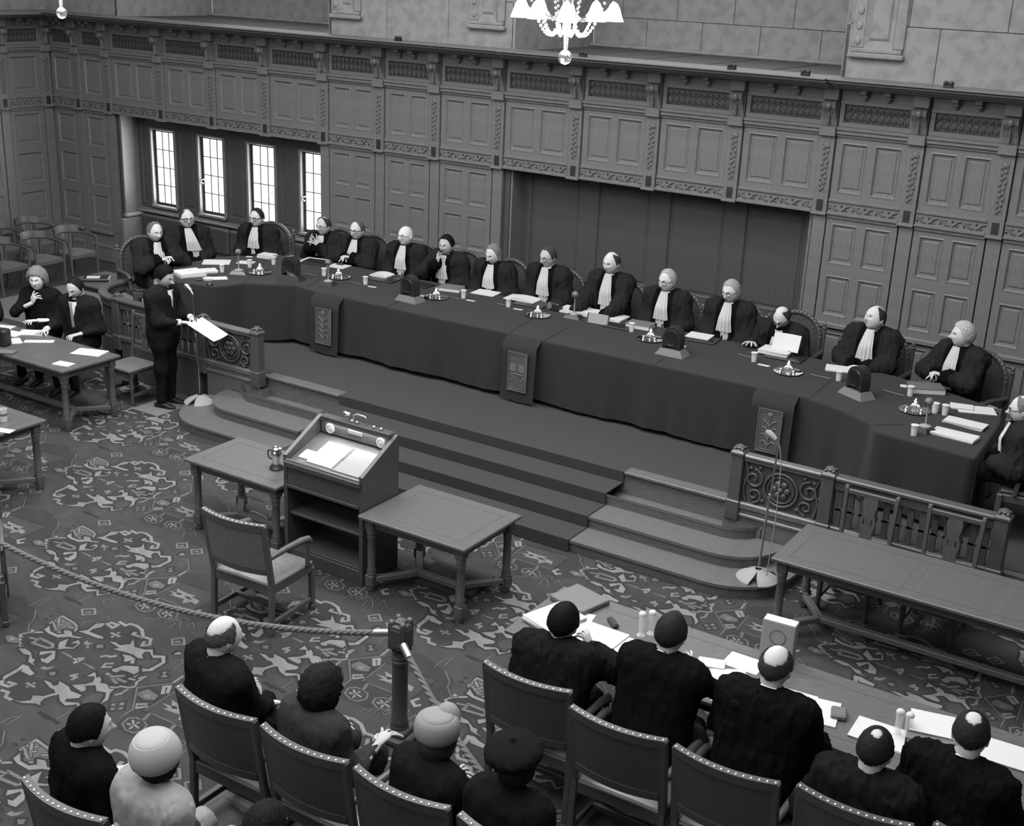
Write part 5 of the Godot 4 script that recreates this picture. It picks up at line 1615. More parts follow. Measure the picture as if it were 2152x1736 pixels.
func judge_chair(label: String, pos: Vector3, turn: float) -> Node3D:
	# tall chair with a round carved back; faces +z
	var t := thing("judge_chair", label, "chair", pos, turn, "round-backed judges' chairs along the bench")
	var mb: MB
	for s in [-1.0, 1.0]:
		mb = MB.new()
		mb.beam(Vector3(s * 0.32, 0, -0.27), Vector3(s * 0.31, 0.90, -0.32), 0.045, 0.045, 0.006)
		var o := part("back_post", mb, M.chair_wood, t)
		mb = MB.new()
		mb.lathe(Vector3(s * 0.31, 0.90, -0.32), [Vector2(0.026, 0.0), Vector2(0.034, 0.012), Vector2(0.018, 0.026), Vector2(0.026, 0.05), Vector2(0.012, 0.075), Vector2(0.0, 0.085)], 10)
		part("finial", mb, M.chair_wood, o)
		mb = MB.new()
		mb.box(Vector3(s * 0.32, 0.22, 0.24), Vector3(0.05, 0.44, 0.05), 0.006)
		part("front_leg", mb, M.chair_wood, t)
		mb = MB.new()
		mb.tube([Vector3(s * 0.33, 0.64, -0.28), Vector3(s * 0.34, 0.65, 0.0), Vector3(s * 0.34, 0.64, 0.1), Vector3(s * 0.335, 0.60, 0.15)], 0.026, 8)
		mb.beam(Vector3(s * 0.32, 0.44, 0.12), Vector3(s * 0.335, 0.62, 0.1), 0.04, 0.04, 0.006)
		part("arm", mb, M.chair_wood, t)
	# arched back: leather panel with a carved, studded rim
	var arch := []
	for k in 19:
		var a := PI * k / 18.0
		arch.push_back(Vector2(0.28 * cos(a), 0.78 + 0.27 * sin(a)))
	mb = MB.new()
	var zb := func(y: float) -> float: return -0.27 - (y - 0.4) * 0.06
	var cen := Vector3(0, 0.8, zb.call(0.8) + 0.03)
	var rim := []
	for p: Vector2 in arch: rim.push_back(Vector3(p.x, p.y, zb.call(p.y) + 0.015))
	rim.push_front(Vector3(0.28, 0.52, zb.call(0.52) + 0.015)); rim.push_back(Vector3(-0.28, 0.52, zb.call(0.52) + 0.015))
	for i in rim.size():
		var a: Vector3 = rim[i]; var b: Vector3 = rim[(i + 1) % rim.size()]
		mb.tri(cen, a, b)
		mb.tri(cen + Vector3(0, 0, -0.045), b + Vector3(0, 0, -0.03), a + Vector3(0, 0, -0.03))
		mb.quad(a, a + Vector3(0, 0, -0.03), b + Vector3(0, 0, -0.03), b)
	part("back_panel", mb, M.leather_dark, t)
	mb = MB.new()
	mb.tube(rim.slice(0, rim.size()), 0.028, 7)
	part("back_rim", mb, M.chair_wood, t)
	mb = MB.new()
	for k in 19:
		var a := PI * (k + 0.5) / 19.0
		var y := 0.78 + 0.285 * sin(a)
		mb.ball(Vector3(0.295 * cos(a), y, zb.call(y) + 0.036), Vector3(0.014, 0.014, 0.01), 6, 4)
	for k in 13:
		var a := PI * (k + 0.5) / 13.0
		var y := 0.77 + 0.22 * sin(a)
		mb.ball(Vector3(0.23 * cos(a), y, zb.call(y) + 0.032), Vector3(0.008, 0.008, 0.006), 5, 4)
	part("carved_beads", mb, M.table_leg, t)
	mb = MB.new()
	mb.box(Vector3(0, 0.40, 0.0), Vector3(0.64, 0.08, 0.52), 0.01)
	part("seat_rail", mb, M.chair_wood, t)
	mb = MB.new()
	mb.box(Vector3(0, 0.455, 0.0), Vector3(0.60, 0.04, 0.50), 0.018)
	part("seat", mb, M.leather_dark, t)
	t.position.y += 0.004
	return t

func build_furniture() -> void:
	# lectern flanked by two small tables
	table("small oak table left of the lectern carrying a silver jug", -8.40, -7.24, -8.44, -7.70, 0.72)
	table("small bare oak table right of the lectern", -6.31, -5.20, -8.57, -7.70, 0.72)
	table("long bare oak table in front of the slatted balustrade", -3.13, 0.9, -9.92, -9.08, TABLE, 4)
	table("long oak table spread with papers where the robed counsel sit", -4.22, 1.6, -7.62, -6.78, TABLE, 4)
	table("oak table with loose papers before the seated woman and bearded man", -14.6, -11.28, -9.47, -8.64, TABLE, 3)
	table("oak table with a white cup near the rope barrier", -13.4, -10.16, -7.56, -6.72, TABLE, 3)
	table("small oak table with a black folder beside the curved rail", -14.62, -13.76, -12.1, -11.38, TABLE)
	lectern()
	armchair("light leather armchair standing alone in front of the lectern", Vector3(-6.68, 0, -6.93), 0.06, "", M.table_leg, M.leather)
	# chairs on the far left and by the balustrades
	var ra := "bow-backed wooden armchairs by the left wall"
	for i in 3:
		round_armchair("bow-backed wooden armchair in the front row before the corner panelling", Vector3(-17.02, 0, -13.47 + i * 0.66), PI / 2, ra)
	for i in 2:
		round_armchair("bow-backed wooden armchair in the rear row against the left wall", Vector3(-18.05, 0, -13.5 + i * 0.66), PI / 2, ra)
	side_chair("oak side chair with pierced splat beside the standing speaker", Vector3(-11.68, 0, -9.96), 0.0, "")
	var sg := "oak side chairs against the right balustrade"
	side_chair("oak side chair with pierced splat against the slatted balustrade", Vector3(-2.72, 0, -10.06), 0.0, sg)
	side_chair("oak side chair with pierced splat against the slatted balustrade", Vector3(-2.0, 0, -10.08), 0.0, sg)
	# floor mats
	var mb := MB.new()
	mb.bb(Vector3(-0.92, 0, -1.4), Vector3(0.92, 0.008, 1.4), 0.003)
	single("floor_runner", mb, M.mat_light, "pale floor runner beside the bow-backed armchairs", "rug", Vector3(-15.85, -0.004, -12.6))
	mb = MB.new()
	mb.bb(Vector3(-0.22, 0, -0.25), Vector3(0.22, 0.008, 0.25), 0.003)
	single("floor_mat", mb, M.mat_light, "small plain mat under the standing speaker's feet", "mat", Vector3(-11.17, 0.001, -9.92))
	mb = MB.new()
	mb.bb(Vector3(-0.30, 0, -0.22), Vector3(0.30, 0.05, 0.22), 0.006)
	single("footstool", mb, M.dais_carpet, "low flat footboard on the carpet under the right small table", "footboard", Vector3(-5.75, 0.001, -8.35), 0.1)
	# standing microphones
	mic_stand("floor microphone on a slim chrome stand beside the standing speaker", Vector3(-10.70, 0.12, -10.12), 1.34, -1)
	mic_stand("floor microphone on a chrome stand on the right end of the lowest step", Vector3(-3.5, 0.12, -9.86), 1.32, 1)
	chandelier(Vector3(-5.24, 4.52, -8.95), "lit crystal chandelier with frosted bell shades in front of the panelled wall")
	chandelier(Vector3(-11.24, 4.53, -8.96), "lit crystal chandelier over the left of the chamber with only its drop ball in view")

func lectern() -> void:
	var t := thing("lectern", "dark oak lectern with open shelves and a sloping lit reading desk", "lectern", Vector3(-6.77, 0, -8.03))
	var w := 0.43
	var z0 := -0.25
	var z1 := 0.25
	var hf := 1.03
	var hb := 1.28
	var mb: MB
	for s in [-1.0, 1.0]:
		mb = MB.new()
		var xa: float = s * w - 0.02; var xb: float = s * w + 0.02
		var pr := [Vector2(z0, 0.0), Vector2(z1, 0.0), Vector2(z1, hf), Vector2(z0 + 0.02, hb), Vector2(z0, hb)]
		for i in 5:
			var a: Vector2 = pr[i]; var b: Vector2 = pr[(i + 1) % 5]
			mb.quad(Vector3(xa, a.y, a.x), Vector3(xb, a.y, a.x), Vector3(xb, b.y, b.x), Vector3(xa, b.y, b.x))
		for i in range(1, 4):
			mb.tri(Vector3(xb, pr[0].y, pr[0].x), Vector3(xb, pr[i + 1].y, pr[i + 1].x), Vector3(xb, pr[i].y, pr[i].x))
			mb.tri(Vector3(xa, pr[0].y, pr[0].x), Vector3(xa, pr[i].y, pr[i].x), Vector3(xa, pr[i + 1].y, pr[i + 1].x))
		part("side_panel", mb, M.lectern, t)
	mb = MB.new()
	mb.bb(Vector3(-w, 0.0, z0), Vector3(w, hb - 0.06, z0 + 0.02))
	part("back_panel", mb, M.lectern, t)
	for y in [0.14, 0.47]:
		mb = MB.new()
		mb.bb(Vector3(-w + 0.02, y - 0.012, z0 + 0.02), Vector3(w - 0.02, y + 0.012, z1 - 0.03), 0.003)
		part("shelf", mb, M.lectern, t)
	mb = MB.new()
	mb.bb(Vector3(-w + 0.02, 0.0, z1 - 0.05), Vector3(w - 0.02, 0.13, z1 - 0.02), 0.004)
	part("plinth", mb, M.lectern, t)
	mb = MB.new()
	mb.bb(Vector3(-w + 0.02, 0.76, z1 - 0.02), Vector3(w - 0.02, 0.93, z1 - 0.005), 0.003)
	mb.bb(Vector3(-w + 0.02, 0.73, z1 - 0.02), Vector3(w - 0.02, 0.76, z1 + 0.012), 0.004)
	mb.bb(Vector3(-w, 0.93, z1 - 0.03), Vector3(w, 0.985, z1 + 0.03), 0.008)
	part("drawer_front", mb, M.lectern, t)
	# sloping desk
	mb = MB.new()
	var ya := 0.97
	var yb := 1.12
	mb.quad(Vector3(-w + 0.02, ya, z1), Vector3(w - 0.02, ya, z1), Vector3(w - 0.02, yb, z0 + 0.02), Vector3(-w + 0.02, yb, z0 + 0.02))
	mb.quad(Vector3(-w + 0.02, ya - 0.02, z1), Vector3(-w + 0.02, yb - 0.02, z0 + 0.02), Vector3(w - 0.02, yb - 0.02, z0 + 0.02), Vector3(w - 0.02, ya - 0.02, z1))
	mb.quad(Vector3(-w + 0.02, ya - 0.02, z1), Vector3(w - 0.02, ya - 0.02, z1), Vector3(w - 0.02, ya, z1), Vector3(-w + 0.02, ya, z1))
	part("reading_slope", mb, M.table_top, t)
	mb = MB.new()
	mb.bb(Vector3(-w + 0.01, 0.97, z1 - 0.012), Vector3(w - 0.01, 1.0, z1 + 0.012), 0.005)
	part("ledge", mb, M.table_edge, t)
	# lamp box along the back with two round glasses
	mb = MB.new()
	mb.bb(Vector3(-w + 0.03, 1.13, z0 + 0.02), Vector3(w - 0.03, 1.26, z0 + 0.05), 0.004)
	var fb := part("panel_board", mb, M.table_top, t)
	for s in [-1.0, 1.0]:
		mb = MB.new()
		mb.X = Transform3D(Basis(Vector3.RIGHT, PI / 2), Vector3(s * 0.29, 1.18, z0 + 0.05))
		mb.lathe(Vector3.ZERO, [Vector2(0.048, 0.0), Vector2(0.048, 0.008), Vector2(0.036, 0.012), Vector2(0.034, 0.006), Vector2(0.012, 0.012), Vector2(0.0, 0.012)], 20)
		part("round_glass", mb, M.paper, fb)
	mb = MB.new()
	mb.bb(Vector3(-0.08, 1.185, z0 + 0.05), Vector3(0.08, 1.225, z0 + 0.058), 0.003)
	part("switch_plate", mb, M.paper_grey, fb)
	mb = MB.new()
	mb.bb(Vector3(-w + 0.05, 1.265, z0 + 0.0), Vector3(w - 0.02, 1.30, z0 + 0.085), 0.008)
	mb.bb(Vector3(-w + 0.05, 1.255, z0 + 0.075), Vector3(w - 0.02, 1.265, z0 + 0.085), 0.002)
	var hood := part("lamp_hood", mb, M.lectern, t)
	mb = MB.new()
	mb.beam(Vector3(-0.34, 1.256, z0 + 0.063), Vector3(0.34, 1.256, z0 + 0.063), 0.02, 0.014, 0.004)
	part("lamp_tube", mb, M.lamp, hood)
	var l := AreaLight3D.new()
	l.name = "lectern_light"
	l.area_size = Vector2(0.68, 0.03)
	l.light_energy = 0.2
	l.area_range = 40.0
	l.area_attenuation = 2.0
	l.shadow_enabled = true
	t.add_child(l)
	l.look_at_from_position(t.position + Vector3(0, 1.243, z0 + 0.065), t.position + Vector3(0, 1.0, z0 + 0.25))
	# fittings on the hood
	mb = MB.new()
	mb.tube([Vector3(-0.02, 1.30, z0 + 0.05), Vector3(-0.02, 1.37, z0 + 0.05), Vector3(0.02, 1.385, z0 + 0.05), Vector3(0.10, 1.385, z0 + 0.05), Vector3(0.13, 1.37, z0 + 0.05), Vector3(0.13, 1.30, z0 + 0.05)], 0.008, 8)
	part("handle", mb, M.chrome, hood)
	for x in [-0.03, 0.03, 0.22, 0.30]:
		mb = MB.new()
		mb.lathe(Vector3(x, 1.30, z0 + 0.06), [Vector2(0.016, 0.0), Vector2(0.018, 0.02), Vector2(0.01, 0.028), Vector2(0.0, 0.03)], 12)
		part("knob", mb, M.chrome, hood)
	mb = MB.new()
	mb.tube([Vector3(-0.08, 1.30, z0 + 0.06), Vector3(-0.08, 1.345, z0 + 0.07), Vector3(-0.05, 1.365, z0 + 0.1)], 0.007, 6)
	mb.ball(Vector3(-0.10, 1.365, z0 + 0.05), Vector3(0.05, 0.024, 0.028), 10, 6)
	part("microphone", mb, M.chrome, hood)
	# papers lying on the slope
	var sl := func(x: float, f: float, up: float) -> Vector3: return Vector3(-6.77 + x, lerpf(0.97, 1.12, f) + up, -8.03 + lerpf(z1, z0 + 0.02, f))
	var k := 0
	for q in [[-0.26, 0.30, 0.10, 0.12, "small printed booklet on the lectern's reading slope", "booklet"], [-0.08, 0.45, 0.17, 0.32, "bright typed sheet on the left of the lectern slope", "paper"], [0.20, 0.45, 0.17, 0.34, "open pale folder on the right of the lectern slope", "folder"]]:
		mb = MB.new()
		var e: float = q[2] * 0.92; var c: float = q[0]
		var f0: float = q[1] - q[3]; var f1: float = q[1] + q[3]
		var base: Vector3 = sl.call(c, q[1], 0.0)
		var p0: Vector3 = sl.call(c - e, f0, 0.004) - base; var p1: Vector3 = sl.call(c + e, f0, 0.004) - base
		var p2: Vector3 = sl.call(c + e, f1, 0.004) - base; var p3: Vector3 = sl.call(c - e, f1, 0.004) - base
		var u := Vector3(0, 0.006, 0)
		mb.quad(p0 + u, p1 + u, p2 + u, p3 + u)
		for pr in [[p0, p1], [p1, p2], [p2, p3], [p3, p0]]: mb.quad(pr[0], pr[1], pr[1] + u, pr[0] + u)
		mb.quad(p0, p3, p2, p1)
		single("reading_" + q[5], mb, M.paper if k < 2 else M.paper_grey, q[4], q[5], base)
		k += 1
	# silver jug on the left table
	var j := thing("silver_jug", "polished silver jug on a dark round base", "jug", at(581, 985, 0.721), 0.4)
	mb = MB.new()
	mb.lathe(Vector3.ZERO, [Vector2(0.0, 0.0), Vector2(0.062, 0.0), Vector2(0.066, 0.012), Vector2(0.05, 0.035), Vector2(0.045, 0.045), Vector2(0.0, 0.045)], 24)
	part("base", mb, M.black, j)
	mb = MB.new()
	mb.lathe(Vector3(0, 0.045, 0), [Vector2(0.03, 0.0), Vector2(0.036, 0.01), Vector2(0.034, 0.05), Vector2(0.046, 0.075), Vector2(0.05, 0.10), Vector2(0.044, 0.125), Vector2(0.034, 0.135), Vector2(0.036, 0.15)], 24)
	part("body", mb, M.silver, j)
	mb = MB.new()
	mb.tube([Vector3(-0.042, 0.18, 0), Vector3(-0.075, 0.175, 0), Vector3(-0.08, 0.14, 0), Vector3(-0.07, 0.105, 0), Vector3(-0.044, 0.09, 0)], 0.007, 8)
	part("handle", mb, M.black, j)
	mb = MB.new()
	mb.lathe(Vector3(0, 0.192, 0), [Vector2(0.036, 0.0), Vector2(0.03, 0.012), Vector2(0.012, 0.018), Vector2(0.014, 0.03), Vector2(0.0, 0.036)], 16)
	mb.ball(Vector3(0.04, 0.20, 0), Vector3(0.024, 0.016, 0.02), 8, 6)
	part("lid", mb, M.silver, j)

func mic_stand(label: String, pos: Vector3, h: float, side: int) -> void:
	var t := thing("microphone_stand", label, "microphone", pos)
	var mb := MB.new()
	# domed base with three arched cut-outs
	for k in 3:
		var a0 := TAU * k / 3.0 + 0.35
		var rows := []
		for i in 7:
			var f := i / 6.0
			var r := lerpf(0.03, 0.19, f)
			var hw := lerpf(1.047, 0.80, f)
			var row := []
			for j in 7:
				var a := a0 + (j / 6.0 - 0.5) * 2.0 * hw
				row.push_back(Vector3(cos(a) * r, 0.085 * pow(1.0 - f, 0.7) + 0.012 - (0.0), sin(a) * r))
			rows.push_back(row)
		mb.sheet(rows, false)
		var low := []
		for row in rows:
			var l2 := []
			for q: Vector3 in row: l2.push_back(q + Vector3(0, -0.012, 0))
			low.push_back(l2)
		mb.sheet(low, true)
		mb.sheet([rows[6], low[6]], false)
	part("base", mb, M.paper_grey, t)
	mb = MB.new()
	var sway := 0.05 * side
	mb.tube([Vector3(0, 0.05, 0), Vector3(sway * 0.5, h * 0.62, 0)], 0.011, 8)
	mb.tube([Vector3(sway * 0.5, h * 0.6, 0), Vector3(sway, h - 0.06, 0)], 0.008, 8)
	part("pole", mb, M.chrome, t)
	mb = MB.new()
	mb.lathe(Vector3(sway * 0.5, h * 0.6, 0), [Vector2(0.011, 0.0), Vector2(0.016, 0.008), Vector2(0.016, 0.03), Vector2(0.011, 0.036)], 10)
	part("collar", mb, M.chrome, t)
	mb = MB.new()
	var top := Vector3(sway, h - 0.06, 0)
	mb.tube([top, top + Vector3(0.005, 0.03, 0.0), top + Vector3(-0.02, 0.06, -0.0), top + Vector3(-0.05, 0.085, 0.0)], 0.010, 8)
	part("gooseneck", mb, M.chrome, t)
	mb = MB.new()
	mb.tube([top + Vector3(-0.03, 0.07, 0), top + Vector3(-0.06, 0.095, 0), top + Vector3(-0.10, 0.115, 0), top + Vector3(-0.125, 0.12, 0)], [0.018, 0.026, 0.03, 0.018], 10)
	part("microphone", mb, M.paper_grey if side > 0 else M.chrome, t)
	mb = MB.new()
	var e := top + Vector3(0.012, 0.02, 0)
	mb.tube([e, e + Vector3(0.035, -0.15, 0.01), e + Vector3(0.045, -h * 0.5, 0.01), e + Vector3(0.03, -h + 0.1, 0.03), Vector3(0.10, 0.03, 0.06), Vector3(0.16, 0.015, 0.1)], 0.0045, 5)
	part("cable", mb, M.paper_grey if side > 0 else M.black, t)

func chandelier(ball: Vector3, label: String) -> void:
	# the drop ball hangs at the given point; everything else is above it
	var t := thing("chandelier", label, "chandelier", ball, 0.0, "chandeliers")
	var mb := MB.new()
	mb.ball(Vector3.ZERO, Vector3(0.055, 0.058, 0.055), 12, 8)
	part("drop_ball", mb, M.crystal, t)
	mb = MB.new()
	mb.lathe(Vector3(0, 0.05, 0), [Vector2(0.012, 0.0), Vector2(0.018, 0.02), Vector2(0.022, 0.16), Vector2(0.03, 0.2), Vector2(0.05, 0.26), Vector2(0.03, 0.32), Vector2(0.06, 0.42), Vector2(0.04, 0.5), Vector2(0.03, 0.9), Vector2(0.012, 1.0), Vector2(0.012, 4.9)], 14)
	part("stem", mb, M.crystal, t)
	var arm := MB.new()
	arm.tube([Vector3(0.03, 0.36, 0), Vector3(0.12, 0.28, 0), Vector3(0.24, 0.30, 0), Vector3(0.33, 0.36, 0), Vector3(0.38, 0.43, 0)], 0.011, 7)
	var am := arm.mesh()
	var bead := MB.new()
	# garland of glass beads between stem and rim
	for i in 17:
		var f := i / 16.0
		bead.ball(Vector3(lerpf(0.04, 0.30, f), 0.34 + (0.12 * f) - 0.22 * sin(PI * pow(f, 0.8)), 0), Vector3(0.0125, 0.0125, 0.0125), 6, 4)
	var bm := bead.mesh()
	var shade := MB.new()
	shade.lathe(Vector3(0.38, 0.29, 0), [Vector2(0.078, 0.0), Vector2(0.058, 0.05), Vector2(0.045, 0.09), Vector2(0.03, 0.12), Vector2(0.012, 0.135), Vector2(0.0, 0.136)], 16)
	shade.lathe(Vector3(0.38, 0.29, 0), [Vector2(0.0, 0.02), Vector2(0.05, 0.02), Vector2(0.068, 0.0)], 16)
	var shm := shade.mesh()
	for k in 10:
		var a := TAU * k / 10.0 + 0.2
		var o := part_mesh("arm", am, M.crystal, t)
		o.rotation.y = a
		o = part_mesh("lamp_shade", shm, M.lamp, t)
		o.rotation.y = a
		o = part_mesh("bead_garland", bm, M.crystal, t)
		o.rotation.y = a + 0.3
	# one lamp below each ring of shades
	var l := AreaLight3D.new()
	l.name = "chandelier_light"
	l.area_size = Vector2(0.75, 0.75)
	l.light_energy = CHANDELIER
	l.area_range = 60.0
	l.area_attenuation = 2.0
	l.shadow_enabled = true
	t.add_child(l)
	l.position = Vector3(0, 0.27, 0)
	l.rotation.x = -PI / 2
	var up := OmniLight3D.new()
	up.name = "chandelier_glow"
	up.light_energy = CHANDELIER * 0.3
	up.light_size = 0.3
	up.omni_range = 60.0
	up.omni_attenuation = 2.0
	up.shadow_enabled = true
	t.add_child(up)
	up.position = Vector3(0, 1.35, 0)

# ---------- things on the bench and tables ----------
func arched_speaker(pos: Vector3, turn: float, pale: bool, label: String) -> void:
	var t := thing("bench_loudspeaker", label, "loudspeaker", pos, turn, "arched loudspeakers on the bench")
	var mb := MB.new()
	var b0 := [Vector3(-0.14, 0, -0.085), Vector3(0.14, 0, -0.085), Vector3(0.14, 0, 0.085), Vector3(-0.14, 0, 0.085)]
	var b1 := [Vector3(-0.10, 0.055, -0.06), Vector3(0.10, 0.055, -0.06), Vector3(0.10, 0.055, 0.06), Vector3(-0.10, 0.055, 0.06)]
	for k in 4:
		var j := (k + 1) % 4
		mb.quad(b0[j], b0[k], b1[k], b1[j])
	mb.quad(b1[3], b1[2], b1[1], b1[0])
	part("base", mb, M.book_grey if pale else M.black, t)
	t.scale = Vector3(1.2, 1.3, 1.2)
	mb = MB.new()
	var pr := []
	pr.push_back(Vector2(0.088, 0.055))
	for k in 13:
		var a := PI * k / 12.0
		pr.push_back(Vector2(0.088 * cos(a), 0.155 + 0.088 * sin(a)))
	pr.push_back(Vector2(-0.088, 0.055))
	for i in pr.size() - 1:
		var a: Vector2 = pr[i]; var b: Vector2 = pr[i + 1]
		mb.quad(Vector3(a.x, a.y, 0.05), Vector3(a.x, a.y, -0.05), Vector3(b.x, b.y, -0.05), Vector3(b.x, b.y, 0.05))
		for s in [0.05, -0.05]:
			if s > 0: mb.tri(Vector3(0, 0.1, s), Vector3(a.x, a.y, s), Vector3(b.x, b.y, s))
			else: mb.tri(Vector3(0, 0.1, s), Vector3(b.x, b.y, s), Vector3(a.x, a.y, s))
	part("case", mb, M.black, t)
	for s in [1.0, -1.0]:
		mb = MB.new()
		mb.X = Transform3D(Basis(Vector3.RIGHT, s * PI / 2), Vector3(0, 0.15, s * 0.05))
		mb.lathe(Vector3.ZERO, [Vector2(0.07, 0.0), Vector2(0.066, 0.008), Vector2(0.058, 0.004), Vector2(0.0, 0.006)], 20)
		for k in 7: mb.box(Vector3((k - 3) * 0.015, 0.007, 0), Vector3(0.004, 0.006, 0.09), 0.0)
		part("grille", mb, M.black, t)
func table_mic(pos: Vector3, turn: float, label: String) -> void:
	var t := thing("bench_microphone", label, "microphone", pos, turn, "ball-headed microphones on the bench")
	var mb := MB.new()
	var b0 := [Vector3(-0.11, 0, -0.075), Vector3(0.11, 0, -0.075), Vector3(0.11, 0, 0.075), Vector3(-0.11, 0, 0.075)]
	var b1 := [Vector3(-0.08, 0.04, -0.05), Vector3(0.08, 0.04, -0.05), Vector3(0.08, 0.04, 0.05), Vector3(-0.08, 0.04, 0.05)]
	for k in 4: mb.quad(b0[(k + 1) % 4], b0[k], b1[k], b1[(k + 1) % 4])
	mb.quad(b1[3], b1[2], b1[1], b1[0])
	part("base", mb, M.black, t)
	mb = MB.new()
	mb.lathe(Vector3(0, 0.04, 0), [Vector2(0.055, 0.0), Vector2(0.055, 0.012), Vector2(0.02, 0.024), Vector2(0.009, 0.03), Vector2(0.008, 0.19), Vector2(0.014, 0.2), Vector2(0.014, 0.22)], 14)
	part("stem", mb, M.paper_grey, t)
	mb = MB.new()
	mb.ball(Vector3(0, 0.285, 0), Vector3(0.042, 0.042, 0.042), 14, 10)
	part("head", mb, M.book_grey, t)
	mb = MB.new()
	mb.ball(Vector3(0, 0.282, 0.036), Vector3(0.014, 0.014, 0.008), 8, 5)
	part("capsule", mb, M.black, t)
func water_tray(pos: Vector3, label: String) -> void:
	var t := thing("silver_tray", label, "tray", pos, 0.0, "silver trays along the bench")
	var mb := MB.new()
	mb.lathe(Vector3.ZERO, [Vector2(0.0, 0.0), Vector2(0.1, 0.0), Vector2(0.128, 0.012), Vector2(0.128, 0.016), Vector2(0.115, 0.012), Vector2(0.095, 0.004), Vector2(0.0, 0.004)], 24)
	part("tray", mb, M.silver, t)
	t.scale = Vector3(1.2, 1.0, 1.2)
	var d := thing("cut_glass_decanter", "small cut-glass inkwell set on the " + label, "inkwell", pos + Vector3(0, 0.0045, 0), 0.3, "inkwells on the silver trays")
	d.scale = Vector3(1.2, 1.25, 1.2)
	mb = MB.new()
	mb.lathe(Vector3.ZERO, [Vector2(0.0, 0.0), Vector2(0.042, 0.0), Vector2(0.045, 0.012), Vector2(0.034, 0.05), Vector2(0.018, 0.062), Vector2(0.02, 0.072)], 10)
	part("body", mb, M.crystal, d)
	mb = MB.new()
	mb.lathe(Vector3(0, 0.072, 0), [Vector2(0.022, 0.0), Vector2(0.024, 0.008), Vector2(0.014, 0.02), Vector2(0.008, 0.03), Vector2(0.0, 0.034)], 12)
	part("stopper", mb, M.silver, d)
	for k in 2:
		var s := thing("pounce_pot", "small silver pot on the " + label, "pot", pos + Vector3(0.07 * (1 if k else -1), 0.0045, 0.03), 0.0, "pots on the silver trays")
		mb = MB.new()
		mb.lathe(Vector3.ZERO, [Vector2(0.0, 0.0), Vector2(0.02, 0.0), Vector2(0.024, 0.015), Vector2(0.018, 0.03)], 12)
		part("pot", mb, M.silver, s)
		mb = MB.new()
		mb.lathe(Vector3(0, 0.03, 0), [Vector2(0.018, 0.0), Vector2(0.016, 0.006), Vector2(0.004, 0.012), Vector2(0.0, 0.014)], 12)
		part("lid", mb, M.chrome, s)
func tumbler(pos: Vector3, label: String, group := "tumblers on the bench") -> void:
	var t := thing("water_glass", label, "glass", pos, 0.0, group)
	var mb := MB.new()
	mb.lathe(Vector3.ZERO, [Vector2(0.0, 0.0), Vector2(0.028, 0.0), Vector2(0.034, 0.10), Vector2(0.031, 0.10), Vector2(0.026, 0.008), Vector2(0.0, 0.008)], 16)
	part("tumbler", mb, M.glass, t)
	mb = MB.new()
	mb.lathe(Vector3.ZERO, [Vector2(0.038, 0.098), Vector2(0.038, 0.104), Vector2(0.0, 0.106)], 16)
	part("paper_cover", mb, M.paper, t)
	mb = MB.new()
	mb.lathe(Vector3.ZERO, [Vector2(0.0, 0.0085), Vector2(0.025, 0.0085), Vector2(0.028, 0.05), Vector2(0.0, 0.05)], 14)
	part("water", mb, M.glass, t)
var pile := {}
func sheets(pos: Vector3, turn: float, w: float, d: float, h: float, label: String, called := "paper_sheets", mt: Material = null, bend := 0.0, group := "") -> MeshInstance3D:
	var mb := MB.new()
	if bend == 0.0:
		# slightly fanned leaves
		var n: int = clampi(int(h / 0.012) + 1, 1, 4)
		for i in n:
			var a := (rng.randf() - 0.5) * 0.10 if i > 0 else 0.0
			mb.box(Vector3((rng.randf() - 0.5) * 0.012, h * (i + 0.5) / n, (rng.randf() - 0.5) * 0.012), Vector3(w, h / n - 0.0006, d), 0.0, a)
	else:
		var g := []; var g2_ := []
		for i in 9:
			var row := []; var row2 := []
			for k in 5:
				var f := i / 8.0
				var y := h + bend * sin(PI * f) * (0.6 + 0.4 * k / 4.0)
				row.push_back(Vector3((f - 0.5) * w, y, (k / 4.0 - 0.5) * d)); row2.push_back(Vector3((f - 0.5) * w, 0.0, (k / 4.0 - 0.5) * d))
			g.push_back(row); g2_.push_back(row2)
		mb.sheet(g, true); mb.sheet(g2_, false)
		mb.sheet([g[0], g2_[0]], true); mb.sheet([g[8], g2_[8]], false)
		var e0 := []; var e1 := []; var f0 := []; var f1 := []
		for i in 9: e0.push_back(g[i][0]); e1.push_back(g2_[i][0]); f0.push_back(g[i][4]); f1.push_back(g2_[i][4])
		mb.sheet([e0, e1], false); mb.sheet([f0, f1], true)
	return single(called, mb, M.paper if mt == null else mt, label, "papers" if called.begins_with("paper") else called.split("_")[-1], pos, turn, group)
func folder(pos: Vector3, turn: float, w: float, d: float, label: String) -> void:
	var mb := MB.new()
	mb.box(Vector3(0, 0.009, 0), Vector3(w, 0.018, d), 0.004)
	single("desk_folder", mb, M.black, label, "folder", pos, turn)
func book(pos: Vector3, turn: float, w: float, d: float, h: float, label: String, cover: Material) -> void:
	var t := thing("closed_book", label, "book", pos, turn)
	var mb := MB.new()
	mb.box(Vector3(0.004, h / 2, 0), Vector3(w - 0.012, h - 0.008, d - 0.012))
	part("pages", mb, M.paper, t)
	mb = MB.new()
	mb.box(Vector3(0, 0.003, 0), Vector3(w, 0.006, d), 0.002)
	mb.box(Vector3(0, h - 0.002, 0), Vector3(w, 0.006, d), 0.002)
	mb.box(Vector3(-w / 2 + 0.002, h / 2, 0), Vector3(0.005, h, d), 0.002)
	part("cover", mb, cover, t)

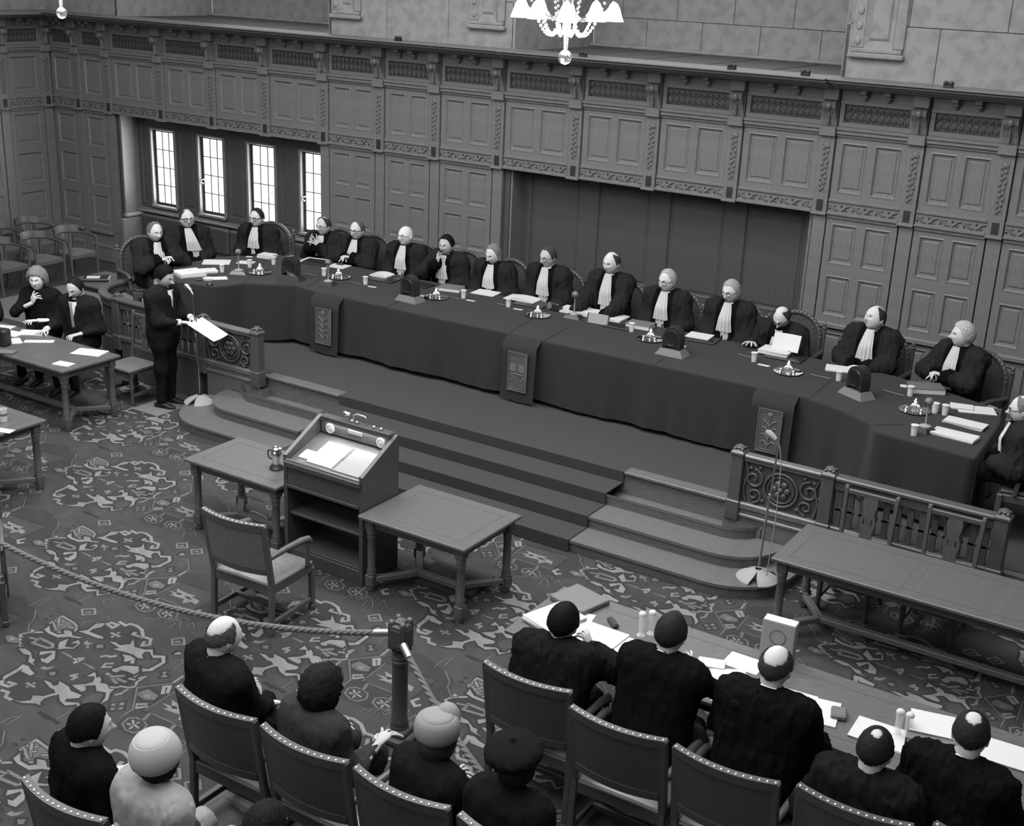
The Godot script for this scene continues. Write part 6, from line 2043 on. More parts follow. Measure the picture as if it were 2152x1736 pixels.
func build_bench_items() -> void:
	var y := DESK + 0.001
	var sp := [[612, 588, false, 0.25, "arched black loudspeaker on a dark base near the third judge"], [862, 632, true, -0.05, "arched black loudspeaker on a pale base before the bald judge"], [1413, 745, true, 0.0, "arched black loudspeaker on a pale base right of the name board"], [1800, 832, true, -0.5, "arched black loudspeaker on a pale base by the bench's right bend"]]
	for a in sp: arched_speaker(at(a[0], a[1], y), a[3], a[2], a[4])
	var mi := [[502, 575, 0.5, "ball-headed microphone on the bench's left wing"], [690, 598, 0.1, "ball-headed microphone before the judges in spectacles"], [1206, 668, 0.0, "ball-headed microphone beside the name board"], [1943, 905, -0.6, "ball-headed microphone on the bench's right wing"]]
	for a in mi: table_mic(at(a[0], a[1], y), a[2], a[3])
	var tr := [[546, 574, "tray beside the left wing microphone"], [712, 584, "tray behind the second microphone"], [917, 626, "tray right of the pale-based loudspeaker"], [1130, 664, "tray left of the presiding judge's microphone"], [1367, 714, "tray before the white-moustached judge"], [1656, 783, "tray before the judge reading a raised sheet"], [1922, 864, "tray on the bench's right wing"]]
	for a in tr: water_tray(at(a[0], a[1], y), a[2])
	var gl := [[467, 572, "by the loose prints on the bench's left wing"], [525, 562, "beside the left wing tray"], [575, 556, "in front of the stacked papers under the third window"], [681, 580, "left of the second microphone"], [768, 598, "before the bald judge's folder"], [974, 627, "right of the third tray"], [1068, 645, "before the bearded judge's sheets"], [1327, 697, "before the white-moustached judge's book"], [1584, 760, "before the judge reading a raised sheet"], [1762, 800, "left of the bend loudspeaker"], [1912, 832, "beside the large book at the bench corner"], [1964, 868, "beside the right wing tray"], [1985, 872, "right of the right wing tray"], [1920, 915, "in front of the right wing microphone"]]
	for a in gl: tumbler(at(a[0], a[1], y), "paper-covered water glass " + a[2])
	# papers: pixel, turn, width, depth, thickness, label
	var pp := [[398, 578, 1.2, 0.34, 0.30, 0.05, "thick pile of white papers before the grey-haired judge"], [432, 572, 1.0, 0.28, 0.2, 0.03, "smaller pile of papers next to the thick pile"], [455, 552, 0.7, 0.36, 0.26, 0.012, "open white papers before the judge in heavy spectacles"], [458, 585, 0.9, 0.22, 0.16, 0.004, "framed white print lying on the bench's left wing"], [518, 552, 0.4, 0.22, 0.18, 0.004, "loose white sheet left of the inkwell tray"], [523, 540, 0.3, 0.09, 0.06, 0.003, "small white card before the third judge"], [562, 541, 0.2, 0.22, 0.18, 0.045, "stack of bound papers under the third window"], [660, 548, 0.25, 0.30, 0.24, 0.012, "white sheet on a dark folder before the steepled fingers"], [712, 560, 0.1, 0.26, 0.22, 0.010, "white papers under a dark spectacle case"], [1022, 616, 0.1, 0.32, 0.26, 0.006, "pale printed sheet before the fair grey judge"], [1150, 622, 0.0, 0.1, 0.05, 0.003, "small card near the bearded judge"], [783, 603, 0.1, 0.12, 0.04, 0.003, "white slip at the foot of the bald judge's folder"], [990, 632, 0.1, 0.12, 0.04, 0.003, "white slip at the foot of the third tray"], [1088, 650, 0.1, 0.12, 0.04, 0.003, "white slip before the bearded judge's sheets"], [1430, 727, 0.1, 0.14, 0.05, 0.003, "white slip behind the pale-based loudspeaker"], [1605, 768, 0.0, 0.13, 0.05, 0.003, "white slip beside the tumbler of the reading judge"], [888, 622, 0.1, 0.09, 0.05, 0.003, "white card behind the pale-based loudspeaker"], [1765, 777, 0.3, 0.30, 0.22, 0.015, "crumpled white papers before the smiling judge"], [1905, 812, 0.3, 0.13, 0.09, 0.003, "white note at the bench corner"], [2050, 862, 0.4, 0.36, 0.24, 0.006, "broad white sheets fanned on the right wing"], [2022, 856, 0.3, 0.22, 0.16, 0.012, "small pile under the fanned sheets on the right wing"], [2028, 893, -0.1, 0.38, 0.18, 0.03, "middle pile of long papers on the right wing"], [2006, 918, -0.1, 0.40, 0.20, 0.03, "lowest pile of long papers on the right wing"]]
	for a in pp: sheets(at(a[0], a[1], y), a[2], a[3], a[4], a[5], a[6])
	# bound and open volumes
	folder(at(665, 552, y), 0.25, 0.36, 0.28, "dark folder under the white sheet before the steepled fingers")
	folder(at(808, 588, y), 0.1, 0.38, 0.28, "black folder before the bald judge")
	sheets(at(803, 582, y) + Vector3(0, 0.019, 0), 0.1, 0.26, 0.22, 0.015, "curled white sheet on the bald judge's black folder", "paper_sheet", null, 0.03)
	folder(at(885, 600, y), 0.0, 0.30, 0.22, "dark blotter before the judge resting his chin")
	book(at(948, 610, y), 0.25, 0.30, 0.22, 0.05, "grey bound book left of the fair grey judge", M.book_grey)
	folder(at(1118, 640, y), 0.1, 0.40, 0.27, "dark folder under the bearded judge's sheets")
	sheets(at(1098, 632, y) + Vector3(0, 0.019, 0), 0.1, 0.42, 0.24, 0.01, "open curling white sheets before the bearded judge", "paper_sheet", null, 0.03)
	sheets(at(1245, 661, y), 0.05, 0.86, 0.30, 0.02, "great spread of open white papers before the presiding judge", "paper_spread", null, 0.02)
	book(at(1345, 688, y), 0.1, 0.30, 0.22, 0.055, "grey bound book with white leaves before the white-moustached judge", M.book_grey)
	folder(at(1300, 688, y), 0.05, 0.34, 0.18, "dark blotter left of the white-moustached judge's book")
	folder(at(1478, 715, y), 0.1, 0.34, 0.27, "black folder before the silver-haired judge")
	sheets(at(1470, 710, y) + Vector3(0, 0.019, 0), 0.1, 0.28, 0.24, 0.008, "white sheets on the silver-haired judge's folder")
	folder(at(1650, 752, y), 0.05, 0.42, 0.26, "dark folder under the reading judge's papers")
	sheets(at(1630, 745, y) + Vector3(0, 0.019, 0), 0.05, 0.34, 0.24, 0.04, "thick white papers lying before the reading judge")
	book(at(1945, 822, y), 0.5, 0.34, 0.24, 0.06, "large dark-covered book before the white-haired judge in profile", M.book)
	# the sheet the reading judge holds up
	var mb := MB.new()
	var g := []
	for i in 6:
		var row := []
		for k in 6: row.push_back(Vector3((k / 5.0 - 0.5) * 0.30, i / 5.0 * 0.17, -i / 5.0 * 0.10 - 0.02 * sin(k / 5.0 * PI)))
		g.push_back(row)
	mb.sheet(g, false); mb.X = Transform3D(Basis(), Vector3(0, 0, -0.003)); mb.sheet(g, true)
	single("raised_paper", mb, M.paper, "white sheet held upright by the bending judge", "paper", at(1648, 738, y + 0.06), 0.1)
	# name board
	mb = MB.new()
	mb.bb(Vector3(-0.105, 0.0, -0.004), Vector3(0.105, 0.115, 0.004), 0.002)
	var nb := thing("name_board", "white name board in a low stand before the presiding judge", "sign", at(1255, 682, y), 0.05)
	nb.rotation.x = -0.25
	part("board", mb, M.paper_grey, nb)
	nb.scale = Vector3(1.2, 1.1, 1.0)
	mb = MB.new()
	for s in [-1.0, 1.0]: mb.box(Vector3(s * 0.112, 0.055, 0), Vector3(0.012, 0.11, 0.02), 0.003)
	mb.box(Vector3(0, 0.004, 0), Vector3(0.236, 0.008, 0.022), 0.002)
	part("stand", mb, M.chair_wood, nb)
	# pens and rulers
	var pens := [[640, 575, 668, 580, "by the second microphone"], [735, 592, 760, 598, "left of the bald judge's glass"], [940, 622, 965, 629, "right of the third tray"], [1045, 638, 1062, 642, "before the bearded judge"], [1550, 744, 1580, 752, "left of the reading judge's glass"], [1703, 787, 1745, 796, "between the reading and smiling judges"], [1855, 820, 1900, 832, "at the bench corner"], [1297, 688, 1325, 696, "left of the white-moustached judge's glass"]]
	for a in pens:
		var p0 := at(a[0], a[1], y + 0.007); var p1 := at(a[2], a[3], y + 0.007)
		mb = MB.new()
		mb.tube([Vector3.ZERO, p1 - p0], 0.0065, 8)
		single("wooden_pen", mb, M.table_edge, "pale pen holder lying on the bench " + a[4], "pen", p0, 0.0, "pen holders on the bench")
	# spectacle case, box and hand bell
	mb = MB.new()
	mb.box(Vector3(0, 0.012, 0), Vector3(0.11, 0.022, 0.045), 0.008)
	single("spectacle_case", mb, M.black, "dark spectacle case on the white papers by the second microphone", "case", at(714, 558, y) + Vector3(0, 0.012, 0), 0.2)
	var bell := thing("hand_bell", "small dark call bell on the corner of the bench's left wing", "bell", at(441, 600, y))
	mb = MB.new()
	mb.lathe(Vector3.ZERO, [Vector2(0.0, 0.0), Vector2(0.042, 0.0), Vector2(0.038, 0.02), Vector2(0.028, 0.04), Vector2(0.0, 0.05)], 16)
	part("dome", mb, M.black, bell)
	mb = MB.new()
	mb.lathe(Vector3(0, 0.047, 0), [Vector2(0.006, 0.0), Vector2(0.012, 0.008), Vector2(0.0, 0.014)], 10)
	part("button", mb, M.chrome, bell)
	mb = MB.new()
	mb.lathe(Vector3.ZERO, [Vector2(0.0, 0.0), Vector2(0.06, 0.0), Vector2(0.07, 0.025), Vector2(0.064, 0.025), Vector2(0.05, 0.008), Vector2(0.0, 0.008)], 18)
	single("glass_ashtray", mb, M.glass, "round glass ashtray beside the call bell", "ashtray", at(437, 588, y))
	mb = MB.new()
	mb.box(Vector3(0, 0.01, 0), Vector3(0.08, 0.02, 0.05), 0.005)
	single("small_box", mb, M.black, "small dark box on the corner of the bench's left wing", "box", at(418, 589, y), 0.8)
	# round dark case beside the presiding judge
	var rc := thing("desk_clock", "dark round-faced desk piece left of the presiding judge's papers", "clock", at(1160, 652, y), -0.2)
	mb = MB.new()
	mb.box(Vector3(0.02, 0.05, -0.03), Vector3(0.18, 0.10, 0.10), 0.015)
	part("case", mb, M.black, rc)
	mb = MB.new()
	mb.X = Transform3D(Basis(Vector3.RIGHT, PI / 2), Vector3(-0.03, 0.05, 0.02))
	mb.lathe(Vector3.ZERO, [Vector2(0.042, 0.0), Vector2(0.038, 0.008), Vector2(0.0, 0.009)], 18)
	part("dial", mb, M.book_grey, rc)

	# left tables
	var ty := TABLE + 0.001
	var lp := [[68, 700, 0.6, 0.30, 0.22, 0.010, "white papers under the bearded man's hand"], [82, 718, 0.7, 0.34, 0.11, 0.004, "long narrow white sheet on the left table"], [33, 717, -0.5, 0.24, 0.12, 0.004, "short white sheet on the left table"], [25, 702, 0.2, 0.26, 0.2, 0.008, "grey-white papers before the woman"], [188, 742, 0.35, 0.36, 0.24, 0.012, "white folder on the right of the left table"], [134, 766, 0.2, 0.22, 0.13, 0.012, "white notebook on the front edge of the left table"], [10, 688, 0.4, 0.22, 0.16, 0.006, "sheet before the gowned figure at the left table"]]
	for a in lp: sheets(at(a[0], a[1], ty), a[2], a[3], a[4], a[5], a[6])
	mb = MB.new()
	mb.box(Vector3(0, 0.10, 0), Vector3(0.22, 0.2, 0.14), 0.02)
	single("table_radio", mb, M.black, "black box on the left table at the frame's edge", "box", at(2, 725, ty), 0.3)
	mb = MB.new()
	mb.box(Vector3(0, 0.012, 0), Vector3(0.20, 0.024, 0.12), 0.004)
	single("closed_notebook", mb, M.book_grey, "brown notebook in front of the black box", "notebook", at(14, 742, ty), 0.5)
	var cup := thing("paper_cup", "white patterned cup on the near left table", "cup", at(8, 885, ty))
	mb = MB.new()
	mb.lathe(Vector3.ZERO, [Vector2(0.0, 0.0), Vector2(0.034, 0.0), Vector2(0.036, 0.05), Vector2(0.042, 0.13), Vector2(0.039, 0.13), Vector2(0.03, 0.01)], 18)
	part("cup", mb, M.paper, cup)
	mb = MB.new()
	mb.lathe(Vector3.ZERO, [Vector2(0.0372, 0.06), Vector2(0.0398, 0.085)], 18)
	part("band", mb, M.book_grey, cup)
	sheets(at(5, 905, ty), 0.3, 0.22, 0.1, 0.003, "white slip beside the patterned cup")
	var fo := thing("document_case", "black document case with a white label on the small table by the rail", "case", at(203, 588, ty), 0.75)
	mb = MB.new()
	mb.box(Vector3(0, 0.02, 0), Vector3(0.36, 0.04, 0.28), 0.012)
	part("case", mb, M.black, fo)
	mb = MB.new()
	mb.box(Vector3(-0.04, 0.0415, 0.01), Vector3(0.18, 0.003, 0.14), 0.0)
	part("label", mb, M.paper, fo)
	# sheet in the speaker's hands
	mb = MB.new()
	g = []
	for i in 6:
		var row := []
		for k in 5: row.push_back(Vector3((k / 4.0 - 0.5) * 0.34, -i / 5.0 * 0.17, i / 5.0 * 0.34 + 0.015 * sin(k / 4.0 * PI)))
		g.push_back(row)
	mb.sheet(g, true); mb.X = Transform3D(Basis(), Vector3(0, -0.003, 0)); mb.sheet(g, false)
	single("speech_sheet", mb, M.paper, "large white sheet held by the standing speaker", "paper", Vector3(-10.74, 1.12, -10.12), 1.85)

func build_foreground() -> void:
	var ty := TABLE + 0.001
	# studded chairs: two rows for the public, one for counsel
	var sg := "studded leather chairs of the public and counsel"
	var first := armchair("dark studded chair carrying the balding man, first of the public row", Vector3(-4.86, 0, -4.95), 0.0, sg, M.chair_wood_dark, M.leather_dark)
	var more := [[-4.17, -4.95, "dark studded chair carrying the dark-haired woman, second of the public row"], [-3.48, -4.95, "dark studded chair carrying the woman in the pillbox hat, third of the public row"], [-2.78, -4.95, "dark studded chair carrying the woman in the round black hat, fourth of the public row"], [-4.84, -3.84, "dark studded chair in the rearmost row carrying the black-haired man"], [-4.15, -3.84, "dark studded chair in the rearmost row carrying the woman in the domed hat"],
		[-3.54, -6.31, "dark studded chair of the counsel in the gathered gown"], [-2.83, -6.19, "dark studded chair of the counsel in the plain suit"], [-2.14, -6.19, "dark studded chair of the balding counsel in the wide gown"], [-1.42, -6.26, "dark studded chair of the low-sitting counsel"], [-0.70, -6.37, "dark studded chair of the counsel bending over books"]]
	for a in more:
		copy(first, Vector3(a[0], 0, a[1]), 0.02 if a[1] < -6 else 0.0, a[2])
	var edge := copy(first, Vector3(-8.55, 0, -5.45), -2.2, "dark studded chair at the left frame edge beyond the rope")
	edge.set_meta("group", sg)
	# bordered rug under the rear rows
	var rg := thing("bordered_rug", "dark rug with a pale double border under the rear chairs", "rug", Vector3(-3.3, 0.001, -3.31))
	var rb := MB.new()
	rb.bb(Vector3(-2.0, 0, -1.75), Vector3(2.0, 0.006, 1.75), 0.002)
	part("pile", rb, M.leather_dark, rg)
	for e in [[0.04, 0.03], [0.11, 0.012]]:
		rb = MB.new()
		var i0: float = e[0]; var w0: float = e[1]
		for q in [[-2.0 + i0, -1.75 + i0, 2.0 - i0, -1.75 + i0 + w0], [-2.0 + i0, 1.75 - i0 - w0, 2.0 - i0, 1.75 - i0], [-2.0 + i0, -1.75 + i0 + w0, -2.0 + i0 + w0, 1.75 - i0 - w0], [2.0 - i0 - w0, -1.75 + i0 + w0, 2.0 - i0, 1.75 - i0 - w0]]:
			rb.bb(Vector3(q[0], 0.004, q[1]), Vector3(q[2], 0.0075, q[3]))
		part("border", rb, M.mat_light, rg)
	# rope barrier
	var t := thing("barrier_post", "carved dark wooden barrier post with a square capital holding two ropes", "post", Vector3(-4.66, 0, -6.15), 0.1)
	var mb := MB.new()
	mb.box(Vector3(0, 0.03, 0), Vector3(0.24, 0.06, 0.24), 0.015)
	mb.box(Vector3(0, 0.08, 0), Vector3(0.17, 0.05, 0.17), 0.012)
	part("base", mb, M.chair_wood_dark, t)
	mb = MB.new()
	mb.lathe(Vector3.ZERO, [Vector2(0.065, 0.10), Vector2(0.07, 0.115), Vector2(0.06, 0.13), Vector2(0.066, 0.145), Vector2(0.058, 0.16), Vector2(0.056, 0.62), Vector2(0.064, 0.635), Vector2(0.056, 0.65), Vector2(0.064, 0.665), Vector2(0.056, 0.68), Vector2(0.06, 0.72)], 18)
	part("shaft", mb, M.chair_wood_dark, t)
	mb = MB.new()
	mb.box(Vector3(0, 0.83, 0), Vector3(0.135, 0.19, 0.135), 0.01)
	mb.lathe(Vector3(0, 0.70, 0), [Vector2(0.06, 0.0), Vector2(0.095, 0.05)], 4)
	for s in [-1.0, 1.0]:
		mb.box(Vector3(s * 0.069, 0.83, 0), Vector3(0.006, 0.13, 0.085), 0.002)
		mb.box(Vector3(0, 0.83, s * 0.069), Vector3(0.085, 0.13, 0.006), 0.002)
	var cap := part("capital", mb, M.chair_wood_dark, t)
	mb = MB.new()
	for sx in [-1.0, 1.0]:
		for sz in [-1.0, 1.0]: mb.ball(Vector3(sx * 0.045, 0.928, sz * 0.045), Vector3(0.026, 0.03, 0.026), 8, 6)
	mb.box(Vector3(0, 0.935, 0), Vector3(0.075, 0.03, 0.075), 0.012)
	part("crown", mb, M.chair_wood, cap)
	rope("thick twisted dark rope hanging from the barrier post across the carpet on its left", at(-120, 1075, 0.85), Vector3(-4.735, 0.81, -6.18), 0.30)
	rope("thick twisted dark rope running from the barrier post past the counsel's chairs", Vector3(-4.585, 0.81, -6.08), Vector3(-2.3, 0.66, -5.0), 0.30)
	# counsel's table
	var dp := [[1240, 1345, 0.0, 0.40, 0.44, 0.012, "broad white papers before the gowned counsel at the table's end"], [1165, 1305, -0.3, 0.30, 0.36, 0.04, "thick white bundle at the table's far end"], [1275, 1385, 0.1, 0.30, 0.2, 0.004, "white sheet at the table edge beside the gowned counsel"], [1300, 1352, -0.1, 0.28, 0.24, 0.003, "thin white sheet between the gowned and suited counsel"], [1215, 1300, 0.2, 0.2, 0.2, 0.003, "square white sheet behind the grey cardboard folder"], [1565, 1395, 0.0, 0.26, 0.2, 0.003, "white sheet left of the upright document box"], [1495, 1395, 0.3, 0.18, 0.12, 0.012, "small printed card on the papers of the suited counsel"], [1530, 1440, 0.6, 0.30, 0.40, 0.006, "white sheets under the suited counsel's elbow"], [1660, 1465, 0.1, 0.34, 0.18, 0.008, "white papers under the balding counsel's arms"], [1712, 1495, 0.2, 0.30, 0.30, 0.010, "white folded paper right of the balding counsel"], [1850, 1545, 0.0, 0.34, 0.26, 0.012, "white folded document before the low-sitting counsel"], [2120, 1590, 0.1, 0.40, 0.26, 0.012, "white papers beyond the counsel bending over books"]]
	for a in dp: sheets(at(a[0], a[1], ty), a[2], a[3], a[4], a[5], a[6])
	mb = MB.new()
	mb.box(Vector3(0, 0.02, 0), Vector3(0.34, 0.04, 0.30), 0.006)
	single("grey_folder", mb, M.book_grey, "grey cardboard folder lying at the far end of the counsel's table", "folder", at(1218, 1265, ty), -0.25)
	mb = MB.new()
	mb.box(Vector3(0, 0.015, 0), Vector3(0.14, 0.03, 0.05), 0.012)
	single("spectacle_case", mb, M.black, "open spectacle case before the suited counsel", "case", at(1288, 1312, ty), -0.7)
	# paired tall glasses
	for a in [[1347, 1335, "tall glass with a white cover left of the suited counsel"], [1368, 1332, "tall glass with a white cover before the suited counsel"], [1885, 1545, "tall white-topped glass left of the stacked books"], [1905, 1552, "tall white-topped glass beside the stacked books"]]:
		var p := thing("tall_glass", a[2], "glass", at(a[0], a[1], ty), 0.0, "tall covered glasses on the counsel's table")
		mb = MB.new()
		mb.lathe(Vector3.ZERO, [Vector2(0.0, 0.0), Vector2(0.032, 0.0), Vector2(0.03, 0.008), Vector2(0.018, 0.02), Vector2(0.02, 0.05), Vector2(0.026, 0.16), Vector2(0.024, 0.16)], 14)
		part("glass", mb, M.glass, p)
		mb = MB.new()
		mb.lathe(Vector3(0, 0.16, 0), [Vector2(0.026, 0.0), Vector2(0.028, 0.012), Vector2(0.018, 0.025), Vector2(0.0, 0.03)], 14)
		part("cover", mb, M.paper, p)
	# standing document box
	var bx := thing("document_box", "upright grey document box with a pale top before the balding counsel", "box", at(1632, 1385, ty), 0.08)
	mb = MB.new()
	mb.box(Vector3(0, 0.15, 0), Vector3(0.23, 0.30, 0.09), 0.004)
	part("case", mb, M.paper_grey, bx)
	mb = MB.new()
	mb.box(Vector3(0, 0.302, 0), Vector3(0.225, 0.006, 0.085), 0.002)
	part("top_leaves", mb, M.paper, bx)
	mb = MB.new()
	mb.X = Transform3D(Basis(Vector3.RIGHT, PI / 2), Vector3(0, 0.19, 0.0452))
	mb.lathe(Vector3.ZERO, [Vector2(0.058, 0.0), Vector2(0.058, 0.003), Vector2(0.05, 0.003), Vector2(0.05, 0.0)], 24)
	part("ring_mark", mb, M.book_grey, bx)
	mb = MB.new()
	mb.box(Vector3(0, 0.02, 0), Vector3(0.10, 0.04, 0.12), 0.01)
	single("small_case", mb, M.leather, "small leather case right of the balding counsel", "case", at(1762, 1505, ty), 0.3)
	book(at(1958, 1560, ty), 0.15, 0.30, 0.30, 0.08, "stack-thick volume under loose leaves by the bending counsel", M.book_grey)
	sheets(at(1958, 1548, ty) + Vector3(0, 0.082, 0), 0.2, 0.29, 0.26, 0.012, "loose white leaves on the thick volume")
	# a dark rounded bag between two of the counsel's chairs
	var bag := thing("rounded_bag", "dark rounded bag with a pale clasp between the counsel's chairs", "bag", at(1450, 1590, 0.481))
	var bm := MB.new()
	var rr := []
	for i in 9:
		var f := i / 8.0
		var ring := []
		for k in 16:
			var q := TAU * k / 16.0
			var e := sqrt(maxf(0.0, 1.0 - pow(f, 2.6)))
			ring.push_back(Vector3(cos(q) * 0.13 * e, 0.26 * f, sin(q) * 0.08 * e))
		rr.push_back(ring)
	rr.reverse()
	bm.loft(rr, false, true)
	part("bag_body", bm, M.black_matte, bag)
	bm = MB.new()
	bm.box(Vector3(-0.03, 0.13, 0.078), Vector3(0.05, 0.025, 0.012), 0.004)
	part("clasp", bm, M.book_grey, bag)
	# a folded paper held by the balding man
	mb = MB.new()
	mb.box(Vector3(0, 0, 0), Vector3(0.18, 0.012, 0.11), 0.003)
	mb.box(Vector3(0.07, 0.02, 0.02), Vector3(0.05, 0.02, 0.09), 0.004)
	var hp := single("folded_paper", mb, M.paper, "folded white paper in the balding man's hand", "paper", Vector3(-4.80, 0.70, -5.36), 0.2)
	hp.rotation.x = 0.3

func rope(label: String, a: Vector3, b: Vector3, sag: float) -> void:
	var t := thing("barrier_rope", label, "rope", a)
	var N := 160
	var L := (b - a).length()
	var cs := []
	for i in N + 1:
		var f := float(i) / N
		cs.push_back((b - a) * f + Vector3(0, -sag * 4.0 * f * (1.0 - f), 0))
	var dirv := (b - a).normalized()
	var sx := dirv.cross(Vector3.UP).normalized()
	for s in 3:
		var pts := []
		for i in N + 1:
			var an := TAU * (float(i) / N * L / 0.16 + s / 3.0)
			pts.push_back(cs[i] + (sx * cos(an) + Vector3.UP * sin(an)) * 0.011)
		var mb := MB.new()
		mb.tube(pts, 0.014, 6)
		part("strand", mb, M.rope, t)
	for e in [0, 1]:
		if (e == 0 and a.x < -5.5) or (e == 1 and b.x > -3.0): continue
		var mb := MB.new()
		var p: Vector3 = cs[0] if e == 0 else cs[N]
		var q: Vector3 = cs[6] if e == 0 else cs[N - 6]
		mb.tube([p, q], 0.028, 10)
		part("brass_end", mb, M.brass, t)

# ---------- people ----------
# bones: [a, b, radius a, radius b, tone]; smooth union of tapered capsules, meshed as surface nets
func skin_bones(mb: MB, bones: Array, cell: float, k: float, fold := 0.0, seed_ := 0.0, vel := -1.0, hip := Vector3.ZERO, Bi := Basis()) -> void:
	var lo := Vector3(1e9, 1e9, 1e9)
	var hi := -lo
	var mg := 3.6 / k
	var thin := 0.25 / k    # what the smooth union adds
	for b in bones:
		var r: float = maxf(b[2], b[3]) + mg
		lo = lo.min((b[0] as Vector3).min(b[1]) - Vector3(r, r, r))
		hi = hi.max((b[0] as Vector3).max(b[1]) + Vector3(r, r, r))
	var nx := int((hi.x - lo.x) / cell) + 2
	var ny := int((hi.y - lo.y) / cell) + 2
	var nz := int((hi.z - lo.z) / cell) + 2
	var n := nx * ny * nz
	var acc := PackedFloat32Array()
	acc.resize(n)
	var best := PackedFloat32Array()
	best.resize(n)
	best.fill(9.0)
	var who := PackedByteArray()
	who.resize(n)
	for bi in bones.size():
		var b: Array = bones[bi]
		var a: Vector3 = b[0]
		var ab: Vector3 = b[1] - a
		var il := 1.0 / maxf(ab.length_squared(), 1e-9)
		var ra: float = b[2] - thin
		var dr: float = b[3] - thin - ra
		var r := maxf(b[2], b[3]) + mg
		var p0 := ((a.min(b[1]) - Vector3(r, r, r) - lo) / cell).ceil()
		var p1 := ((a.max(b[1]) + Vector3(r, r, r) - lo) / cell).floor()
		for iz in range(int(p0.z), int(p1.z) + 1):
			for iy in range(int(p0.y), int(p1.y) + 1):
				var q := lo + Vector3(p0.x, iy, iz) * cell - a
				var base := (iz * ny + iy) * nx
				for ix in range(int(p0.x), int(p1.x) + 1):
					var t := clampf(q.dot(ab) * il, 0.0, 1.0)
					var d := (q - ab * t).length() - ra - dr * t
					q.x += cell
					if d < mg:
						var i := base + ix
						acc[i] += exp(-k * d)
						if d < best[i]:
							best[i] = d
							who[i] = bi
	var f := acc
	var ik := 1.0 / k
	var near := PackedInt32Array()
	var lim := cell * 1.9 + fold * 1.3
	for i in n:
		var s := f[i]
		if s < 0.02:
			f[i] = 0.2
		else:
			var d := -log(s) * ik
			f[i] = d
			if d < lim and d > -lim: near.push_back(i)
	var sy := nx
	var sz := nx * ny
	if fold > 0.0:
		for i in near:
			var ix := i % nx
			var iy := (i / nx) % ny
			var iz := i / sz
			var p := lo + Vector3(ix, iy, iz) * cell
			f[i] += fold * (noise.get_noise_3d(p.x * 13.0 + seed_, p.y * 4.5, p.z * 13.0) + 0.5 * noise.get_noise_3d(p.x * 30.0, p.y * 11.0 + seed_, p.z * 30.0))
	var vert := {}
	var nor := {}
	var colr := {}
	var off := [0, 1, sy, sy + 1, sz, sz + 1, sz + sy, sz + sy + 1]
	for i in near:
		var ix := i % nx
		var iy := (i / nx) % ny
		var iz := i / sz
		if ix >= nx - 1 or iy >= ny - 1 or iz >= nz - 1: continue
		var f0 := f[i]; var f1 := f[i + 1]; var f2 := f[i + sy]; var f3 := f[i + sy + 1]
		var f4 := f[i + sz]; var f5 := f[i + sz + 1]; var f6 := f[i + sz + sy]; var f7 := f[i + sz + sy + 1]
		var neg := int(f0 < 0) + int(f1 < 0) + int(f2 < 0) + int(f3 < 0) + int(f4 < 0) + int(f5 < 0) + int(f6 < 0) + int(f7 < 0)
		if neg == 0 or neg == 8: continue
		var s := Vector3.ZERO
		var c := 0
		if (f0 < 0) != (f1 < 0): s += Vector3(f0 / (f0 - f1), 0, 0); c += 1
		if (f2 < 0) != (f3 < 0): s += Vector3(f2 / (f2 - f3), 1, 0); c += 1
		if (f4 < 0) != (f5 < 0): s += Vector3(f4 / (f4 - f5), 0, 1); c += 1
		if (f6 < 0) != (f7 < 0): s += Vector3(f6 / (f6 - f7), 1, 1); c += 1
		if (f0 < 0) != (f2 < 0): s += Vector3(0, f0 / (f0 - f2), 0); c += 1
		if (f1 < 0) != (f3 < 0): s += Vector3(1, f1 / (f1 - f3), 0); c += 1
		if (f4 < 0) != (f6 < 0): s += Vector3(0, f4 / (f4 - f6), 1); c += 1
		if (f5 < 0) != (f7 < 0): s += Vector3(1, f5 / (f5 - f7), 1); c += 1
		if (f0 < 0) != (f4 < 0): s += Vector3(0, 0, f0 / (f0 - f4)); c += 1
		if (f1 < 0) != (f5 < 0): s += Vector3(1, 0, f1 / (f1 - f5)); c += 1
		if (f2 < 0) != (f6 < 0): s += Vector3(0, 1, f2 / (f2 - f6)); c += 1
		if (f3 < 0) != (f7 < 0): s += Vector3(1, 1, f3 / (f3 - f7)); c += 1
		var p := lo + (Vector3(ix, iy, iz) + s / c) * cell
		vert[i] = p
		nor[i] = Vector3(f1 + f3 + f5 + f7 - f0 - f2 - f4 - f6, f2 + f3 + f6 + f7 - f0 - f1 - f4 - f5, f4 + f5 + f6 + f7 - f0 - f1 - f2 - f3).normalized()
		var tone: float = bones[who[i]][4]
		if vel >= 0.0:
			var q := Bi * (p - hip)
			if absf(q.x) < 0.135 - 0.04 * (q.y - 0.2) and q.z > 0.02 and q.y > 0.0: tone = vel
		colr[i] = Color(tone, tone, tone)
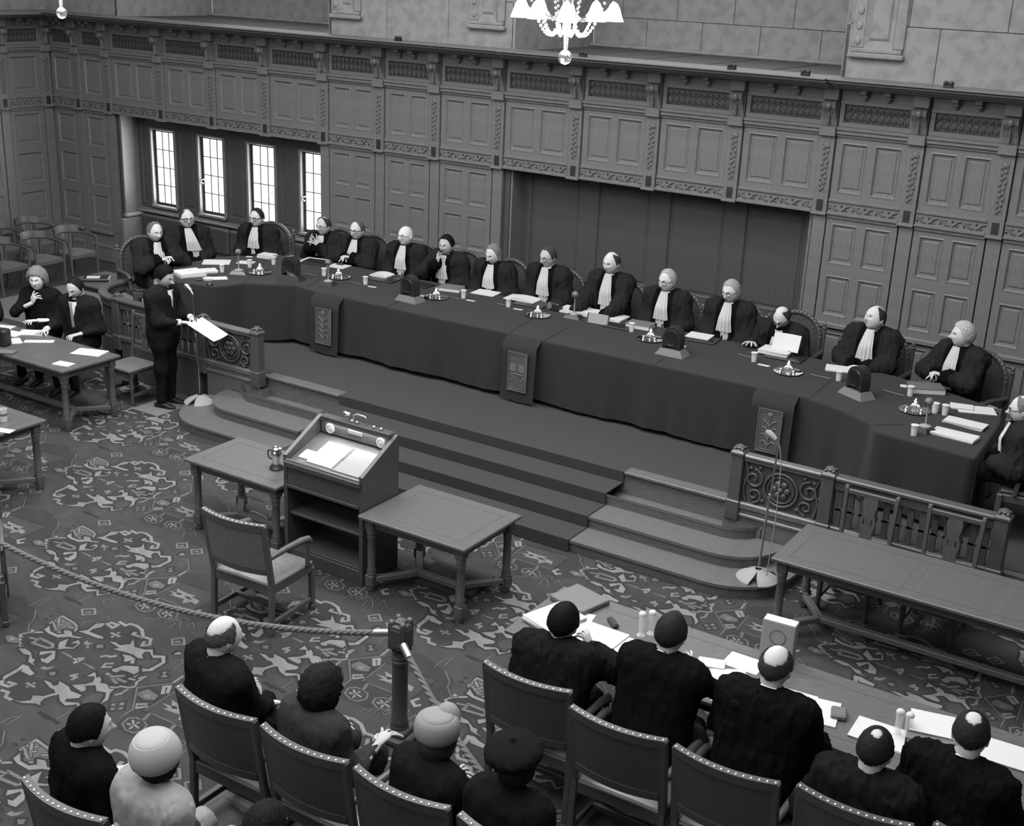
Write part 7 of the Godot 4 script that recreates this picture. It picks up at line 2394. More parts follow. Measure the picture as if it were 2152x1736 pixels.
	for i in near:
		if not vert.has(i): pass
		var ix := i % nx
		var iy := (i / nx) % ny
		var iz := i / sz
		if ix < 1 or iy < 1 or iz < 1 or ix >= nx - 1 or iy >= ny - 1 or iz >= nz - 1: continue
		var a := f[i] < 0
		for ax in 3:
			var st: int = [1, sy, sz][ax]
			var u: int = [sy, sz, 1][ax]
			var v: int = [sz, 1, sy][ax]
			if a == (f[i + st] < 0): continue
			var c0 := i - u - v; var c1 := i - v; var c2 := i; var c3 := i - u
			if not (vert.has(c0) and vert.has(c1) and vert.has(c2) and vert.has(c3)): continue
			var order := [c0, c1, c2, c0, c2, c3] if a else [c0, c2, c1, c0, c3, c2]
			for j in [0, 3]:
				var A: int = order[j]; var B: int = order[j + 1]; var D: int = order[j + 2]
				mb.col = colr[A]; mb.p3(vert[A], nor[A])
				mb.col = colr[D]; mb.p3(vert[D], nor[D])
				mb.col = colr[B]; mb.p3(vert[B], nor[B])
	mb.col = Color(1, 1, 1)

# head about its centre, facing +z
func g2(x: float, y: float, sx: float, sy: float) -> float:
	return exp(-(x * x / sx + y * y / sy))
func head_pt(d: Vector3, o: Dictionary) -> Vector3:
	var w: float = o.get("face_w", 1.0)
	var p := Vector3(0.079 * d.x * w, 0.113 * d.y, 0.098 * d.z)
	var t := maxf(0.0, -d.y)
	p.x *= 1.0 - (0.25 - 0.12 * (w - 1.0) * 4.0) * pow(t, 2.0)
	if d.z < 0: p.z *= 1.0 - 0.36 * pow(t, 1.3)
	else:
		var fz := d.z * d.z
		p.z *= 1.0 - 0.06 * t
		p.z -= 0.006 * fz * (1.0 - absf(d.y))
		var ax := absf(d.x)
		p.z += fz * (0.010 * g2(d.x, d.y - 0.24, 0.25, 0.010) - 0.016 * g2(ax - 0.33, d.y - 0.08, 0.020, 0.010))
		p.z += fz * (0.034 * g2(d.x, d.y + 0.19, 0.012, 0.014) + 0.018 * g2(d.x, d.y + 0.02, 0.007, 0.03) + 0.010 * g2(ax - 0.10, d.y + 0.23, 0.005, 0.005))
		p.z += fz * (0.008 * g2(d.x, d.y + 0.42, 0.04, 0.003) + 0.008 * g2(d.x, d.y + 0.52, 0.035, 0.003) - 0.006 * g2(d.x, d.y + 0.465, 0.05, 0.0009) + 0.014 * g2(d.x, d.y + 0.78, 0.08, 0.02) - 0.006 * g2(d.x, d.y + 0.62, 0.06, 0.003))
		p.z += fz * (0.006 * g2(ax - 0.45, d.y + 0.12, 0.03, 0.02) - 0.005 * g2(ax - 0.36, d.y + 0.42, 0.012, 0.03))
	return p
func hair_mask(d: Vector3, o: Dictionary) -> float:
	var st: Array = o.hair   # [front, temple, side, nape, crown bald angle]
	var A := absf(atan2(d.x, d.z))
	var el := asin(clampf(d.y, -1, 1))
	var keys := [[0.0, st[0]], [0.55, st[0] + 0.5 * (st[1] - st[0]) + 0.06], [0.9, st[1]], [1.15, lerpf(st[1], st[2], 0.6)], [1.4, st[2] - 0.28], [1.75, st[2] - 0.22], [PI, st[3]]]
	var h: float = st[3]
	for i in 6:
		if A <= keys[i + 1][0]:
			h = lerpf(keys[i][1], keys[i + 1][1], (A - keys[i][0]) / (keys[i + 1][0] - keys[i][0]))
			break
	h += 0.10 * noise.get_noise_3d(d.x * 7.0, d.y * 7.0, d.z * 7.0)
	var m := smoothstep(h - 0.10, h + 0.14, el)
	if st[4] > 0.0:
		var ang := acos(clampf(d.dot(Vector3(0, 0.92, -0.38)), -1, 1))
		m *= smoothstep(st[4] - 0.12, st[4] + 0.22, ang + 0.12 * noise.get_noise_3d(d.x * 6.0, d.y * 6.0, d.z * 6.0))
	return m
func build_head(body: MB, o: Dictionary, xf: Transform3D) -> MB:
	var NA := 56
	var NE := 44
	var skin: float = o.get("skin", 0.45)
	var hair := MB.new()
	body.X = xf
	hair.X = xf
	var pts := []
	var cols := []
	var mk := []
	var dirs := []
	for j in NE + 1:
		var el := -PI / 2 + PI * j / NE
		var rp := []; var rc := []; var rm := []; var rd := []
		for i in NA + 1:
			var s := 2.0 * i / NA - 1.0
			var az := PI * signf(s) * pow(absf(s), 1.3)
			var d := Vector3(sin(az) * cos(el), sin(el), cos(az) * cos(el))
			var p := head_pt(d, o)
			var c := skin
			if d.z > 0.0:
				var ax := absf(d.x)
				c *= 1.0 - 0.72 * g2(ax - 0.33, d.y - 0.075, 0.010, 0.003)  # dark eyes, with socket shade painted into the skin tone
				c *= 1.0 - 0.8 * o.get("brow", 0.8) * g2(ax - 0.36, d.y - 0.215 + 0.12 * (ax - 0.36), 0.02, 0.002)
				c *= 1.0 - 0.6 * g2(d.x, d.y + 0.465, 0.035, 0.0012)
				c *= 1.0 - 0.25 * g2(ax - 0.09, d.y + 0.27, 0.002, 0.001)
				if o.has("beard"):
					var bm := smoothstep(-0.42, -0.52, d.y) * (1.0 - 0.7 * g2(d.x, d.y + 0.46, 0.02, 0.0015))
					c = lerpf(c, o.beard, bm * 0.85)
				if o.has("moustache"):
					c = lerpf(c, o.moustache, 0.95 * g2(d.x, d.y + 0.36, 0.035, 0.004))
			rp.push_back(p); rd.push_back(d)
			var hm := hair_mask(d, o) if o.has("hair") else 0.0
			rm.push_back(hm)
			c = lerpf(c, o.get("hair_tone", 0.05) * 1.3, smoothstep(0.0, 0.7, hm) * 0.9)
			rc.push_back(Color(c, c, c))
		pts.push_back(rp); cols.push_back(rc); mk.push_back(rm); dirs.push_back(rd)
	var nn := []
	for j in NE + 1:
		var row := []
		for i in NA + 1:
			var du: Vector3 = pts[j][(i + 1) if i < NA else 1] - pts[j][(i - 1) if i > 0 else NA - 1]
			var dv: Vector3 = pts[min(j + 1, NE)][i] - pts[max(j - 1, 0)][i]
			var q := du.cross(dv)
			row.push_back(q.normalized() if q.length() > 1e-9 else dirs[j][i])
		nn.push_back(row)
	var th: float = o.get("hair_thick", 0.010)
	var ht: float = o.get("hair_tone", 0.05)
	var hp := []
	for j in NE + 1:
		var row := []
		for i in NA + 1:
			var d: Vector3 = dirs[j][i]
			var nv := 0.4 + 0.7 * noise.get_noise_3d(d.x * 16.0, d.y * 5.0, d.z * 5.0 + ht * 50.0) + 0.35 * maxf(0.0, d.y)
			row.push_back(pts[j][i] + d * (mk[j][i] * th * (0.75 + 0.6 * nv + (0.5 * noise.get_noise_3d(d.x * 5.0 + ht * 90.0, d.y * 5.0, d.z * 5.0) if th > 0.018 else 0.0)) - 0.001))
		hp.push_back(row)
	for j in NE:
		for i in NA:
			for tr in [[[j, i], [j, i + 1], [j + 1, i + 1]], [[j, i], [j + 1, i + 1], [j + 1, i]]]:
				for q in [tr[0], tr[2], tr[1]]:
					body.col = cols[q[0]][q[1]]
					body.p3(pts[q[0]][q[1]], nn[q[0]][q[1]])
			if mk[j][i] + mk[j][i + 1] + mk[j + 1][i] + mk[j + 1][i + 1] > 1.9:
				for tr in [[[j, i], [j, i + 1], [j + 1, i + 1]], [[j, i], [j + 1, i + 1], [j + 1, i]]]:
					for q in [tr[0], tr[2], tr[1]]:
						var d: Vector3 = dirs[q[0]][q[1]]
						var tone := ht * (0.7 + 0.9 * absf(noise.get_noise_3d(d.x * 30.0, d.y * 8.0, d.z * 8.0)))
						hair.col = Color(tone, tone, tone)
						hair.p3(hp[q[0]][q[1]], nn[q[0]][q[1]])
	body.col = Color(skin * 0.92, skin * 0.92, skin * 0.92)
	for s in [-1.0, 1.0]:
		body.ball(Vector3(s * 0.077 * o.get("face_w", 1.0), -0.006, -0.008), Vector3(0.010, 0.031, 0.019), 8, 6)
	body.X = Transform3D()
	body.col = Color(1, 1, 1)
	return hair

# a hand: wrist at the origin, fingers along +z, back of the hand +y, thumb towards side * x
func build_hand(mb: MB, xf: Transform3D, side: float, curl: float, tone: float, spread := 0.0) -> void:
	mb.X = xf
	mb.col = Color(tone, tone, tone)
	var rings := []
	for a in [[0.0, 0.026, 0.018], [0.025, 0.032, 0.018], [0.055, 0.040, 0.016], [0.085, 0.041, 0.013], [0.096, 0.036, 0.009]]:
		var ring := []
		for k in 12:
			var t := TAU * k / 12.0
			ring.push_back(Vector3(cos(t) * a[1], sin(t) * a[2], a[0]))
		rings.push_back(ring)
	mb.loft(rings)
	var L := [0.070, 0.080, 0.074, 0.058]
	for i in 4:
		var x := side * (0.030 - 0.0195 * i)
		var dirx := side * spread * (0.10 - 0.09 * i)
		var p := Vector3(x, 0.001, 0.088)
		var pts := [p]
		var ang := curl * 0.55
		for s in 3:
			var l: float = L[i] * [0.45, 0.31, 0.24][s]
			p += Vector3(dirx * l / 0.05, -sin(ang) * l, cos(ang) * l)
			pts.push_back(p)
			ang += curl * [0.75, 0.6, 0.0][s]
		mb.tube(pts, [0.0098, 0.0092, 0.0085, 0.0068], 7)
		mb.ball(pts[3], Vector3(0.0068, 0.0068, 0.0068), 7, 4)
	var b := Vector3(side * 0.026, -0.004, 0.022)
	var th := [b, b + Vector3(side * 0.026, -0.006, 0.022), b + Vector3(side * 0.034, -0.012 - 0.01 * curl, 0.05), b + Vector3(side * (0.034 - 0.012 * curl), -0.016 - 0.018 * curl, 0.072)]
	mb.tube(th, [0.014, 0.012, 0.010, 0.0075], 7)
	mb.ball(th[3], Vector3(0.0078, 0.0078, 0.0078), 7, 4)
	mb.X = Transform3D()
	mb.col = Color(1, 1, 1)

func elbow_of(S: Vector3, T: Vector3, hint: Vector3, u: float, f: float) -> Vector3:
	var d := T - S
	var L := minf(d.length(), (u + f) * 0.995)
	var e := d.normalized()
	var a := (u * u - f * f + L * L) / (2.0 * L)
	var h := sqrt(maxf(0.0, u * u - a * a))
	var s := (hint - e * hint.dot(e)).normalized()
	return S + e * a + s * h

# seat a person so that the middle of the head comes to the given point
func seat(label: String, head: Vector3, floor_y: float, turn: float, o: Dictionary) -> Vector3:
	var lean: float = o.get("lean", 0.1)
	o.lean = lean
	var tw: float = o.get("twist", 0.0)
	var hip_y := 0.93 if o.get("stand", false) else 0.57
	var k := (head.y - floor_y - hip_y - 0.122 + 0.035 * sin(lean)) / (0.52 * cos(lean))
	k = clampf(k, 0.72, 1.3)
	o.tall = (k - 1.0) * 0.6
	var l := Basis(Vector3.UP, turn + tw) * Vector3(0, 0, 0.52 * k * sin(lean) + 0.035 * cos(lean))
	var base := Vector3(head.x - l.x, floor_y, head.z - l.z)
	person(label, base, turn, o)
	return base
# the pixel carried to the upright plane z
func at_z(px: float, py: float, z: float) -> Vector3:
	var b := Basis(Vector3(0.839723, 0.041393, -0.541435), Vector3(-0.213812, 0.941747, -0.259609), Vector3(0.499149, 0.333765, 0.799657))
	var d := b * Vector3((px - 1076.0) / 2666.4, -(py - 868.0) / 2666.4, -1.0)
	return Vector3(0, 5.2, 0) + d * (z / d.z)

# a person facing +z, origin under the hips on the floor
func person(label: String, pos: Vector3, turn: float, o: Dictionary) -> Node3D:
	var t := thing("person", label, "person", pos, turn, o.get("group", ""))
	var stand: bool = o.get("stand", false)
	var lean: float = o.get("lean", 0.1)
	var tall: float = o.get("tall", 0.0)          # extra height of the torso
	var bulk: float = o.get("bulk", 1.0)
	var hipy := 0.93 if stand else 0.57
	var hip := Vector3(0, hipy, 0)
	var side_lean: float = o.get("side", 0.0)
	var B := Basis(Vector3(0, 0, 1), side_lean) * Basis(Vector3.RIGHT, lean)
	var tw: float = o.get("twist", 0.0)
	B = Basis(Vector3.UP, tw) * B
	var T: Callable = func(x: float, y: float, z: float) -> Vector3: return hip + B * Vector3(x, y * (1.0 + tall / 0.6), z)
	var kind: String = o.get("wear", "robe")
	var robe := kind == "robe" or kind == "gown"
	var tone: float = o.get("tone", 0.028)
	var sh_w: float = (0.19 if o.get("female", false) else 0.215) * (0.5 + 0.5 * bulk)
	# head
	var neck: Vector3 = T.call(0, 0.52, 0.0)
	var hc: Vector3 = neck + Vector3(0, 0.122, 0.0) + B * Vector3(0, 0, 0.035)
	hc += Basis(Vector3.UP, tw) * o.get("head_off", Vector3.ZERO)
	var hb := Basis(Vector3.UP, o.get("yaw", 0.0)) * Basis(Vector3.RIGHT, o.get("pitch", 0.0)) * Basis(Vector3(0, 0, 1), o.get("roll", 0.0))
	var hx := Transform3D(hb.scaled(Vector3.ONE * o.get("head", 1.16)), hc)
	var body := MB.new()
	var skin: float = o.get("skin", 0.45)
	var hair := build_head(body, o, hx)
	body.col = Color(skin, skin, skin)
	body.tube([hx * Vector3(0, -0.02, -0.025), hx * Vector3(0, -0.075, -0.028), neck + B * Vector3(0, 0.02, -0.005), T.call(0, 0.44, 0.0)], [0.066, 0.066, 0.068, 0.075] if not o.get("female", false) else [0.055, 0.052, 0.055, 0.07], 14)
	# arms
	var bones := []
	var chest := 0.13 * bulk
	for s in [-1.0, 1.0]:
		bones.push_back([T.call(s * 0.085 * bulk, 0.0, 0.0), T.call(s * 0.10 * bulk, 0.40, -0.005), 0.14 * bulk, chest, tone])
		bones.push_back([T.call(s * 0.05, 0.475, -0.02), T.call(s * (sh_w - 0.03), 0.45, -0.01), 0.072 if not o.get("female", false) else 0.06, 0.085, tone])
		bones.push_back([T.call(s * 0.12 * bulk, 0.12, -0.015), T.call(s * 0.155 * bulk, 0.40, -0.02), 0.10, 0.085, tone])
	bones.push_back([T.call(0, 0.02, -0.045), T.call(0, 0.43, -0.05), 0.105 * bulk, 0.09, tone])
	bones.push_back([T.call(0, 0.05, 0.05 * bulk), T.call(0, 0.40, 0.03), 0.12 * bulk, 0.10, tone])
	var wr := {}
	for s in [-1.0, 1.0]:
		var key := "L" if s > 0 else "R"    # facing +z, the person's left hand is at +x
		var a = o.get(key)
		var S: Vector3 = T.call(s * sh_w, 0.44, -0.01)
		if a == null:
			a = {"to": Vector3(s * 0.20, hipy + 0.12, 0.24)} if not stand else {"to": Vector3(s * 0.27, 0.86, 0.06)}
		var W3: Vector3 = a.to
		if (W3 - S).length() > 0.54: W3 = S + (W3 - S).normalized() * 0.54
		var E := elbow_of(S, W3, a.get("hint", Vector3(s * 0.35, -0.9, -0.15)), 0.30, 0.26)
		var ru := 0.088 if robe else 0.066
		var rf := 0.088 if kind == "robe" else (0.08 if robe else 0.052)
		if o.get("female", false): ru *= 0.85; rf *= 0.85
		bones.push_back([S, E, ru, ru, tone])
		var cuff := W3.lerp(E, 0.16 if not o.has("short_cuff") else 0.5)
		bones.push_back([E, cuff, ru * 0.98, rf * (1.05 if robe else 0.8), tone])
		body.tube([S, E, W3], [0.045, 0.038, 0.026], 8)
		var fd: Vector3 = a.get("dir", (W3 - E).normalized())
		var up: Vector3 = a.get("up", Vector3.UP)
		var xx := up.cross(fd).normalized()
		var hbz := Basis(xx, fd.cross(xx).normalized(), fd.normalized())
		if not a.get("hidden", false):
			build_hand(body, Transform3D(hbz, W3), -s, a.get("curl", 0.5), skin * 0.95, a.get("spread", 0.3))
		if a.get("cuff", false):
			body.col = Color(0.72, 0.72, 0.72)
			body.tube([W3.lerp(E, 0.22), W3.lerp(E, 0.02)], 0.036, 10)
			body.col = Color(skin, skin, skin)
	body.tube([T.call(0, -0.02, 0), T.call(0, 0.2, 0), T.call(0, 0.44, 0)], [0.10, 0.10, 0.09], 10)
	# legs
	if stand:
		for s in [-1.0, 1.0]:
			bones.push_back([Vector3(s * 0.085, 0.90, 0), Vector3(s * 0.095, 0.48, 0.015), 0.105, 0.078, tone * 0.85])
			bones.push_back([Vector3(s * 0.095, 0.48, 0.015), Vector3(s * 0.10, 0.09, 0), 0.078, 0.066, tone * 0.85])
			bones.push_back([T.call(s * 0.09, -0.02, 0.02), T.call(s * 0.10, -0.12, 0.02), 0.12, 0.115, tone])
	elif o.get("legs", true):
		for s in [-1.0, 1.0]:
			var kn := Vector3(s * 0.13, 0.545, 0.42)
			var rk := 0.09 if robe else 0.072
			bones.push_back([Vector3(s * 0.09, 0.575, 0.02), kn, 0.10 if robe else 0.09, rk, tone])
			bones.push_back([kn, Vector3(s * 0.12, 0.10, 0.40), rk, rk * 0.85, tone])
	var vel: float = o.get("velvet", -1.0)
	var cl := MB.new()
	skin_bones(cl, bones, 0.02, 34.0, 0.026 if robe else 0.016, rng.randf() * 50.0, vel, hip, B.inverse())
	part("body", body, M.vc, t)
	part({"robe": "robe", "gown": "gown", "suit": "suit", "coat": "coat", "dress": "dress"}[kind], cl, M.vc, t)
	if hair.v.size() > 0: part("hair", hair, M.hair, t)
	if stand or (o.get("legs", true) and o.get("shoes", false)):
		for s in [-1.0, 1.0]:
			var sh := MB.new()
			sh.col = Color(0.012, 0.012, 0.012)
			var zz := 0.0 if stand else 0.40
			var rings := []
			for a in [[-0.09, 0.028, 0.05], [-0.05, 0.04, 0.08], [0.03, 0.042, 0.075], [0.10, 0.046, 0.05], [0.16, 0.036, 0.03], [0.185, 0.015, 0.015]]:
				var ring := []
				for k in 10:
					var q := TAU * k / 10.0
					ring.push_back(Vector3(s * 0.105 + cos(q) * a[1], 0.002 + a[2] * 0.5 + sin(q) * a[2] * 0.5, zz + a[0]))
				rings.push_back(ring)
			sh.loft(rings)
			part("shoe", sh, M.vc_shiny, t)
	# linen at the neck
	if o.get("collar", true):
		var c := MB.new()
		c.col = Color(0.75, 0.75, 0.75)
		var top := neck + (hx * Vector3(0, -0.09, -0.02) - neck) * 0.55
		var rings := []
		for a in [[-0.02, 0.086], [0.0, 0.084], [0.25, 0.080], [0.5, 0.077], [0.52, 0.070]]:
			var ring := []
			var o3 := neck.lerp(top, a[0] + 0.35)
			for k in 16:
				var q := TAU * k / 16.0
				ring.push_back(o3 + B * Vector3(cos(q) * a[1], -0.012 * sin(q), sin(q) * a[1]))
			rings.push_back(ring)
		rings.reverse()
		c.loft(rings, false, false)
		part("collar", c, M.vc, t)
	if o.get("jabot", false):
		# two tiers of pleated lace hanging from the collar
		var j := MB.new()
		var sway: float = o.get("sway", 0.0)
		for tier in [[0.53, 0.24, 0.042, 0.10, 0.014], [0.27, 0.15, 0.06, 0.078, 0.0]]:
			var g := []
			for r in 14:
				var f := r / 13.0
				var row := []
				for k in 25:
					var q := k / 24.0 - 0.5
					var wd: float = lerpf(tier[2], tier[3], pow(f, 0.8))
					var y: float = lerpf(tier[0], tier[1], f) - 0.006 * f * absf(sin(q * 14.0))
					var bz: float = 0.150 * bulk + 0.012 + tier[4] + (0.012 if tier[4] > 0.0 else 0.006) * f * sin(q * 26.0 + sway * 5.0) - 0.09 * q * q
					if y > 0.36: bz -= (y - 0.36) * 0.42
					row.push_back(T.call(q * 2.0 * wd + sway * (0.5 - y), y, bz))
				g.push_back(row)
			j.col = Color(0.5, 0.5, 0.5)
			j.sheet(g, true)
		var jm: StandardMaterial3D = lace_material()
		part("jabot", j, jm, t, "white lace jabot")
	if o.has("tie"):
		var c := MB.new()
		c.col = Color(0.72, 0.72, 0.72)
		var g := []
		for r in 8:
			var f := r / 7.0
			var row := []
			for k in 7:
				var q := k / 6.0 - 0.5
				row.push_back(T.call(q * lerpf(0.12, 0.03, f), lerpf(0.50, 0.20, f), 0.125 * bulk + 0.022 - 0.10 * q * q - (0.05 * maxf(0.0, 0.25 - f))))
			g.push_back(row)
		c.sheet(g, true)
		part("shirt_front", c, M.vc, t)
		c = MB.new()
		c.col = Color(o.tie, o.tie, o.tie)
		g = []
		for r in 8:
			var f := r / 7.0
			var row := []
			for k in 5:
				var q := k / 4.0 - 0.5
				row.push_back(T.call(q * lerpf(0.032, 0.045, f) * (0.6 if r == 1 else 1.0), lerpf(0.49, 0.18, f), 0.125 * bulk + 0.032 - (0.05 * maxf(0.0, 0.25 - f))))
			g.push_back(row)
		c.sheet(g, true)
		part("tie", c, M.vc, t)
	if o.has("glasses"):
		var gl := MB.new()
		gl.X = hx
		var th: float = o.glasses
		for s in [-1.0, 1.0]:
			var ring := []
			for k in 13:
				var q := TAU * k / 12.0
				ring.push_back(Vector3(s * 0.032 + cos(q) * 0.024, 0.006 + sin(q) * 0.018, 0.098 - 0.006 * absf(cos(q))))
			gl.tube(ring, th, 5, false)
			gl.tube([Vector3(s * 0.056, 0.012, 0.092), Vector3(s * 0.074, 0.012, 0.05), Vector3(s * 0.079, 0.012, 0.0)], th, 5)
		gl.tube([Vector3(-0.009, 0.01, 0.1), Vector3(0.009, 0.01, 0.1)], th, 5)
		part("spectacles", gl, M.black, t)
	if o.has("hat"): hat(t, o.hat, hx, o.get("hat_tone", 0.3))
	return t
func lace_material() -> StandardMaterial3D:
	if M.has("lace"): return M.lace
	var m := StandardMaterial3D.new()
	m.vertex_color_use_as_albedo = true
	m.roughness = 0.9
	m.albedo_texture = noise_tex(31, 0.06, 0.70, 1.25, 3, 256)
	m.uv1_triplanar = true
	m.uv1_scale = Vector3(5, 5, 5)
	M.lace = m
	return m
func hat(t: Node3D, style: String, hx: Transform3D, tone: float) -> void:
	var h := MB.new()
	h.X = hx * Transform3D(Basis(Vector3.RIGHT, -0.18), Vector3(0, 0.015, -0.012))
	h.col = Color(tone, tone, tone)
	if style == "domed":
		h.lathe(Vector3.ZERO, [Vector2(0.096, 0.0), Vector2(0.105, -0.005), Vector2(0.116, 0.01), Vector2(0.119, 0.035), Vector2(0.116, 0.065), Vector2(0.105, 0.095), Vector2(0.092, 0.115), Vector2(0.082, 0.126), Vector2(0.077, 0.124), Vector2(0.073, 0.129), Vector2(0.06, 0.136), Vector2(0.035, 0.141), Vector2(0.0, 0.143)], 28)
		var band := MB.new()
		band.X = h.X
		band.col = Color(0.02, 0.02, 0.02)
		band.lathe(Vector3.ZERO, [Vector2(0.09, -0.03), Vector2(0.097, -0.028), Vector2(0.102, -0.012), Vector2(0.106, 0.006)], 28)
		part("hat", h, M.vc, t)
		part("hat_band", band, M.vc, t)
	elif style == "pillbox":
		h.lathe(Vector3.ZERO, [Vector2(0.098, 0.02), Vector2(0.107, 0.03), Vector2(0.112, 0.05), Vector2(0.113, 0.08), Vector2(0.107, 0.108), Vector2(0.096, 0.128), Vector2(0.087, 0.134), Vector2(0.082, 0.132), Vector2(0.078, 0.138), Vector2(0.066, 0.146), Vector2(0.04, 0.150), Vector2(0.0, 0.151)], 28)
		h.ball(Vector3(0, 0.10, 0.07), Vector3(0.065, 0.075, 0.06), 14, 9)
		part("hat", h, M.vc, t)
	else:
		# soft fur toque
		var g := []
		for r in 15:
			var f := r / 14.0
			var row := []
			for k in 33:
				var a := TAU * k / 32.0
				var rad := 0.138 * sin(PI * (0.90 - 0.90 * f)) * (1.0 + 0.10 * noise.get_noise_2d(cos(a) * 5.0 + f * 4.0, sin(a) * 5.0) * sin(PI * f))
				row.push_back(Vector3(cos(a) * rad, -0.01 + 0.155 * (1.0 - pow(1.0 - f, 1.6)), sin(a) * rad))
			g.push_back(row)
		h.sheet(g, true)
		part("hat", h, M.vc, t)

const FULL := [0.72, 0.62, 0.20, -0.5, 0.0]
const RECEDE := [1.05, 0.80, 0.22, -0.5, 0.0]
const THIN := [1.25, 1.0, 0.25, -0.5, 0.55]
const RING := [1.5, 1.3, 0.30, -0.5, 1.05]
const SHAVEN := [1.5, 1.4, 1.3, 1.3, 3.0]
const WOMAN := [0.60, 0.45, -0.25, -0.95, 0.0]

func judge(label: String, head: Vector3, turn: float, o: Dictionary) -> void:
	# head is the wished place of the head's centre; the chair stands under it
	o.lean = o.get("lean", 0.05)
	o.wear = "robe"; o.velvet = 0.005; o.tone = o.get("tone", 0.017); o.jabot = true; o.bulk = o.get("bulk", 1.08)
	o.skin = o.get("skin", 0.48)
	o.group = "robed judges behind the bench"
	var base := seat(label, head, DAIS, turn, o)
	judge_chair("tall round-backed carved chair of the " + o.who, base - Vector3(sin(turn), 0, cos(turn)) * 0.10, turn)

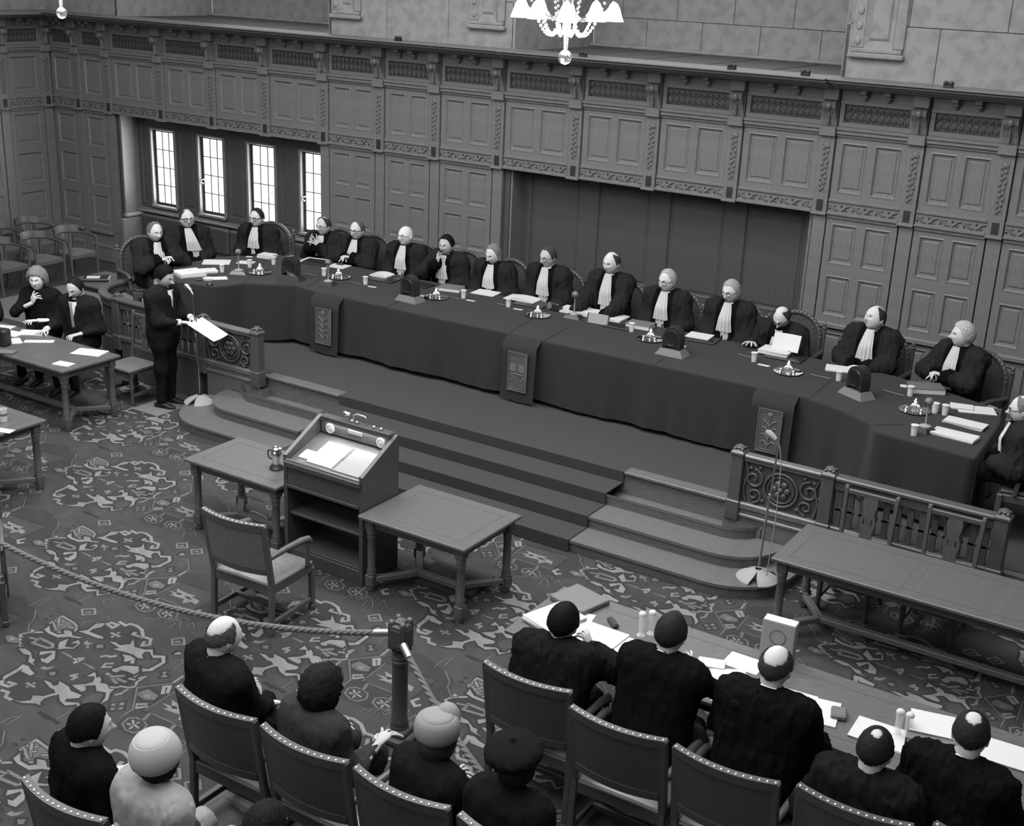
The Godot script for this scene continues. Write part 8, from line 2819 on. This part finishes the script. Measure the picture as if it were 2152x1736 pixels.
func build_people() -> void:
	var z := -13.36
	var tb := DESK + 0.02 - DAIS
	# hands: places relative to the seated person, facing +z
	var clasp := func(y: float, zz: float, x := 0.0) -> Dictionary:
		return {"L": {"to": Vector3(x + 0.085, y, zz), "dir": Vector3(-0.5, 0.15, 0.45), "curl": 1.0, "hint": Vector3(0.9, -0.6, -0.2)}, "R": {"to": Vector3(x - 0.085, y - 0.015, zz), "dir": Vector3(0.8, 0.1, 0.45), "curl": 1.0, "hint": Vector3(-0.9, -0.6, -0.2)}}
	var lap := {"L": {"to": Vector3(0.16, 0.66, 0.26), "hidden": true}, "R": {"to": Vector3(-0.16, 0.66, 0.26), "hidden": true}}
	var J := [
		[at(325, 487, 1.70), 1.25, {"who": "grey-haired judge beside the standing speaker", "hair": [1.2, 0.95, 0.2, -0.5, 0.4], "hair_tone": 0.16, "yaw": 0.1, "pitch": 0.15, "lean": 0.16}, clasp.call(0.90, 0.30, 0.05), "grey-haired judge with clasped hands seated behind the standing speaker"],
		[at(393, 460, 1.71), 0.95, {"who": "judge in heavy dark spectacles before the window seat", "hair": [1.3, 1.0, 0.15, -0.5, 0.7], "hair_tone": 0.05, "glasses": 0.0042, "yaw": 0.1, "lean": 0.0, "sway": 0.25, "face_w": 1.08, "bulk": 1.15}, lap, "balding judge in heavy dark spectacles leaning back before the window seat"],
		[at(540, 458, 1.68), 0.25, {"who": "dark-haired judge in spectacles under the third window", "hair": RECEDE, "hair_tone": 0.035, "glasses": 0.004, "yaw": -0.15, "pitch": 0.05}, lap, "dark-haired judge in dark spectacles sitting under the third window"],
		[Vector3(-11.56, 1.65, z), 0.1, {"who": "judge with steepled fingers", "hair": THIN, "hair_tone": 0.06, "yaw": -0.1, "pitch": 0.08, "glasses": 0.0022, "skin": 0.42}, {"L": {"to": Vector3(0.07, 0.93, 0.27), "dir": Vector3(-0.45, 0.75, 0.3), "curl": 0.25, "up": Vector3(0.6, 0.2, 0.8), "cuff": true}, "R": {"to": Vector3(-0.09, 0.92, 0.27), "dir": Vector3(0.45, 0.75, 0.3), "curl": 0.25, "up": Vector3(-0.6, 0.2, 0.8), "cuff": true}}, "judge in spectacles holding his fingers steepled before his chin"],
		[Vector3(-10.96, 1.68, z), 0.08, {"who": "grey judge in spectacles with hands joined at his chest", "hair": [1.25, 1.0, 0.2, -0.5, 0.35], "hair_tone": 0.13, "yaw": 0.0, "pitch": 0.08, "glasses": 0.0036}, clasp.call(0.86, 0.26, -0.04), "grey judge in spectacles with both hands joined at his chest"],
		[Vector3(-10.13, 1.72, z), 0.05, {"who": "bald judge", "hair": SHAVEN, "yaw": -0.15, "pitch": 0.0, "glasses": 0.0022, "skin": 0.53, "face_w": 1.04}, lap, "completely bald judge in thin spectacles"],
		[Vector3(-9.46, 1.70, z), 0.0, {"who": "black-haired judge resting his chin", "hair": [0.85, 0.70, 0.15, -0.5, 0.0], "hair_tone": 0.015, "yaw": 0.05, "pitch": 0.1, "lean": 0.14, "skin": 0.38, "moustache": 0.08}, {"R": {"to": Vector3(-0.03, 1.0, 0.27), "dir": Vector3(0.25, 0.9, 0.1), "up": Vector3(-0.4, 0.1, 0.9), "curl": 0.8, "hint": Vector3(-0.6, -0.5, 0.2), "cuff": true}, "L": {"to": Vector3(0.14, 0.68, 0.28), "hidden": true}}, "black-haired judge resting his chin on his hand"],
		[Vector3(-8.72, 1.69, z), 0.0, {"who": "fair grey judge looking down at white sheets", "hair": [0.95, 0.8, 0.1, -0.5, 0.0], "hair_tone": 0.22, "yaw": -0.15, "pitch": 0.3, "lean": 0.1}, lap, "fair grey-haired judge looking down at white sheets"],
		[Vector3(-7.91, 1.78, z), 0.0, {"who": "grey-bearded judge in spectacles", "hair": [1.0, 0.85, 0.15, -0.5, 0.0], "hair_tone": 0.07, "beard": 0.55, "yaw": -0.2, "pitch": 0.18, "glasses": 0.0022, "skin": 0.39, "lean": 0.1}, lap, "judge with a short grey beard and spectacles"],
		[Vector3(-7.02, 1.86, z), 0.0, {"who": "tall balding president behind the name board", "hair": [1.5, 1.2, 0.2, -0.5, 0.75], "hair_tone": 0.06, "yaw": -0.12, "pitch": 0.12, "lean": 0.08, "head": 1.2}, {"L": {"to": Vector3(0.12, tb + 0.0, 0.42), "curl": 0.5}, "R": {"to": Vector3(-0.26, tb + 0.0, 0.44), "curl": 0.6}}, "tall balding judge presiding behind the white name board"],
		[Vector3(-6.26, 1.75, z), 0.0, {"who": "white-haired judge with a moustache", "hair": [1.0, 0.8, 0.15, -0.5, 0.0], "hair_tone": 0.45, "moustache": 0.7, "yaw": -0.25, "pitch": 0.12, "glasses": 0.0022, "head": 1.2}, lap, "white-haired judge with a drooping white moustache"],
		[Vector3(-5.45, 1.76, z), 0.0, {"who": "silver-haired judge in thin spectacles", "hair": [0.8, 0.68, 0.15, -0.5, 0.0], "hair_tone": 0.38, "yaw": -0.2, "pitch": 0.2, "glasses": 0.0024, "head": 1.2}, lap, "silver-haired judge in thin spectacles looking down"],
		[Vector3(-4.79, 1.585, z + 0.06), 0.0, {"who": "judge reading a raised sheet", "hair": [1.5, 1.2, 0.15, -0.5, 0.75], "hair_tone": 0.05, "yaw": -0.1, "pitch": 0.62, "lean": 0.3, "glasses": 0.004}, {"L": {"to": Vector3(0.23, tb + 0.02, 0.42), "curl": 0.9, "dir": Vector3(-0.5, 0.1, 0.8)}, "R": {"to": Vector3(-0.25, tb + 0.01, 0.38), "curl": 0.9}}, "balding judge bent over a raised white sheet"],
		[Vector3(-3.77, 1.75, z), -0.1, {"who": "smiling balding judge with folded hands", "hair": [1.45, 1.15, 0.2, -0.5, 0.65], "hair_tone": 0.05, "yaw": -0.45, "pitch": -0.18, "bulk": 1.2, "face_w": 1.08, "lean": -0.05, "head": 1.2}, clasp.call(0.78, 0.30, -0.02), "smiling balding judge looking up with folded hands"],
		[Vector3(-2.80, 1.78, -13.2), -0.45, {"who": "white-haired judge in profile at the bench corner", "hair": [0.7, 0.55, 0.0, -0.95, 0.0], "hair_tone": 0.52, "hair_thick": 0.014, "yaw": -0.5, "pitch": 0.0, "bulk": 1.15, "head": 1.2}, clasp.call(0.90, 0.30, -0.05), "white-haired judge in profile with clasped hands at the bench corner"],
		[at_z(2150, 862, -11.55), -1.45, {"who": "judge at the right end of the bench", "hair": THIN, "hair_tone": 0.2, "yaw": 0.0, "pitch": 0.15, "glasses": 0.003, "lean": 0.12, "bulk": 1.2}, lap, "judge in spectacles facing along the bench from its right end"]]
	for a in J:
		var o: Dictionary = a[2]
		for k in a[3]: o[k] = a[3][k]
		judge(a[4], a[0], a[1], o)
	# the speaker reading from a sheet
	person("man in a dark suit standing at the floor microphone, reading a large white sheet", Vector3(-11.17, 0.009, -10.02), 1.85, {"stand": true, "wear": "suit", "tone": 0.012, "tall": 0.02, "lean": 0.03, "pitch": 0.35, "yaw": 0.0, "hair": [0.68, 0.55, 0.1, -0.55, 0.0], "hair_tone": 0.012, "hair_thick": 0.014, "skin": 0.42, "tie": 0.02, "bulk": 1.0,
		"L": {"to": Vector3(0.10, 1.10, 0.34), "curl": 0.7, "dir": Vector3(-0.5, -0.1, 0.8), "cuff": true}, "R": {"to": Vector3(-0.12, 1.10, 0.33), "curl": 0.7, "dir": Vector3(0.5, -0.1, 0.8), "cuff": true}})
	# officers at the left table
	seat("fair-haired woman in a dark dress touching her collar, seated behind the left table", at_z(78, 588, -9.85), 0.0, 0.35, {"female": true, "wear": "dress", "tone": 0.010, "hair": WOMAN, "hair_tone": 0.24, "hair_thick": 0.034, "skin": 0.53, "collar": false, "pitch": 0.05, "yaw": 0.2, "shoes": true, "short_cuff": true,
		"R": {"to": Vector3(-0.02, 0.98, 0.20), "dir": Vector3(0.4, 0.85, 0.1), "up": Vector3(-0.3, 0.1, 0.9), "curl": 0.9, "hint": Vector3(-0.7, -0.5, 0.3)}, "L": {"to": Vector3(0.12, 0.80, 0.34)}})
	seat("bearded man in a dark suit and pale tie looking down at the left table", at_z(158, 605, -9.86), 0.0, 0.25, {"wear": "suit", "tone": 0.012, "hair": [1.05, 0.8, 0.1, -0.5, 0.0], "hair_tone": 0.02, "beard": 0.08, "moustache": 0.1, "pitch": 0.42, "tie": 0.25, "shoes": true, "lean": 0.1,
		"R": {"to": Vector3(-0.24, 0.78, 0.40), "curl": 0.8, "cuff": true}, "L": {"to": Vector3(0.14, 0.74, 0.26), "curl": 0.5}})
	person("gowned person at the far end of the left table, only one shoulder in view", Vector3(-14.15, 0, -9.62), 0.4, {"wear": "gown", "tone": 0.012, "hair": FULL, "hair_tone": 0.03, "bulk": 1.2, "R": {"to": Vector3(-0.1, 0.8, 0.36)}, "L": {"to": Vector3(0.2, 0.78, 0.30)}})
	# public seats, seen from behind (they face -z)
	var pub := "spectators seated on the studded chairs"
	var away := PI
	seat("balding man with a white collar in a black coat, holding a folded paper", at_z(470, 1338, -4.92), 0.0, away - 0.25, {"wear": "coat", "tone": 0.009, "hair": [1.5, 1.25, 0.15, -0.45, 0.85], "hair_tone": 0.09, "skin": 0.50, "lean": 0.05, "bulk": 1.1, "head": 1.16, "tall": 0.05, "group": pub, "yaw": -0.05, "pitch": 0.12,
		"R": {"to": Vector3(-0.05, 0.66, 0.36), "curl": 0.9}, "L": {"to": Vector3(0.20, 0.72, 0.28), "curl": 0.8}})
	seat("dark-haired woman in a dark grey coat on the second studded chair", at_z(675, 1452, -4.98), 0.0, away - 0.15, {"female": true, "wear": "coat", "tone": 0.035, "hair": [0.6, 0.45, -0.3, -1.1, 0.0], "hair_tone": 0.022, "hair_thick": 0.032, "lean": 0.16, "collar": false, "group": pub, "pitch": 0.15,
		"R": {"to": Vector3(-0.22, 0.70, 0.36), "curl": 0.6}, "L": {"to": Vector3(0.18, 0.66, 0.30)}})
	seat("woman in a pale grey pillbox hat and dark coat", at_z(920, 1560, -4.98), 0.0, away - 0.2, {"female": true, "wear": "coat", "tone": 0.008, "hair": [0.6, 0.4, -0.4, -1.1, 0.0], "hair_tone": 0.06, "hair_thick": 0.012, "lean": 0.2, "hat": "pillbox", "hat_tone": 0.22, "collar": false, "group": pub, "pitch": 0.2,
		"R": {"to": Vector3(-0.16, 0.66, 0.33), "curl": 0.7}, "L": {"to": Vector3(0.15, 0.66, 0.33)}})
	seat("woman in a round black hat and dark coat", at_z(1085, 1610, -4.90), 0.0, away, {"female": true, "wear": "coat", "tone": 0.008, "hair": [0.6, 0.4, -0.4, -1.0, 0.0], "hair_tone": 0.03, "lean": 0.12, "tall": 0.05, "hat": "fur", "hat_tone": 0.011, "collar": false, "group": pub,
		"R": {"to": Vector3(-0.15, 0.66, 0.33)}, "L": {"to": Vector3(0.15, 0.66, 0.33)}})
	seat("man with smooth black hair in a black suit in the rearmost row", at_z(188, 1530, -3.86), 0.0, away - 0.3, {"wear": "suit", "tone": 0.006, "hair": [0.75, 0.6, 0.1, -0.55, 0.0], "hair_tone": 0.012, "hair_thick": 0.012, "lean": 0.08, "tall": 0.03, "group": pub, "yaw": -0.15, "pitch": 0.1, "head": 1.16})
	seat("woman in a pale domed hat with a dark band and a light coat", at_z(335, 1600, -3.84), 0.0, away - 0.1, {"female": true, "wear": "coat", "tone": 0.25, "hair": [0.6, 0.4, -0.4, -1.0, 0.0], "hair_tone": 0.03, "lean": 0.08, "tall": 0.06, "hat": "domed", "hat_tone": 0.34, "collar": false, "group": pub, "bulk": 1.05})
	seat("person with dark tousled hair in the rearmost row, mostly below the frame", at_z(560, 1745, -3.80), 0.0, away, {"wear": "coat", "tone": 0.010, "hair": FULL, "hair_tone": 0.02, "hair_thick": 0.02, "lean": 0.1, "tall": -0.02, "group": pub})
	# counsel at the long table, seen from behind
	var cg := "robed counsel at the long table"
	var on := TABLE + 0.03
	seat("dark-haired counsel in a gathered black gown leaning on his hand, at the table's end", at_z(1183, 1310, -6.42), 0.0, away + 0.1, {"wear": "gown", "tone": 0.008, "hair": FULL, "hair_tone": 0.012, "hair_thick": 0.014, "lean": 0.34, "bulk": 1.12, "tall": 0.03, "group": cg, "pitch": 0.1, "roll": 0.1, "yaw": 0.1,
		"L": {"to": Vector3(0.20, on, 0.50)}, "R": {"to": Vector3(-0.15, 0.96, 0.36), "dir": Vector3(0.5, 0.75, 0.1), "curl": 1.1, "hint": Vector3(-0.9, -0.5, 0.2)}})
	seat("counsel in a plain black suit raising his hand to his face", at_z(1410, 1332, -6.52), 0.0, away, {"wear": "suit", "tone": 0.007, "hair": [0.8, 0.65, 0.1, -0.55, 0.0], "hair_tone": 0.03, "lean": 0.28, "bulk": 1.16, "tall": 0.04, "group": cg, "pitch": 0.1,
		"L": {"to": Vector3(0.18, on, 0.46)}, "R": {"to": Vector3(-0.12, 1.0, 0.36), "dir": Vector3(0.5, 0.75, 0.1), "curl": 1.1, "hint": Vector3(-0.9, -0.5, 0.2)}})
	seat("balding counsel in a wide black gown beside the standing box", at_z(1630, 1402, -6.48), 0.0, away, {"wear": "gown", "tone": 0.007, "hair": [1.5, 1.2, 0.2, -0.5, 0.8], "hair_tone": 0.05, "lean": 0.24, "bulk": 1.18, "tall": 0.05, "group": cg, "pitch": 0.12, "glasses": 0.003,
		"L": {"to": Vector3(0.24, on, 0.46)}, "R": {"to": Vector3(-0.24, on, 0.46)}})
	seat("counsel with thinning dark hair sitting low in a black gown", at_z(1838, 1578, -6.22), 0.0, away, {"wear": "gown", "tone": 0.008, "hair": [1.2, 0.95, 0.15, -0.5, 0.3], "hair_tone": 0.025, "lean": 0.1, "bulk": 1.1, "tall": -0.02, "group": cg, "pitch": 0.2, "head": 1.16})
	seat("counsel with a bald crown in black bending over stacked books", at_z(2040, 1545, -6.48), 0.0, away - 0.1, {"wear": "gown", "tone": 0.006, "hair": [1.0, 0.8, 0.15, -0.5, 0.45], "hair_tone": 0.03, "lean": 0.24, "bulk": 1.16, "tall": 0.04, "group": cg, "pitch": 0.25, "yaw": 0.25, "head": 1.16,
		"L": {"to": Vector3(0.25, on, 0.46)}, "R": {"to": Vector3(-0.2, on, 0.46)}})
